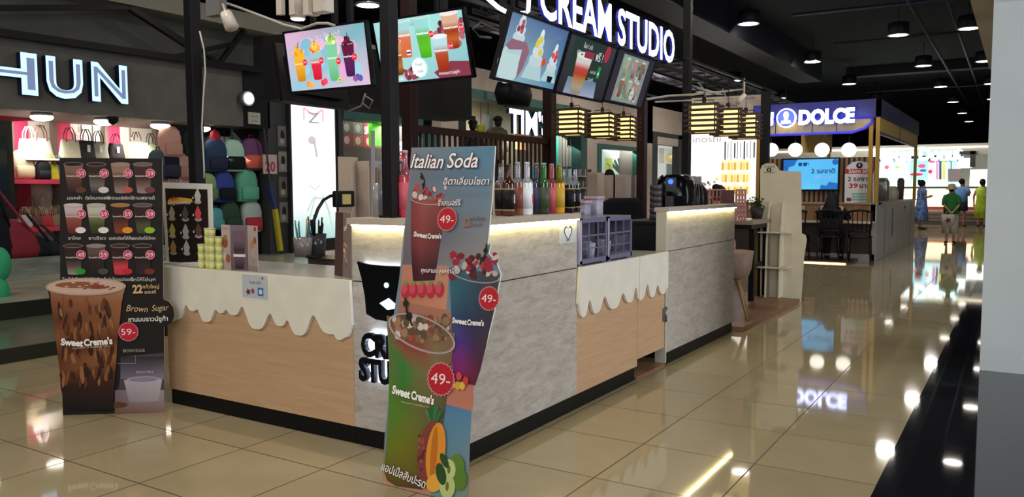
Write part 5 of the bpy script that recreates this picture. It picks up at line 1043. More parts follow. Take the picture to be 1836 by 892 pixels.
W_(MB().prism([(-.03, -.06), (.03, -.06), (.05, .06), (.03, .11), (-.03, .11), (-.05, .06)], (c_.x, DY-.14, c_.z+.01), (1, 0, 0), (0, 0, 1), (0, 1, 0), .01).prism([(-.1, -.11), (.1, -.11), (.08, -.05), (-.08, -.05)], (c_.x, DY-.14, c_.z), (1, 0, 0), (0, 0, 1), (0, 1, 0), .01), 'logo_mark', fr, t)
l_ = D.lights.new('blue_halo', 'AREA'); l_.energy = 14; l_.color = (.25, .35, 1); l_.size = 2.4; l_.shape = 'RECTANGLE'; l_.size_y = .3; o = D.objects.new('blue_halo', l_); COL.objects.link(o); o.location = (-1.4, DY-.45, 2.75); o.rotation_euler = (PI/2+.25, 0, 0)
# globes, slat wall, screen, easel sign
for i, px in enumerate((1383, 1426, 1474, 1522)):
    p_ = dq(px, 269, DY+.4); t = thing('globe_lamp', ['leftmost white globe lamp, half behind the black post', 'white globe lamp above the left part of the blue screen', 'white globe lamp above the right part of the blue screen', 'rightmost white globe lamp, above the arched sign'][i], 'globe lamp', (p_.x, p_.y, p_.z-.14), 0, 'white globe lamps')
    MB().ell((0, 0, .14), .14, n=20, k=12).build('globe', glow('fff8e8', 2.6), t); MB().tube([(0, 0, .28), (0, 0, ztop-.12-p_.z+.14)], .005, n=5).build('cord', BLACK, t)
t = thing('slat_partition', 'brown vertical slat partition behind the blue screen', 'partition', (-1.6, DY+.9, 0)); z1 = dq(1500, 283, DY+.9).z
W_(MB().box(-2.25, -.12, DY+.92, DY+.96, 0, z1), 'backing', col('3c2a1e', .6), t); b = MB(); x = -2.25
while x < -.12: b.box(x, x+.05, DY+.88, DY+.92, 1.0, z1); x += .095
W_(b, 'slats', mat('slat_oak', '8a6844', .5), t)
t = thing('menu_screen', 'bright blue screen advertising two flavours for 39 baht on the café kiosk', 'screen', (-1.2, DY+.8, 1.3), 0); a_ = dq(1404, 340, DY+.8); b_ = dq(1503, 285, DY+.8); w1 = b_.x-a_.x; h1 = b_.z-a_.z
W_(MB().prism([(-.03, -.03), (w1+.03, -.03), (w1+.03, h1+.03), (-.03, h1+.03)], (a_.x, DY+.8, a_.z), (1, 0, 0), (0, 0, 1), (0, 1, 0), .07), 'casing', MATS['tv_black'], t)
a = Art((a_.x, DY+.797, a_.z), (1, 0, 0), (0, 0, 1), (0, -1, 0), step=.0003); a.rect(0, 0, w1, h1, '5ab4dc', '4ca4dc'); a.poly([(0, h1), (0, h1*.5), (w1*.08, h1*.55), (w1*.1, h1*.75), (w1*.2, h1*.8), (w1*.26, h1)], '1c5ca8'); a.poly([(w1*.68, 0), (w1*.7, h1*.15), (w1*.8, h1*.12), (w1*.85, h1*.25), (w1, h1*.2), (w1, 0)], '2468b0'); a.disc(w1*.95, h1*.9, .06, '1c5ca8')
a.rect(w1*.28, h1*.78, .07, .07, '123c6c'); a.rect(w1*.37, h1*.78, .07, .07, '123c6c'); a.text('ลด 50%', w1*.28, h1*.82, h=.05, c='103c6c', weight=.02)
a.text('2 รสชาติ', w1*.52, h1*.54, h=.09, w=w1*.43, c='103868', weight=.02); a.text('39 บาท', w1*.58, h1*.34, h=.09, w=w1*.34, c='7ab0e0', weight=.01)
a.build('display', t, LITPRINT if False else SCREEN)
t = thing('arched_sign', 'white arched promotion board with red band, 2 flavours 39 baht, on the café counter', 'sign', (-.3, DY+.2, 1.1)); PQ = [(1514, 362), (1567, 362), (1567, 308), (1563, 298), (1553, 291), (1541, 289), (1529, 291), (1519, 298), (1515, 308)]
A = Art((0, DY+.2, 0), (1, 0, 0), (0, 0, 1), (0, -1, 0), step=.0003); P = [A.q(*p_) for p_ in PQ]; P[0] = (P[0][0], 1.1); P[1] = (P[1][0], 1.1)
W_(MB().prism(P, (0, DY+.2, 0), (1, 0, 0), (0, 0, 1), (0, 1, 0), .012), 'board', mat('white_board', 'c8c4be', .5), t); A.poly(P, 'cfcac4')
A.ppoly([(1515, 312), (1566, 312), (1566, 303), (1515, 303)], 'a83434'); A.ptext('โปรลด 50%', (1521, 310), (1561, 310), 6, c='e8dcd8', weight=.02); x, y = A.q(1541, 297); A.disc(x, y, .06, '28242c'); A.disc(x, y+.01, .015, 'c8c0b8', .03)
A.ptext('2 รสชาติ', (1520, 325), (1563, 325), 8, c='242424', weight=.02); A.ptext('39', (1522, 337), (1538, 337), 8, c='b02c2c', weight=.03); A.ptext('บาท', (1541, 337), (1561, 337), 8, c='242424', weight=.02)
for py in (348, 353, 358): A.ppoly([(1527, py+1.5), (1565, py+1.5), (1565, py-1.5), (1527, py-1.5)], '7cb09c')
A.ppoly([(1518, 361), (1526, 361), (1526, 355), (1518, 355)], '6a3028'); A.build('print', t)
tag(MB().box(-2.4, -1.3, DY-.034, DY-.022, .95, 1.04).build('notice_strip', col('b8a890')), 'pale strip on the café counter left of the seated woman', 'strip')
# small stuff on the café's side counter
tag(MB().loft([(-.25, 17.6, 1.1, .12, .2), (-.25, 17.6, 1.3, .12, .2), (-.25, 17.6, 1.42, .05, .15)], p=4).build('napkin_box', col('c8bca8')), 'pale box on the side counter of the café kiosk', 'box')
tag(MB().loft([(-.3, 16.2, 1.1, .15, .15), (-.3, 16.2, 1.5, .15, .15), (-.3, 16.2, 1.6, .1, .1)], p=5).build('coffee_machine', mat('machine_steel', 'a09c94', .3, metal=.6)), 'steel machine on the side counter of the café kiosk', 'machine')
tag(MB().lathe([(.07, 1.1), (.08, 1.55), (.05, 1.62)], (-.2, 18.6, 0)).build('urn', col('5c4a40')), 'dark urn at the far end of the café side counter', 'urn')
tag(MB().box(-.75, -.7, DY-.25, DY-.2, .75, 1.0).box(-.75, -.58, DY-.24, DY-.22, .96, 1.0).build('table_tent', col('d0c4b0')), 'white menu holder on the café bar shelf', 'menu holder')
def cafe_chair(x, y, rz, lab):
    t = thing('cafe_chair', lab, 'chair', (x, y, .04), rz, 'black café chairs'); m_ = mat('black_lacquer', '120f12', .3)
    MB().loft([(0, 0, .43, .2, .2), (0, 0, .46, .21, .21), (0, 0, .47, .2, .2)], p=4).build('seat', m_, t)
    for sx in (-1, 1): MB().tube([(sx*.17, -.17, .44), (sx*.19, -.2, 0)], [.018, .012]).build('leg', m_, t); MB().tube([(sx*.17, .17, .44), (sx*.19, .23, 0)], [.018, .012]).build('leg', m_, t)
    for sx in (-1, 1): MB().tube([(sx*.17, .17, .44), (sx*.19, .22, .7), (sx*.21, .24, .92)], .014).build('back_post', m_, t)
    MB().tube([(-.23, .24, .90), (-.12, .25, .93), (0, .25, .945), (.12, .25, .93), (.23, .24, .90)], .022).build('crest_rail', m_, t); MB().tube([(-.18, .2, .56), (.18, .2, .56)], .014).build('lower_rail', m_, t)
    for k in (-.11, -.037, .037, .11): MB().tube([(k, .2, .56), (k*1.15, .245, .93)], .009).build('spindle', m_, t)
    for sx in (-1, 1): MB().tube([(sx*.17, -.17, .2), (sx*.18, .19, .2)], .008).build('stretcher', m_, t)
    return t
CYc = DY-.75
for px, lab in ((1428, 'black café chair mostly hidden behind the white take home stand'), (1488, 'black café chair with the long-haired person sitting on it'), (1541, 'empty black café chair right of the seated person')):
    p_ = at(px, 466, 'y', CYc+.0); cafe_chair(p_.x, CYc, PI+(.1 if px > 1500 else 0), lab)
# ------------------------------------------------------------------ donut shop closing the aisle
GY = 32
def gq(px, py, y=GY): return at(px, py, 'y', y)
t = thing('donut_shop', 'bright doughnut shop front closing the aisle, with lit menu boards', 'shop front', (0, GY, 0))
W_(MB().box(-8, 3.5, GY+1.5, GY+1.6, 0, 2.75), 'rear_wall', mat('bright_wall', 'c8c4b8', .6), t)
W_(MB().box(-8, 3.5, GY, GY+.3, 2.62, 3.05), 'fascia', mat('cream_fascia', 'aca79a', .6), t); W_(MB().box(-8, 3.5, GY-.05, GY, 2.88, 2.94), 'fascia_light', glow('fff0d8', 2), t)
W_(MB().box(-8, .35, GY+.2, GY+.3, 2.42, 2.62), 'dark_band', col('16302c'), t)
w0 = gq(1560, 335, GY+.1); w1_ = gq(1722, 292, GY+.1)
a = Art((w0.x, GY+.05, 0), (1, 0, 0), (0, 0, 1), (0, -1, 0), step=.0006); 
A = a
def pp_(pts, c): A.ppoly(pts, c)
pp_([(1400, 336), (1722, 336), (1722, 290), (1400, 290)], 'b8e8f0')
for i, (x0, x1, c) in enumerate(((1583, 1602, 'd8f0e8'), (1605, 1622, 'c8f0f0'), (1632, 1664, '90d8dc'), (1668, 1676, 'e0f0f4'), (1678, 1683, 'c87ca8'), (1684, 1688, '28304c'), (1690, 1695, 'c8b050'), (1698, 1702, 'a8c8d0'), (1704, 1707, '5c7c80'), (1709, 1716, 'a8e0dc'))): pp_([(x0, 322), (x1, 322), (x1, 285), (x0, 285)], c)
for px, py, rx, ry, c in ((1653, 298, 7, 4, 'b84868'), (1655, 306, 6, 3, '3858a0'), (1668, 308, 4, 4, 'c02850'), (1590, 300, 4, 4, 'd05060'), (1609, 300, 4, 3, 'a0b050'), (1671, 290, 6, 3, 'e04878'), (1643, 313, 12, 3, 'c02048')):
    x, y = A.q(px, py); k_ = A.q(px+1, py)[0]-x; A.disc(x, y, rx*k_, c, ry*k_)
A.build('lit_menu_boards', t, BACKLIT)
W_(MB().prism([(gq(px, py)[0], gq(px, py)[2]) for px, py in ((1700, 326), (1724, 326), (1724, 303), (1700, 303))], (0, GY+.0, 0), (1, 0, 0), (0, 0, 1), (0, 1, 0), .04), 'grey_cabinet', col('6c5c60'), t)
pa = gq(1721, 272); W_(MB().box(pa.x, pa.x+.55, GY-.3, GY+.1, pa.z-.12, pa.z), 'black_arm', BLACK, t); pb = gq(1746, 300); W_(MB().box(pb.x-.12, pb.x+.05, GY-.3, GY-.1, pb.z, pa.z), 'black_arm', BLACK, t)
W_(MB().box(gq(1718, 300).x, gq(1742, 300).x, GY-.02, GY+.02, gq(1720, 302).z, gq(1720, 284).z), 'white_light_panel', glow('e8fbff', 1.6), t); W_(MB().box(gq(1741, 300).x, gq(1775, 300).x, GY-.5, GY-.4, gq(1720, 345).z, gq(1720, 305).z), 'white_light_panel', glow('f4fdff', 2), t)
t = thing('shop_sign', 'pale cyan glowing doughnut shop lettering over the far end of the aisle', 'sign', (-.5, GY-.1, 2.5)); a_ = gq(1566, 291, GY-.1); b_ = gq(1727, 291, GY-.1)
letter_sign(t, 'Mister Donut', (a_.x, GY-.12, a_.z+.04), (1, 0, 0), (0, 0, 1), (0, -1, 0), .5, b_.x-a_.x, .06, glow('d8fcff', 3), glow('b0f0ff', 2), weight=.06)
t = thing('display_case', 'lit glass pastry display case below the doughnut menu boards', 'display case', (0, 30.6, 0)); x0 = gq(1652, 380, 30.6).x; x1 = gq(1790, 380, 30.6).x
W_(MB().box(x0-4, x1, 30.6, 31.3, 0, .12), 'plinth', col('3c342c'), t)
for k in range(3): W_(MB().box(x0-4, x1, 30.6, 30.65, .14+k*.13, .22+k*.13), 'brown_slat', col('6a5444'), t)
W_(MB().box(x0-4, x1, 30.66, 31.3, .12, .55), 'cabinet', col('9c948c'), t)
for k, z in enumerate((.6, .85, 1.1)): W_(MB().box(x0-4, x1, 30.8, 31.3, z, z+.02), 'glass_shelf', mat('shelf_glow', 'f0e0c0', .4, emit=.6), t)
W_(MB().box(x0-4, x1, 31.25, 31.3, .55, 1.4), 'lit_back', glow('fff0d0', 1.3), t); W_(MB().box(x0-4, x1, 30.6, 31.3, 1.35, 1.42), 'case_top', col('3a4438'), t); W_(MB().box(x0-4, x1, 30.7, 30.75, .56, .68), 'red_goods_band', col('b03c34'), t)
area('far_shop_light', (-2, 30, 2.7), (-2, 31.8, .6), 6, 90, (1, .97, .92), sy=.5)
# ------------------------------------------------------------------ bag shop on the left
HX = FX
t = thing('shop_sign', 'large blue-white glowing capital letters on the dark shop front', 'sign', (FX+.05, 2, 2.6))
for ch, (pxa, pxb, pyb, pyt) in zip('HUN', ((-52, 66, 172, 88), (82, 147, 176, 98), (163, 227, 188, 110))):
    a_ = at(pxa, pyb, 'x', FX+.08); b_ = at(pxb, pyb, 'x', FX+.08); zt_ = at(pxa, pyt, 'x', FX+.08).z
    zb_ = 2.62; hh = .52
    vs, fs, bb = glyphs(ch, .03, 0, .001); wv = bb[1]-bb[0]
    letter_sign(t, ch, (FX+.02, a_.y, zb_), (0, 1, 0), (0, 0, 1), (1, 0, 0), hh, b_.y-a_.y, .10, glow('a8d8ff', 1.6), col('101c40', .4), weight=.035)
    letter_sign(t, ch, (FX+.121, a_.y+.035, zb_+.035), (0, 1, 0), (0, 0, 1), (1, 0, 0), hh-.07, b_.y-a_.y-.07, .006, col('8c9ccc', .4, emit=.35), col('16305c', .4), weight=-.012, name='inner_face')
# truss bars and long beam on the fascia
t = thing('wall_truss', 'black steel truss bars across the grey wall above the bag shop', 'truss', (FX+.1, 2, 3.3))
for (x0, y0, x1, y1, w_) in ((-60, 58-9, 470, 127, .09), (-60, 15, 232, 13, .07), (232, 13, 336, 81, .09), (309, 103, 420, 78, .07), (395, 111, 437, 55, .07), (365, 96, 397, 114, .05)):
    W_(MB().bar(at(x0, y0, 'x', FX+.12), at(x1, y1, 'x', FX+.12), w_), 'truss_bar', BLACK, t)
# soffit lamps
for i, (px, py) in enumerate(((-4, 189), (115, 201), (190, 213), (287, 221), (379, 225))):
    p_ = at(px, py, 'z', 2.4); t = thing('soffit_lamp', 'flat round lamp under the bag shop fascia, %s from the left' % ords[i].replace('nearest', 'first').replace('furthest', 'sixth'), 'lamp', (min(p_.x, -8.75), p_.y, 2.36), 0, 'bag shop soffit lamps')
    MB().lathe([(.13, 0), (.13, .06)], n=22).build('rim', mat('lamp_rim', '9a9a9a', .3), t); MB().ell((0, 0, 0), (.14, .14, .055), n=20).build('diffuser', glow('fff6e8', 6), t)
p_ = at(215, 209, 'z', 2.42); t = thing('dome_camera', 'small dark dome security camera under the shop fascia', 'camera', (-8.6, p_.y, 2.42)); MB().lathe([(.07, 0), (.085, -.01), (.08, -.03), (.06, -.08), (.02, -.11)]).build('dome', mat('dark_dome', '1c1416', .15), t)
t = thing('wall_lamp', 'round white spotlight on the dark wall at the right end of the bag shop', 'spotlight', (FX+.1, 5.8, 2.8)); p_ = at(443, 177, 'x', FX+.12)
W_(MB().lathe([(.12, 0), (.12, .1)], (FX+.06, p_.y, p_.z), axis='x'), 'lamp_body', col('707078'), t); W_(MB().ell((FX+.17, p_.y, p_.z), (.03, .09, .09)), 'lens', glow('f4f8ff', 12), t)
W_(MB().box(FX, FX+.1, p_.y-.03, p_.y+.03, p_.z-.03, p_.z+.03), 'bracket', BLACK, t)
def flatart(lab, px0, py0, px1, py1, x_, fn, cat_='sign', nm='wall_sign', c_='b8b4ac', mt=PRINT, step=.0003):
    a_ = at(px0, py1, 'x', x_); b_ = at(px1, py1, 'x', x_); c2 = at(px0, py0, 'x', x_); w_ = b_.y-a_.y; h = c2.z-a_.z
    t = thing(nm, lab, cat_, (x_, (a_.y+b_.y)/2, a_.z)); W_(MB().box(x_-.02, x_, a_.y, b_.y, a_.z, c2.z), 'panel', col(c_), t)
    a = Art((x_, a_.y, a_.z), (0, 1, 0), (0, 0, 1), (1, 0, 0), step=step); fn(a, w_, h); a.build('print', t, mt); return t
flatart('small white notice plate below the round spotlight', 446, 201, 467, 222, FX+.06, lambda a, w_, h: (a.rect(0, 0, w_, h, 'b0aca4'), a.text('แจ้งแจ้ง', w_*.15, h*.58, h=h*.2, w=w_*.7, c='4c4844'), a.text('แจ้ง', w_*.2, h*.2, h=h*.18, w=w_*.55, c='4c4844')))
struct(MB().box(FX-.1, FX+.02, at(436, 200, 'x', FX).y, ya, 2.40, 3.4).build('wall_pier', col('17171a', .6)))
# wall panels, pink pilasters, shelves, awning
pinkm = mat('hot_pink_panel', 'dc3c64', .6); BX = -10.28
for i, (a_, b_) in enumerate(((22, 50), (99, 126), (190, 214), (281, 307))):
    y0 = at(a_, 250, 'x', BX+.06).y; y1 = at(b_, 250, 'x', BX+.06).y; struct(MB().box(BX, BX+.08, y0, y1, .6, 2.42).build('trim_%d' % (i+3), pinkm)); struct(MB().box(BX, BX+.12, y0-.05, y0, .6, 2.42).build('trim_%d' % (i+7), col('7c6a5c')))
for i, px in enumerate((165, 232, 145)): y0 = at(px, 250, 'x', BX).y; struct(MB().box(BX, BX+.03, y0, y0+.012, .6, 2.42).build('trim_%d' % (i+12), col('8c8078')))
S1 = at(50, 322, 'x', -9.35).z; S2 = at(70, 408, 'x', -9.35).z
for z, lab in ((S1, 'upper pink-edged shelf of handbags in the bag shop'), (S2, 'lower pink-edged shelf of handbags in the bag shop')):
    tag(MB().box(BX+.12, -9.35, -3, 5.2, z-.06, z).build('shelf_board', mat('pink_edge', 'c83454', .5)), lab, 'shelf')
t = tag(MB().build('x') if 0 else MB().prism([(-4, 2.42), (-4, 2.22), (.6, 2.2), (1.0, 2.26), (1.4, 2.22), (1.8, 2.3), (2.2, 2.27), (2.6, 2.33), (3.2, 2.42)], (-9.7, 0, 0), (0, 1, 0), (0, 0, 1), (1, 0, 0), .02).build('scalloped_valance', mat('red_cloth', 'a82848', .8)), 'pinkish red scalloped valance hanging at the top left of the bag shop', 'valance')
struct(MB().box(-9.0, -8.9, -8, at(19, 250, 'x', -8.95).y, .5, 2.3).build('door_1', col('2c2824', .5))); struct(MB().box(-8.9, -8.88, -8, at(10, 250, 'x', -8.9).y, 1.2, 2.1).build('window_2', mat('dark_glass', '1c2c30', .1)))
flatart('red 350- price marking on the white back wall', 136, 238, 158, 256, BX+.06, lambda a, w_, h: (a.rect(0, 0, w_, h, 'e8dcd4'), a.text('350-', w_*.02, h*.2, h=h*.6, w=w_*.95, c='d8708a')), c_='e8dcd4')
flatart('white and pink price sign 505 above the ice cream poster', 290, 314, 346, 336, -8.9, lambda a, w_, h: (a.rect(0, 0, w_, h, 'd8889c'), a.rect(0, h*.55, w_, h*.1, 'c84860'), a.rect(w_*.2, 0, w_*.45, h, 'd8d0cc'), a.text('505', w_*.25, h*.1, h=h*.5, c='58404c')), c_='d8d0cc')
flatart('pale pink price card with red 20 beside the hanging backpacks', 473, 277, 497, 312, FX+.1, lambda a, w_, h: (a.rect(0, 0, w_, h, 'c0a8a8'), a.text('20', w_*.12, h*.15, h=h*.5, w=w_*.75, c='a83848', weight=.03)), c_='c0a8a8')
def photos(a, w_, h):
    a.rect(0, 0, w_, h, '3c3c3e')
    for k in range(4): a.rect(w_*.1, h*(.03+.25*k), w_*.8, h*.2, ['787470', '6a6662', '8c8884', '74706c'][k]); a.disc(w_*.5, h*(.14+.25*k), w_*.18, '2c2a2a', h*.05); a.disc(w_*.45, h*(.08+.25*k), w_*.2, 'a09c98', h*.03)
flatart('strip of four grey fashion photographs on the dark pillar', 500, 222, 520, 405, FX+.01, photos, 'poster', 'photo_strip', '3c3c3e')
# bag builders
def backpack(x, y, z, s, body, pocket, strap, lab, tilt=0, grp='backpacks and handbags in the bag shop'):
    t = thing('backpack', lab, 'backpack', (x, y, z), PI/2+tilt, grp); h = .44*s; w_ = .16*s; d = .09*s
    MB().loft([(0, 0, 0, w_*.9, d*.8), (0, 0, h*.05, w_, d), (0, 0, h*.65, w_, d), (0, 0, h*.85, w_*.85, d*.85), (0, 0, h*.96, w_*.55, d*.6), (0, 0, h, w_*.2, d*.2)], p=3.2, n=18).build('body', col(body, .8), t)
    MB().loft([(0, -d*.95, h*.06, w_*.75, d*.3), (0, -d*1.0, h*.1, w_*.82, d*.42), (0, -d*1.0, h*.42, w_*.82, d*.4), (0, -d*.9, h*.47, w_*.7, d*.2)], p=3.5, n=16).build('front_pocket', col(pocket, .8), t)
    MB().tube([(-w_*.2, 0, h*.97), (-w_*.18, 0, h*1.08), (w_*.18, 0, h*1.08), (w_*.2, 0, h*.97)], .011*s, n=6).build('top_handle', col(strap, .8), t)
    MB().tube([(w_*.7, d*.6, h*.9), (w_*1.02, -d*.2, h*.7), (w_*1.05, -d*.1, h*.3), (w_*.9, d*.6, h*.08)], .012*s, n=6).build('shoulder_strap', col(strap, .8), t)
    return t
def handbag(x, y, z, s, body, handle, lab, tall=1.0, tagc=None, grp='backpacks and handbags in the bag shop'):
    t = thing('handbag', lab, 'handbag', (x, y, z), PI/2, grp); h = .26*s*tall; w_ = .17*s; d = .07*s
    MB().loft([(0, 0, 0, w_, d), (0, 0, .02, w_*1.03, d*1.05), (0, 0, h*.9, w_*.82, d*.55), (0, 0, h, w_*.78, d*.3)], p=4, n=18).build('body', col(body, .6), t)
    for sg in (-1, 1): MB().tube([(-w_*.45, sg*d*.5, h*.85), (-w_*.4, sg*d*.6, h*1.3), (-w_*.15, sg*d*.5, h*1.62), (w_*.15, sg*d*.5, h*1.62), (w_*.4, sg*d*.6, h*1.3), (w_*.45, sg*d*.5, h*.85)], .009*s, n=6).build('handle', col(handle, .5), t)
    if tagc: MB().box(-.03*s, .02*s, -d*1.1-.012, -d*1.1-.006, h*.35, h*.75).build('price_tag', col(tagc, .5), t)
    return t
def onshelf(px, x_): return at(px, 300, 'x', x_).y
sx_ = -9.55
for k, (px, kind, s, c1, c2, lab, tg) in enumerate(((40, 'b', .95, 'b0a084', 'a89878', 'cream canvas backpack at the left end of the upper shelf', 0), (54, 'h', 1.1, 'c8b8bc', 'e0c8cc', 'pale pink tote with white handles, behind the cream backpack', 0), (75, 'h', 1.15, 'c0bab0', '7c4c40', 'white and black tote with brown handles on the upper shelf', 0), (70, 'b', .62, '141416', '1c1c1e', 'small black backpack at the front of the upper shelf', 0), (91, 'h', .9, 'c8c020', 'b8b028', 'bright yellow tote on the upper shelf', 0), (103, 'h', .85, '4c7480', '4c7480', 'blue-grey tote half hidden by the menu board', 0),
    (127, 'h', 1.25, 'cfc8ac', 'b02c3c', 'cream handbag with red handles above the menu board', 0), (156, 'h', 1.2, '2a2a2a', '241c1c', 'black handbag with white tag above the menu board', 'd0d0cc'), (178, 'h', 1.15, '8c8878', '3c3830', 'grey-beige handbag with dark handles beside the pink panel', 'c8c8c0'), (209, 'h', 1.05, '1c1818', '8c1c30', 'black handbag with dark red handles on the pink panel', 'd0d0d0'), (246, 'h', 1.15, 'c4b494', '5c4c40', 'tan and cream handbag right of the red-handled black one', 0), (272, 'h', 1.1, 'b0bc98', '384030', 'pale green tote with dark handles', 0))):
    xx = sx_-.2 if (k in (1, 2)) else sx_; y = onshelf(px, xx)
    if k < 6: zz = S1
    else: zz = S1+.0
    if kind == 'b': backpack(xx+(.1 if k == 3 else 0), y, zz, s, c1, c2, c2, lab)
    else: 
        z2_ = zz; s = s*(.74 if k >= 6 else .85)
        if k >= 6:
            pass
        handbag(xx, y, z2_ if k < 1 else (at(px, 282, 'x', xx).z-.02 if k in (1, 2) or k >= 6 else zz), s, c1, c2, lab, tall=1.15, tagc=tg or None)
zsh = at(150, 284, 'x', sx_).z-.02
tag(MB().box(BX+.1, sx_+.16, at(40, 290, 'x', sx_).y, 5.6, zsh-.03, zsh-.002).build('shelf_board', mat('white_shelf', 'd8d0c8', .5)), 'white top shelf carrying the row of handbags above the menu board', 'shelf')
for k, (px, s, c1, c2, lab, tl) in enumerate(((53, 1.05, 'a8946c', '8c6c4c', 'tan tote on the lower shelf of the bag shop', 1.1), (76, 1.0, 'a4b8a0', 'a8a088', 'pale mint tote on the lower shelf', 1.2), (100, 1.0, '8c7c60', '4c3c30', 'brown tote beside the menu board on the lower shelf', 1.2))): handbag(-9.75, onshelf(px, -9.75), S2+.05, s*.8, c1, c2, lab, tl)
for k, (px, s, c1, c2, lab) in enumerate(((40, .8, 'b4b8b8', 'c8b8b0', 'white handbag at the front left of the lower shelf'), (61, .8, '5c2c28', '6c2c28', 'dark brown handbag at the front of the lower shelf'), (80, .8, '9c1c24', 'b02430', 'red handbag at the front of the lower shelf'), (97, .8, '7c6448', '6c5440', 'small tan handbag at the front of the lower shelf, beside the menu board'))): handbag(-9.5, onshelf(px, -9.5), S2, s*.85, c1, c2, lab)
# hanging backpacks right of the menu board
rack = thing('wire_rack', 'black wire grid rack holding the hanging backpacks', 'rack', (-8.95, 4.6, .5)); b = MB(); yr0 = at(300, 300, 'x', -8.95).y; yr1 = min(5.95, at(474, 300, 'x', -8.95).y); z_top = at(440, 232, 'x', -8.95).z
y = yr0
while y < yr1: b.box(-8.96, -8.95, y, y+.008, .55, z_top if y > at(400, 300, 'x', -8.95).y else 1.75); y += .12
for k in range(17): z = .6+k*.11; b.box(-8.955, -8.945, yr0 if z < 1.7 else at(400, 300, 'x', -8.95).y, yr1, z, z+.008)
W_(b, 'wire_grid', mat('black_wire', '1c1c1c', .4), rack)
yr1 = min(yr1, 6.0); W_(MB().box(-9.12, -9.08, yr0, yr1, .52, 2.42), 'dark_backing', col('0e0e12', .8), rack)
for (px, py, s, c1, c2, c3, lab) in ((305, 283, 1.1, 'c49484', 'b88478', '4c3830', 'dusty pink backpack at the top of the display, left of the black post'), (341, 283, 1.0, '182628', '202c30', '1c2426', 'dark teal backpack just left of the black post'), (285, 321, 1.0, '3c4a54', '202838', '1c2030', 'slate grey backpack at the right edge of the menu board'), (303, 321, 1.05, '14182c', '1c2036', '1c2030', 'navy backpack with small white badge'), (326, 322, .95, 'a88070', '9c7464', '84604c', 'tan pink backpack leaning against the black post'),
    (386, 261, .55, 'a02030', '8c1c28', '8c1c28', 'small red bag hanging above the navy backpack'), (386, 308, 1.2, '1e3a5c', '141c3c', '6c2030', 'navy and blue backpack hanging right of the black post'), (418, 308, 1.2, 'a8d0bc', '141c18', '38783c', 'mint and black backpack with green trim, top row'), (451, 306, 1.25, '6a3c6c', 'd0604c', '5c1c38', 'purple and coral backpack, top row right'),
    (372, 360, 1.0, '84a468', '5c7c50', '2c3828', 'lime green backpack, middle row'), (401, 363, 1.15, '283c8c', '16181e', '1c2450', 'blue and black backpack, middle row'), (442, 362, 1.25, '5ca88c', '58a88c', 'b87c80', 'mint backpack with pink side panel, middle row'),
    (388, 412, .8, '4c98a0', '4c9098', '305c60', 'pale teal backpack, bottom row'), (412, 416, 1.15, '22402c', '1e3824', '182c1c', 'dark green backpack, bottom row'), (450, 416, 1.2, 'a8b8b0', 'a82838', '141416', 'white backpack with red lower pocket, bottom row')):
    xx = -8.72; p_ = at(px, py, 'x', xx); backpack(xx, p_.y, p_.z, s, c1, c2, c3, lab, tilt=random.uniform(-.15, .15))
# long poles with yellow end beside rack
t = thing('display_pole', 'slanted blue and yellow pole leaning beside the dark pillar', 'pole', (FX+.15, 6, .3)); a_ = at(484, 335, 'x', FX+.1); b_ = at(493, 375, 'x', FX+.1); c_ = at(503, 450, 'x', FX+.1)
W_(MB().bar(a_, b_, .07), 'blue_section', col('20306c'), t); W_(MB().bar(b_, c_, .07), 'yellow_section', col('b8a820'), t); W_(MB().bar((a_.x, a_.y-.1, 2.4), a_, .03), 'upper_rod', col('303040'), t); W_(MB().bar(c_, (c_.x, c_.y+.03, .285), .03), 'lower_rod', col('303040'), t)
# bags lying on the ledge
for (px, py, w_, h, c, lab) in ((38, 462, .5, .5, '7c1428', 'dark red duffel bag slumped on the stone ledge'), (2, 470, .3, .75, '14121a', 'black bag hanging at the far left over the ledge'), (74, 452, .30, .3, '18181e', 'black shoulder bag lying on the ledge behind the red duffel'), (98, 455, .28, .22, '1c2226', 'flat dark bag lying beside the menu board on the ledge')):
    xx = -8.62 if px < 60 else -8.66; y = at(px, py, 'x', xx).y; t = thing('slumped_bag', lab, 'bag', (xx, y, .522), PI/2, 'slumped bags on the ledge')
    MB().loft([(0, 0, 0, w_*.42, .1), (0, 0, h*.2, w_*.5, .12), (-.03, 0, h*.6, w_*.4, .11), (-.08, 0, h*.9, w_*.22, .07), (-.1, 0, h, w_*.08, .03)], p=2.4).build('body', col(c, .75), t)
    MB().tube([(w_*.35, -.05, h*.5), (0, -.08, h*.95), (-w_*.5, -.05, h*1.7), (-w_*.55, 0, h*1.9)], .02, n=6).build('strap', col(c, .7), t)
tag(MB().ell((0, 0, .13), (.16, .13, .13)).ell((.03, .05, .33), (.12, .1, .12)).ell((.05, -.03, .44), (.04, .03, .05)).build('plush_toy', mat('green_plush', '2c9c6c', .9, bump=.5, vscale=60), loc=(0, 0, 0)), 'bright green fluffy thing at the far left edge', 'plush')
o = D.objects['plush_toy']; p_ = at(-2, 560, 'z', .12); p_ = at(-7, 560, 'z', .12); o.location = (p_.x, p_.y, .125); o.scale = (1, 1, 1.5)
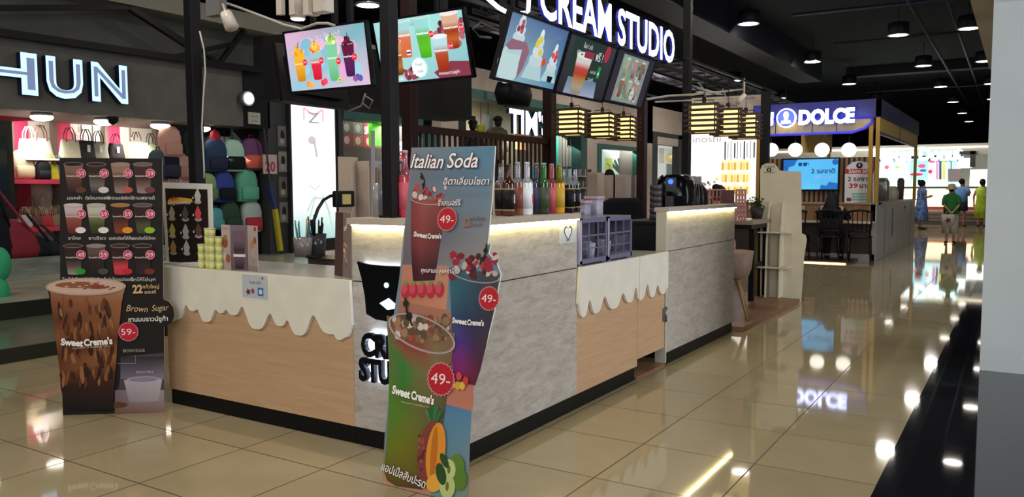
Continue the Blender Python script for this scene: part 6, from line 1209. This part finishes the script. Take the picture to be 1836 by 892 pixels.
# ------------------------------------------------------------------ light box with monogram
a_ = at(528, 418, 'x', FX+.12); z1 = at(527, 178, 'x', FX+.12).z; b_ = at(605, 418, 'x', FX+.12); w1 = b_.y-a_.y; h1 = z1-.5
t = thing('light_box', 'tall glowing white light box with pink and grey monogram and faint fashion drawing', 'light box', (FX+.05, (a_.y+b_.y)/2, .284))
W_(MB().box(FX-.02, FX+.1, a_.y-.04, b_.y+.04, .284, z1+.04), 'casing', mat('dark_casing', '2a2a2c', .4), t)
a = Art((FX+.103, a_.y, .5), (0, 1, 0), (0, 0, 1), (1, 0, 0), step=.0004); a.grad([(0, 0), (w1, 0), (w1, h1), (0, h1)], ['9cc8c4', 'a8d0cc', 'fffbff', 'fffbff'])
a.rect(0, h1*.2, w1, h1*.8, 'fffcff'); a.grad([(0, 0), (w1, 0), (w1, h1*.35), (0, h1*.35)], ['88b8b4', '9cc8c0', 'fffcff', 'fffcff'])
def mline(pts, wd, c): a.stroke([(w1*x, h1*y) for x, y in pts], wd, c)
mline([(.28, .86), (.28, .95), (.5, .9), (.72, .95), (.72, .86)], .035, 'e0a0c0'); a.text('Z', w1*.5, h1*.845, h=h1*.08, w=w1*.26, c='8c8c90', align='c'); mline([(.44, .97), (.5, .985), (.56, .97)], .02, '909098')
a.disc(w1*.45, h1*.72, w1*.09, 'bcb4b4', h1*.03); mline([(.5, .72), (.53, .66), (.56, .6)], .05, 'b4acac'); mline([(.42, .69), (.36, .62), (.42, .6)], .02, 'd0c8c8'); mline([(.6, .66), (.72, .62), (.7, .56)], .012, 'dcd4d4')
mline([(.35, .4), (.5, .36), (.62, .4)], .03, 'c4ccc4'); mline([(.3, .2), (.45, .3), (.7, .3), (.85, .18)], .04, 'b8ccc0'); mline([(.25, .05), (.4, .2), (.5, .32)], .03, 'a8c4b8'); mline([(.9, .05), (.8, .2), (.66, .33)], .03, 'a8c4b8')
a.build('lit_face', t, LITPRINT)
# ------------------------------------------------------------------ teal shops further along (interiors)
IX = -9.6
def wallpics(a, w_, h):
    a.rect(0, 0, w_, h, '5c4c4c')
    for k in range(8): a.rect(w_*(.02+.245*(k % 4)), h*(.04 if k < 4 else .52), w_*.22, h*.44, ['8c3c44', 'a04c44', 'b02430', '704048', '5c5858', '6c6c6a', 'b02838', '4c5c9c'][k]); a.disc(w_*(.13+.245*(k % 4)), h*(.25 if k < 4 else .74), w_*.06, ['b8989c', 'c0a090', 'd8a8a8', 'a89098', '9c9890', '98948c', 'd8c0c0', 'a8b0c8'][k], h*.16)
    a.text('SALE', w_*.52, h*.55, h=h*.3, w=w_*.22, c='e8dcd8', weight=.03)
flatart('wall of red and grey clothing photographs with SALE lettering', 611, 216, 690, 262, -9.2, wallpics, 'poster', 'photo_wall', '5c4c4c')
tag(MB().box(-9.0, -8.9, at(664, 230, 'x', -8.95).y, at(681, 230, 'x', -8.95).y, at(670, 262, 'x', -8.95).z, at(670, 218, 'x', -8.95).z).build('hanging_banner', mat('neon_green', '58c820', .5, emit=.5)), 'bright green hanging banner among the shop photographs', 'banner')
flatart('pale price poster with red 90 seen beside the front post', 712, 254, 733, 290, -8.8, lambda a, w_, h: (a.rect(0, 0, w_, h, 'c0c4c0'), a.text('90', w_*.15, h*.1, h=h*.45, w=w_*.75, c='b83840', weight=.02), a.rect(w_*.1, h*.7, w_*.8, h*.15, '88b4b8')), c_='c0c4c0')
for i, (px, py) in enumerate(((618, 211), (655, 216), (720, 223), (731, 230))): 
    p_ = at(px, py, 'x', -9.0); tag(MB().tube([p_+Vector((0, -.12, 0)), p_+Vector((0, .12, .06))], .05, glow('fff8f0', 9)).tube([p_, (p_.x, p_.y, 2.95)], .01, BLACK).build('track_light'), 'small bright white track light in the first teal shop, %s from the left' % ords[i].replace('nearest', 'first'), 'track light', 'small track lights')
for i, (px, py) in enumerate(((849, 176), (856, 175), (896, 181), (1000, 202), (1093, 263), (1112, 264))):
    p_ = at(px, py, 'x', -9.2); tag(MB().ell(p_, (.1, .1, .045), glow('fff8f0', 9)).tube([p_+Vector((0, 0, .04)), (p_.x, p_.y, 2.95 if p_.z < 2.9 else p_.z+.3)], .01, BLACK).build('track_light'), ['left twin of two small lights left of the loudspeaker', 'right twin of two small lights left of the loudspeaker', 'oval white lamp left of the slanted glowing lettering', 'oval white lamp right of the slanted glowing lettering', 'left oval lamp seen through the teal window', 'right oval lamp seen through the teal window'][i], 'lamp', 'small track lights')
# glass shelves w/ stock
struct(MB().box(-9.9, -9.8, at(612, 300, 'x', -9.8).y, at(760, 300, 'x', -9.8).y, .28, 1.9).build('wall_partition', col('6c4c44', .7)))
t = thing('shop_sign', 'white glowing slanted lettering hung in front of the clothes shop', 'sign', (FX+.4, 13, 2.5)); a_ = at(908, 237, 'x', FX+.4); b_ = at(979, 237, 'x', FX+.4); z_ = at(940, 192, 'x', FX+.4).z-at(940, 237, 'x', FX+.4).z
letter_sign(t, "TIM'S", (FX+.4, a_.y, a_.z), (0, 1, 0), (0, 0, 1), (1, 0, 0), z_*.95, (b_.y-a_.y), .08, glow('eef2ff', 2.2), col('141c4c', .3), weight=.03)
W_(MB().bar((FX+.38, a_.y, a_.z+z_), (FX+.38, b_.y, a_.z+z_), .05).tube([(FX+.38, a_.y+.2, a_.z+z_), (FX+.38, a_.y+.2, 4.2)], .03), 'hanger', BLACK, t)
def tshirt(px, py, s, c, lab, cap=True):
    p_ = at(px, py, 'x', -9.0); t = thing('mannequin', lab, 'mannequin', (p_.x, p_.y, .284), PI/2)
    zz = p_.z-.284+.02
    MB().loft([(0, 0, zz-.75*s, .26*s, .12*s), (0, 0, zz-.35*s, .25*s, .13*s), (0, 0, zz-.08*s, .3*s, .12*s), (0, 0, zz, .2*s, .1*s), (0, 0, zz+.04*s, .08*s, .07*s)], p=2.5).build('shirt', col(c, .8), t)
    for sg in (-1, 1): MB().tube([(sg*.24*s, 0, zz-.05*s), (sg*.38*s, 0, zz-.3*s), (sg*.4*s, 0, zz-.55*s)], [.09*s, .08*s, .06*s]).build('sleeve', col(c, .8), t)
    MB().ell((0, 0, zz+.15*s), (.09*s, .1*s, .13*s)).build('head', col('241e1c', .5), t); MB().lathe([(.12*s, zz+.19*s), (.11*s, zz+.25*s), (.06*s, zz+.30*s)]).build('hat', col('1c1816', .6), t)
    MB().tube([(0, 0, zz-.75*s), (0, 0, 0)], .03).build('stand_pole', BLACK, t); MB().lathe([(.18, 0), (.18, .02)]).build('stand_base', BLACK, t)
tshirt(893, 232, 1.05, '6a6048', 'mannequin in khaki shirt and dark hat left of the slanted glowing lettering'); tshirt(848, 238, 1.0, '2c2826', 'mannequin in dark shirt and hat further left in the clothes shop')
for i, (px0, px1, py0, py1, c, lab) in enumerate(((870, 884, 207, 250, 'b8c0c0', 'white SALE banner in the clothes shop'), (858, 870, 225, 262, 'b8b020', 'yellow garment left of the SALE banner'), (925, 948, 222, 268, 'b8905c', 'tan jacket under the slanted glowing lettering'), (955, 972, 238, 300, '7c6c5c', 'brown garment under the slanted glowing lettering'), (972, 982, 238, 310, '9c2434', 'red garment beside the right wooden post'))):
    a_ = at(px0, py1, 'x', -9.1); b_ = at(px1, py0, 'x', -9.1)
    def fn(a, w_, h, c=c, i=i): a.rect(0, 0, w_, h, c); (a.text('SA', w_*.1, h*.1, h=h*.25, w=w_*.8, c='a03038') if i == 0 else None)
    tt = thing('hanging_garment', lab, 'garment' if i else 'banner', (-9.1, (a_.y+b_.y)/2, a_.z)); W_(MB().box(-9.16, -9.1, a_.y, b_.y, a_.z, b_.z), 'cloth', col(c, .8), tt); W_(MB().tube([(-9.13, (a_.y+b_.y)/2, b_.z), (-9.13, (a_.y+b_.y)/2, 3.86)], .008), 'hook', BLACK, tt)
    a = Art((-9.099, a_.y, a_.z), (0, 1, 0), (0, 0, 1), (1, 0, 0), step=.0004); fn(a, b_.y-a_.y, b_.z-a_.z); a.build('print', tt) if i == 0 else None
b = MB(); y0 = at(983, 260, 'x', -9.0).y; y1 = at(1036, 260, 'x', -9.0).y; y = y0
while y < y1: b.lathe([(.09, .3), (.08, 3.84)], (-9.5, y, 0), n=8); y += .16
tag(b.build('curtain', mat('teal_curtain', '128c7c', .6)), 'teal pleated curtain right of the slanted glowing lettering', 'curtain')
flatart('dark panel with pale lettering beside the teal curtain', 1018, 240, 1056, 264, -8.8, lambda a, w_, h: (a.rect(0, 0, w_, h, '1c2424'), a.text('เบอร์ 30', w_*.12, h*.2, h=h*.5, w=w_*.75, c='98a09c')), c_='1c2424')
# clothes rail silhouettes and shelf of goods
for i, px in enumerate((1008, 1014, 1020)):
    p_ = at(px, 305, 'x', -8.9); t = thing('hanging_shirt', 'dark hanging shirt on the rail under the left slatted lamps, %s' % ords[i].replace('nearest', 'leftmost').replace('second', 'middle').replace('third', 'rightmost'), 'shirt', (p_.x, p_.y, 1.0)); MB().loft([(0, 0, .2, .12, .06), (0, 0, .75, .13, .06), (0, 0, .95, .08, .05)], p=3).build('cloth', col('1c2028', .8), t); MB().tube([(0, 0, .95), (0, 0, 2.85)], .008).build('hook', BLACK, t)
t = thing('stock_shelf', 'dark shelves of small goods behind the bottles', 'shelf', (-8.3, 16, .284)); y0 = at(1036, 330, 'x', -8.2).y; y1 = at(1062, 330, 'x', -8.2).y
W_(MB().box(-8.48, -8.43, y0, y1, .284, 1.9), 'back', col('26221f'), t)
for k in range(5): W_(MB().box(-8.43, -8.1, y0, y1, .4+k*.33, .43+k*.33), 'shelf', col('8c8884'), t)
for k in range(5):
    for j in range(5): yy = y0+.1+j*(y1-y0-.2)/5; W_(MB().box(-8.38, -8.2, yy, yy+.18, .43+k*.33, .62+k*.33), 'boxed_goods', col(['3c3c40', '8c8a86', '5c4440', '2c2c2e', '6c6864'][(j+k) % 5]), t)
# window view: shirts, dark plant shape
p_ = at(1094, 330, 'x', -8.4); t = thing('hanging_shirt', 'black shirts on white hangers below the teal window', 'shirt', (-8.42, p_.y, .9)); MB().loft([(0, 0, .1, .1, .3), (0, 0, .9, .09, .32), (0, 0, 1.05, .07, .16), (0, 0, 1.08, .03, .05)], p=3).build('cloth', mat('dark_camouflage', '1c1c1c', .8, var=.8, vscale=9), t)
MB().tube([(0, -.25, .95), (0, 0, 1.1), (0, .25, .95)], .015).build('hanger', col('b8b8b4'), t); MB().tube([(0, 0, 1.08), (0, 0, 1.2), (-.1, 0, 1.25)], .01).build('hook', BLACK, t)
def leaves(a, w_, h):
    a.rect(0, 0, w_, h, 'a8bcb8', 'b8ccc8')
    for k in range(9): an = -.9+.3*k; a.stroke([(w_*.55, h*.1), (w_*(.55+.4*math.sin(an)), h*(.15+.6*abs(math.cos(an))))], w_*.05, '384840')
    a.rect(w_*.08, h*.2, w_*.2, h*.5, '98a850')
flatart('bright room with dark palm leaves seen through the teal window', 1079, 268, 1143, 318, -9.3, leaves, 'picture', 'leaf_picture', 'a8bcb8', BACKLIT)
tag(MB().tube([at(1140, 275, 'x', -8.9), at(1140, 318, 'x', -8.9)], .035, glow('a0d0ff', 5)).build('light_tube'), 'upright blue-white light tube in the teal window', 'light')
# white shop beyond
yw2 = at(1180, 250, 'x', FX-.3).y
def wsign(a, w_, h):
    a.rect(0, 0, w_, h, 'd8dcd8'); a.rect(0, h*.6, w_, h*.4, 'f4f4f0'); a.rect(w_*.05, h*.3, w_*.25, h*.3, 'b8b4a4'); a.disc(w_*.62, h*.42, w_*.28, 'd0c070', h*.1); a.rect(w_*.4, h*.05, w_*.5, h*.25, '78807c'); a.text('e Ho', w_*.05, h*.76, h=h*.09, w=w_*.85, c='6c6c6c')
flatart('bright shop interior framed in dark grey with partial lettering', 1179, 228, 1216, 320, -8.9, wsign, 'display', 'lit_display', 'c8ccc8', BACKLIT)
wx0 = at(1238, 300, 'y', yw-.3).x
def yplane(lab, px0, py0, px1, py1, y_, fn, cat_, nm, mt, c_='d8d8d4'):
    a_ = at(px0, py1, 'y', y_); b_ = at(px1, py1, 'y', y_); c2 = at(px0, py0, 'y', y_); w_ = b_.x-a_.x; h = c2.z-a_.z
    t = thing('display_window' if nm == 'shop_front' else nm, lab, cat_, ((a_.x+b_.x)/2, y_, a_.z)); W_(MB().box(a_.x, b_.x, y_, y_+.05, a_.z, c2.z), 'panel', col(c_), t)
    a = Art((a_.x, y_, a_.z), (1, 0, 0), (0, 0, 1), (0, -1, 0), step=.0006); fn(a, w_, h); a.build('lit_face', t, mt); return t
def wshop(a, w_, h):
    a.rect(0, 0, w_, h, 'f8f4f0'); a.text('inoshi', w_*.03, h*.8, h=h*.1, w=w_*.38, c='8c8884'); a.rect(0, h*.58, w_*.42, h*.06, 'e8dcd8')
    for k in range(10): a.rect(w_*(.46+.042*k), h*(.56+.02*(k % 2)), w_*(.008 if k % 3 else .02), h*(.2 if k % 2 else .24), '3c4048')
    for j in range(3): 
        a.rect(w_*.42, h*(.1+.16*j), w_*.38, h*.13, 'f0dca8')
        for k in range(9): a.rect(w_*(.43+.04*k), h*(.1+.16*j), w_*.03, h*.1, ['d8a850', 'e8c070', 'c89848', 'e0d0a0'][(k+j) % 4])
    for k in range(30): a.disc(w_*random.uniform(.02, .38), h*random.uniform(.02, .32), w_*.018, random.choice(['6c6c70', '9c9490', '58504c', 'c8d040', 'a88c7c']), h*.02)
yplane('bright white cosmetics shop front with shelves of amber goods', 1237, 230, 1372, 362, 19.5, wshop, 'shop front', 'shop_front', LITPRINT)
area('white_shop_spill', (at(1300, 300, 'y', 19.2).x, 19.2, 1.9), (-4, 10, 1.2), 2, 25, (1, .98, .95))
tag(MB().box(at(1237, 300, 'y', 19.7).x, at(1375, 300, 'y', 19.7).x, 19.56, 19.8, 0, 4.0).build('wall_panel', lightbeige), 'beige wall carrying the white shop front', 'wall')
D.objects['wall_panel']['kind'] = 'structure'
# ------------------------------------------------------------------ people
def person(name, label, loc, rz, J, R_, skin, H_=1.0):
    """J: joints dict name->(x,y,z); R_: radii; body = one skinned surface"""
    t = thing('person', label, 'person', loc, rz)
    names = list(J); idx = {n: i for i, n in enumerate(names)}
    E = [('pelvis', 'waist'), ('waist', 'chest'), ('chest', 'neck'), ('neck', 'head0'), ('head0', 'head1')]
    for s in 'LR': E += [('chest', 'sh'+s), ('sh'+s, 'el'+s), ('el'+s, 'wr'+s), ('wr'+s, 'pa'+s), ('pelvis', 'hip'+s), ('hip'+s, 'kn'+s), ('kn'+s, 'an'+s), ('an'+s, 'to'+s)]
    co_ = [Vector(J[n])*H_ for n in names]; ed = [(idx[a], idx[b]) for a, b in E]; rad = [R_.get(n, R_.get(n[:-1], .05))*H_ for n in names]
    for s in 'LR':
        w_ = Vector(J['wr'+s])*H_; pa = Vector(J['pa'+s])*H_; d = (pa-w_).normalized(); sd = d.cross(Vector((0, 1, 0))); sd = sd.normalized() if sd.length > .1 else Vector((1, 0, 0))
        for k, (off, L_) in enumerate(((-.03, .062), (-.01, .074), (.01, .07), (.03, .055), (.045, .05))):
            a_ = pa+sd*off*(1 if s == 'L' else -1)*H_; st = len(co_)
            if k == 4: a_ = (w_+pa)/2+sd*.03*(1 if s == 'L' else -1)
            b_ = a_+d*L_*.55+Vector((0, 0, 0)); c_ = b_+(d+Vector((0, -.5, 0))).normalized()*L_*.45
            co_ += [b_, c_]; ed += [(idx['pa'+s], st), (st, st+1)]; rad += [.009, .008]
    me = D.meshes.new('body'); me.from_pydata([tuple(c) for c in co_], ed, []); o = D.objects.new('body', me); COL.objects.link(o); o.parent = t
    sk = o.modifiers.new('skin', 'SKIN'); sk.use_smooth_shade = True
    if not me.skin_vertices: me.attributes.new
    bmm = bmesh.new(); bmm.from_mesh(me); L = bmm.verts.layers.skin.verify()
    for v in bmm.verts: v[L].radius = (rad[v.index],)*2; v[L].use_root = (v.index == idx['pelvis'])
    bmm.to_mesh(me); bmm.free()
    ss = o.modifiers.new('sub', 'SUBSURF'); ss.levels = ss.render_levels = 2
    me.materials.append(skin); return t
SKIN = mat('skin', 'b08468', .55); SKD = mat('skin_tan', '8c6450', .55)
RAD = {'pelvis': .12, 'waist': .12, 'chest': .13, 'neck': .055, 'head0': .085, 'head1': .08, 'sh': .06, 'el': .042, 'wr': .027, 'pa': .034, 'hip': .09, 'kn': .055, 'an': .035, 'to': .035}
def stand(hands='down'):
    J = {'pelvis': (0, 0, .93), 'waist': (0, 0, 1.08), 'chest': (0, 0, 1.28), 'neck': (0, -.01, 1.43), 'head0': (0, -.03, 1.52), 'head1': (0, -.02, 1.60)}
    for s, g in (('L', 1), ('R', -1)):
        J['sh'+s] = (g*.18, 0, 1.36); J['hip'+s] = (g*.09, 0, .88); J['kn'+s] = (g*.1, -.02, .48); J['an'+s] = (g*.1, .02, .07); J['to'+s] = (g*.12, -.14, .035)
        if hands == 'behind': J['el'+s] = (g*.21, .15, 1.10); J['wr'+s] = (g*.07, .22, .95); J['pa'+s] = (g*.02, .24, .90)
        elif hands == 'front': J['el'+s] = (g*.26, -.02, 1.1); J['wr'+s] = (g*.12, -.22, 1.12); J['pa'+s] = (g*.08, -.28, 1.14)
        else: J['el'+s] = (g*.27, .02, 1.08); J['wr'+s] = (g*.28, -.06, .84); J['pa'+s] = (g*.28, -.08, .76)
    return J
# green top, hands behind back, hat
t = person('a', 'person in a green top, pale trousers and beige bucket hat, hands clasped behind the back', (.84, 19.5, 0), PI+.15, stand('behind'), RAD, SKIN, .965); t.scale = (.80, .80, .89)
gm = col('1c6c30', .85); pm = mat('cream_print', 'b8b0a0', .85, var=.3, vscale=9)
MB().loft([(0, 0, .83, .21, .17), (0, 0, 1.0, .21, .165), (0, 0, 1.18, .2, .15), (0, 0, 1.32, .2, .13), (0, 0, 1.38, .12, .1), (0, 0, 1.40, .07, .07)], p=2.4).build('top', gm, t)
for g in (-1, 1): MB().tube([(g*.15, 0, 1.31), (g*.19, .06, 1.2), (g*.205, .14, 1.09)], [.075, .08, .075]).build('sleeve', gm, t); MB().tube([(g*.09, 0, .86), (g*.11, 0, .5), (g*.11, 0, .28)], [.13, .125, .115]).build('trouser_leg', pm, t); MB().ell((g*.11, -.05, .035), (.055, .14, .035)).build('sandal', col('28201c'), t)
MB().ell((0, .0, 1.53), (.095, .11, .1)).build('hair', col('1c1614', .8), t)
MB().lathe([(.155, 1.50), (.16, 1.51), (.115, 1.56), (.10, 1.64), (.05, 1.665)]).build('bucket_hat', col('b09c80', .8), t)
tb = thing('tote_bag', 'cream tote bag with a dark red star held behind the green-topped person', 'bag', (.80, 19.22, .44), .15); tb.scale = (.8, .8, .85)
MB().loft([(0, 0, 0, .17, .05), (0, 0, .3, .19, .06), (0, 0, .34, .17, .03)], p=3).build('body', mat('cream_tote', 'c0b4a8', .8), tb)
a = Art((0, -.062, .17), (1, 0, 0), (0, 0, 1), (0, -1, 0), step=.0004); a.star(0, 0, .1, '6a2430', n=5, k=.45); o = a.build('print', None); o.parent = tb
MB().tube([(-.08, 0, .33), (-.03, 0, .42), (.03, 0, .42), (.08, 0, .33)], .01).build('handle', col('b0a498'), tb)
# blue patterned dress
t = person('b', 'person in a blue and white patterned dress standing near the doughnut shop', (-.52, 27.0, 0), 2.0, stand('front'), RAD, SKIN, .96)
bm_ = mat('blue_floral', '5a74ac', .8, var=.75, vscale=11)
MB().loft([(0, 0, .28, .27, .22), (0, 0, .6, .24, .19), (0, 0, .95, .19, .15), (0, 0, 1.1, .17, .14), (0, 0, 1.28, .20, .14), (0, 0, 1.36, .12, .1), (0, 0, 1.385, .07, .07)], p=2.2).build('dress', bm_, t)
for g in (-1, 1): MB().tube([(g*.16, 0, 1.3), (g*.24, 0, 1.14)], [.08, .08]).build('sleeve', bm_, t); MB().ell((g*.1, -.05, .035), (.05, .13, .035)).build('shoe', col('2c2420'), t)
MB().ell((0, .02, 1.53), (.1, .12, .12)).ell((0, .1, 1.6), (.05, .05, .05)).build('hair', col('14100e', .8), t)
# blue shirt, shorts, leaning forward; yellow-green person beside
t = person('c', 'person in a light blue shirt and dark shorts at the doughnut counter', (.50, 29.6, 0), 2.6, stand('front'), RAD, SKD, 1.0)
b2 = col('5c88c0', .8)
MB().loft([(0, 0, .88, .2, .16), (0, 0, 1.1, .2, .15), (0, 0, 1.32, .21, .14), (0, 0, 1.39, .12, .1), (0, 0, 1.42, .07, .07)], p=2.4).build('shirt', b2, t)
for g in (-1, 1): MB().tube([(g*.17, 0, 1.36), (g*.26, 0, 1.16)], [.085, .08]).build('sleeve', b2, t); MB().tube([(g*.09, 0, .92), (g*.11, 0, .55)], [.125, .12]).build('shorts_leg', col('1c2434', .8), t); MB().ell((g*.11, -.05, .035), (.05, .13, .035)).build('shoe', col('3c2c24'), t)
MB().ell((0, .02, 1.6), (.095, .11, .11)).build('hair', col('181210', .8), t)
t = person('d', 'person in a yellow-green dress beside the blue-shirted person', (1.12, 29.9, 0), 2.9, stand('down'), RAD, SKIN, .98)
yg = mat('yellow_green', '98ac28', .8, var=.3, vscale=6)
MB().loft([(0, 0, .3, .25, .2), (0, 0, .7, .22, .18), (0, 0, 1.0, .18, .15), (0, 0, 1.3, .2, .14), (0, 0, 1.38, .1, .09), (0, 0, 1.40, .07, .07)], p=2.2).build('dress', yg, t)
MB().ell((0, .02, 1.57), (.1, .12, .13)).build('hair', col('201814', .8), t)
for g in (-1, 1): MB().ell((g*.11, -.05, .035), (.05, .13, .035)).build('shoe', col('3c2c24'), t)
# seated long haired person at the café bar
p_ = at(1488, 466, 'y', CYc); 
J = {'pelvis': (0, 0, .56), 'waist': (0, -.03, .7), 'chest': (0, -.06, .92), 'neck': (0, -.1, 1.07), 'head0': (0, -.15, 1.15), 'head1': (0, -.15, 1.23)}
for s, g in (('L', 1), ('R', -1)): J['sh'+s] = (g*.17, -.07, 1.0); J['el'+s] = (g*.24, -.22, .84); J['wr'+s] = (g*.16, -.40, .84); J['pa'+s] = (g*.12, -.47, .84); J['hip'+s] = (g*.1, -.02, .56); J['kn'+s] = (g*.12, -.38, .56); J['an'+s] = (g*.12, -.30, .12); J['to'+s] = (g*.12, -.42, .08)
t = person('e', 'long-haired person in dark clothes seated on a black chair at the café bar', (p_.x, CYc, .0), PI, J, RAD, SKIN)
dm = col('16151c', .85)
MB().loft([(0, 0, .5, .22, .18), (0, -.02, .7, .2, .15), (0, -.05, .9, .22, .15), (0, -.07, 1.02, .17, .12), (0, -.09, 1.06, .08, .08)], p=2.4).build('jacket', dm, t)
for g in (-1, 1): MB().tube([(g*.16, -.07, .98), (g*.25, -.22, .84), (g*.18, -.38, .84)], [.08, .07, .05]).build('sleeve', dm, t); MB().tube([(g*.1, -.02, .56), (g*.12, -.38, .56), (g*.12, -.30, .14)], [.12, .09, .06]).build('trouser_leg', dm, t); MB().ell((g*.12, -.36, .08), (.05, .13, .04)).build('shoe', dm, t)
MB().loft([(0, .06, .82, .15, .05), (0, .04, .98, .15, .09), (0, -.06, 1.12, .12, .12), (0, -.12, 1.24, .1, .11), (0, -.13, 1.31, .05, .06)], p=2.2).build('hair', col('0e0c10', .6), t)
# person behind the pink racks
p_ = at(1283, 360, 'y', 8.2)
J2 = dict(J); t = person('f', 'dark-haired person with a bun seated beyond the pink card racks', (p_.x, 8.2, .0), PI, J2, RAD, SKIN, 1.08)
MB().loft([(0, 0, .5, .22, .18), (0, -.02, .75, .2, .15), (0, -.05, .97, .22, .15), (0, -.07, 1.1, .17, .12), (0, -.09, 1.14, .08, .08)], p=2.4).build('jacket', col('24202a', .8), t)
MB().ell((0, -.14, 1.31), (.11, .13, .13)).ell((0, -.02, 1.40), (.06, .06, .05)).build('hair', col('0e0c0c', .6), t)
tag(MB().lathe([(.2, 0), (.2, .03)]).lathe([(.03, .03), (.03, .5)]).lathe([(.19, .5), (.2, .55)]).build('stool', BLACK, None, 0, loc=(p_.x, 8.2, 0)), 'dark stool under the person beyond the pink racks', 'stool')
t = thing('security_camera', 'small white security camera among the loose cables above the right lamps', 'camera', tuple(at(1330, 176, 'x', -.3)))
a_ = at(1324, 182, 'x', -.3); b_ = at(1334, 172, 'x', -.3)
W_(MB().tube([a_, b_], [.035, .03], n=16), 'camera_body', SP, t); W_(MB().tube([b_, (b_.x, b_.y, 2.58)], .01), 'arm', SP, t)
for lab, pts in (('looped white cable above the nearest right lamp', ((1252, 148), (1262, 160), (1266, 180), (1272, 194), (1262, 198))), ('looped white cable above the middle right lamp', ((1296, 160), (1302, 175), (1306, 190), (1298, 196), (1300, 186))), ('tangled white cable below the security camera', ((1336, 178), (1345, 192), (1352, 200), (1346, 206), (1338, 196)))):
    cable(lab, pts, 'x', -.3, .006)
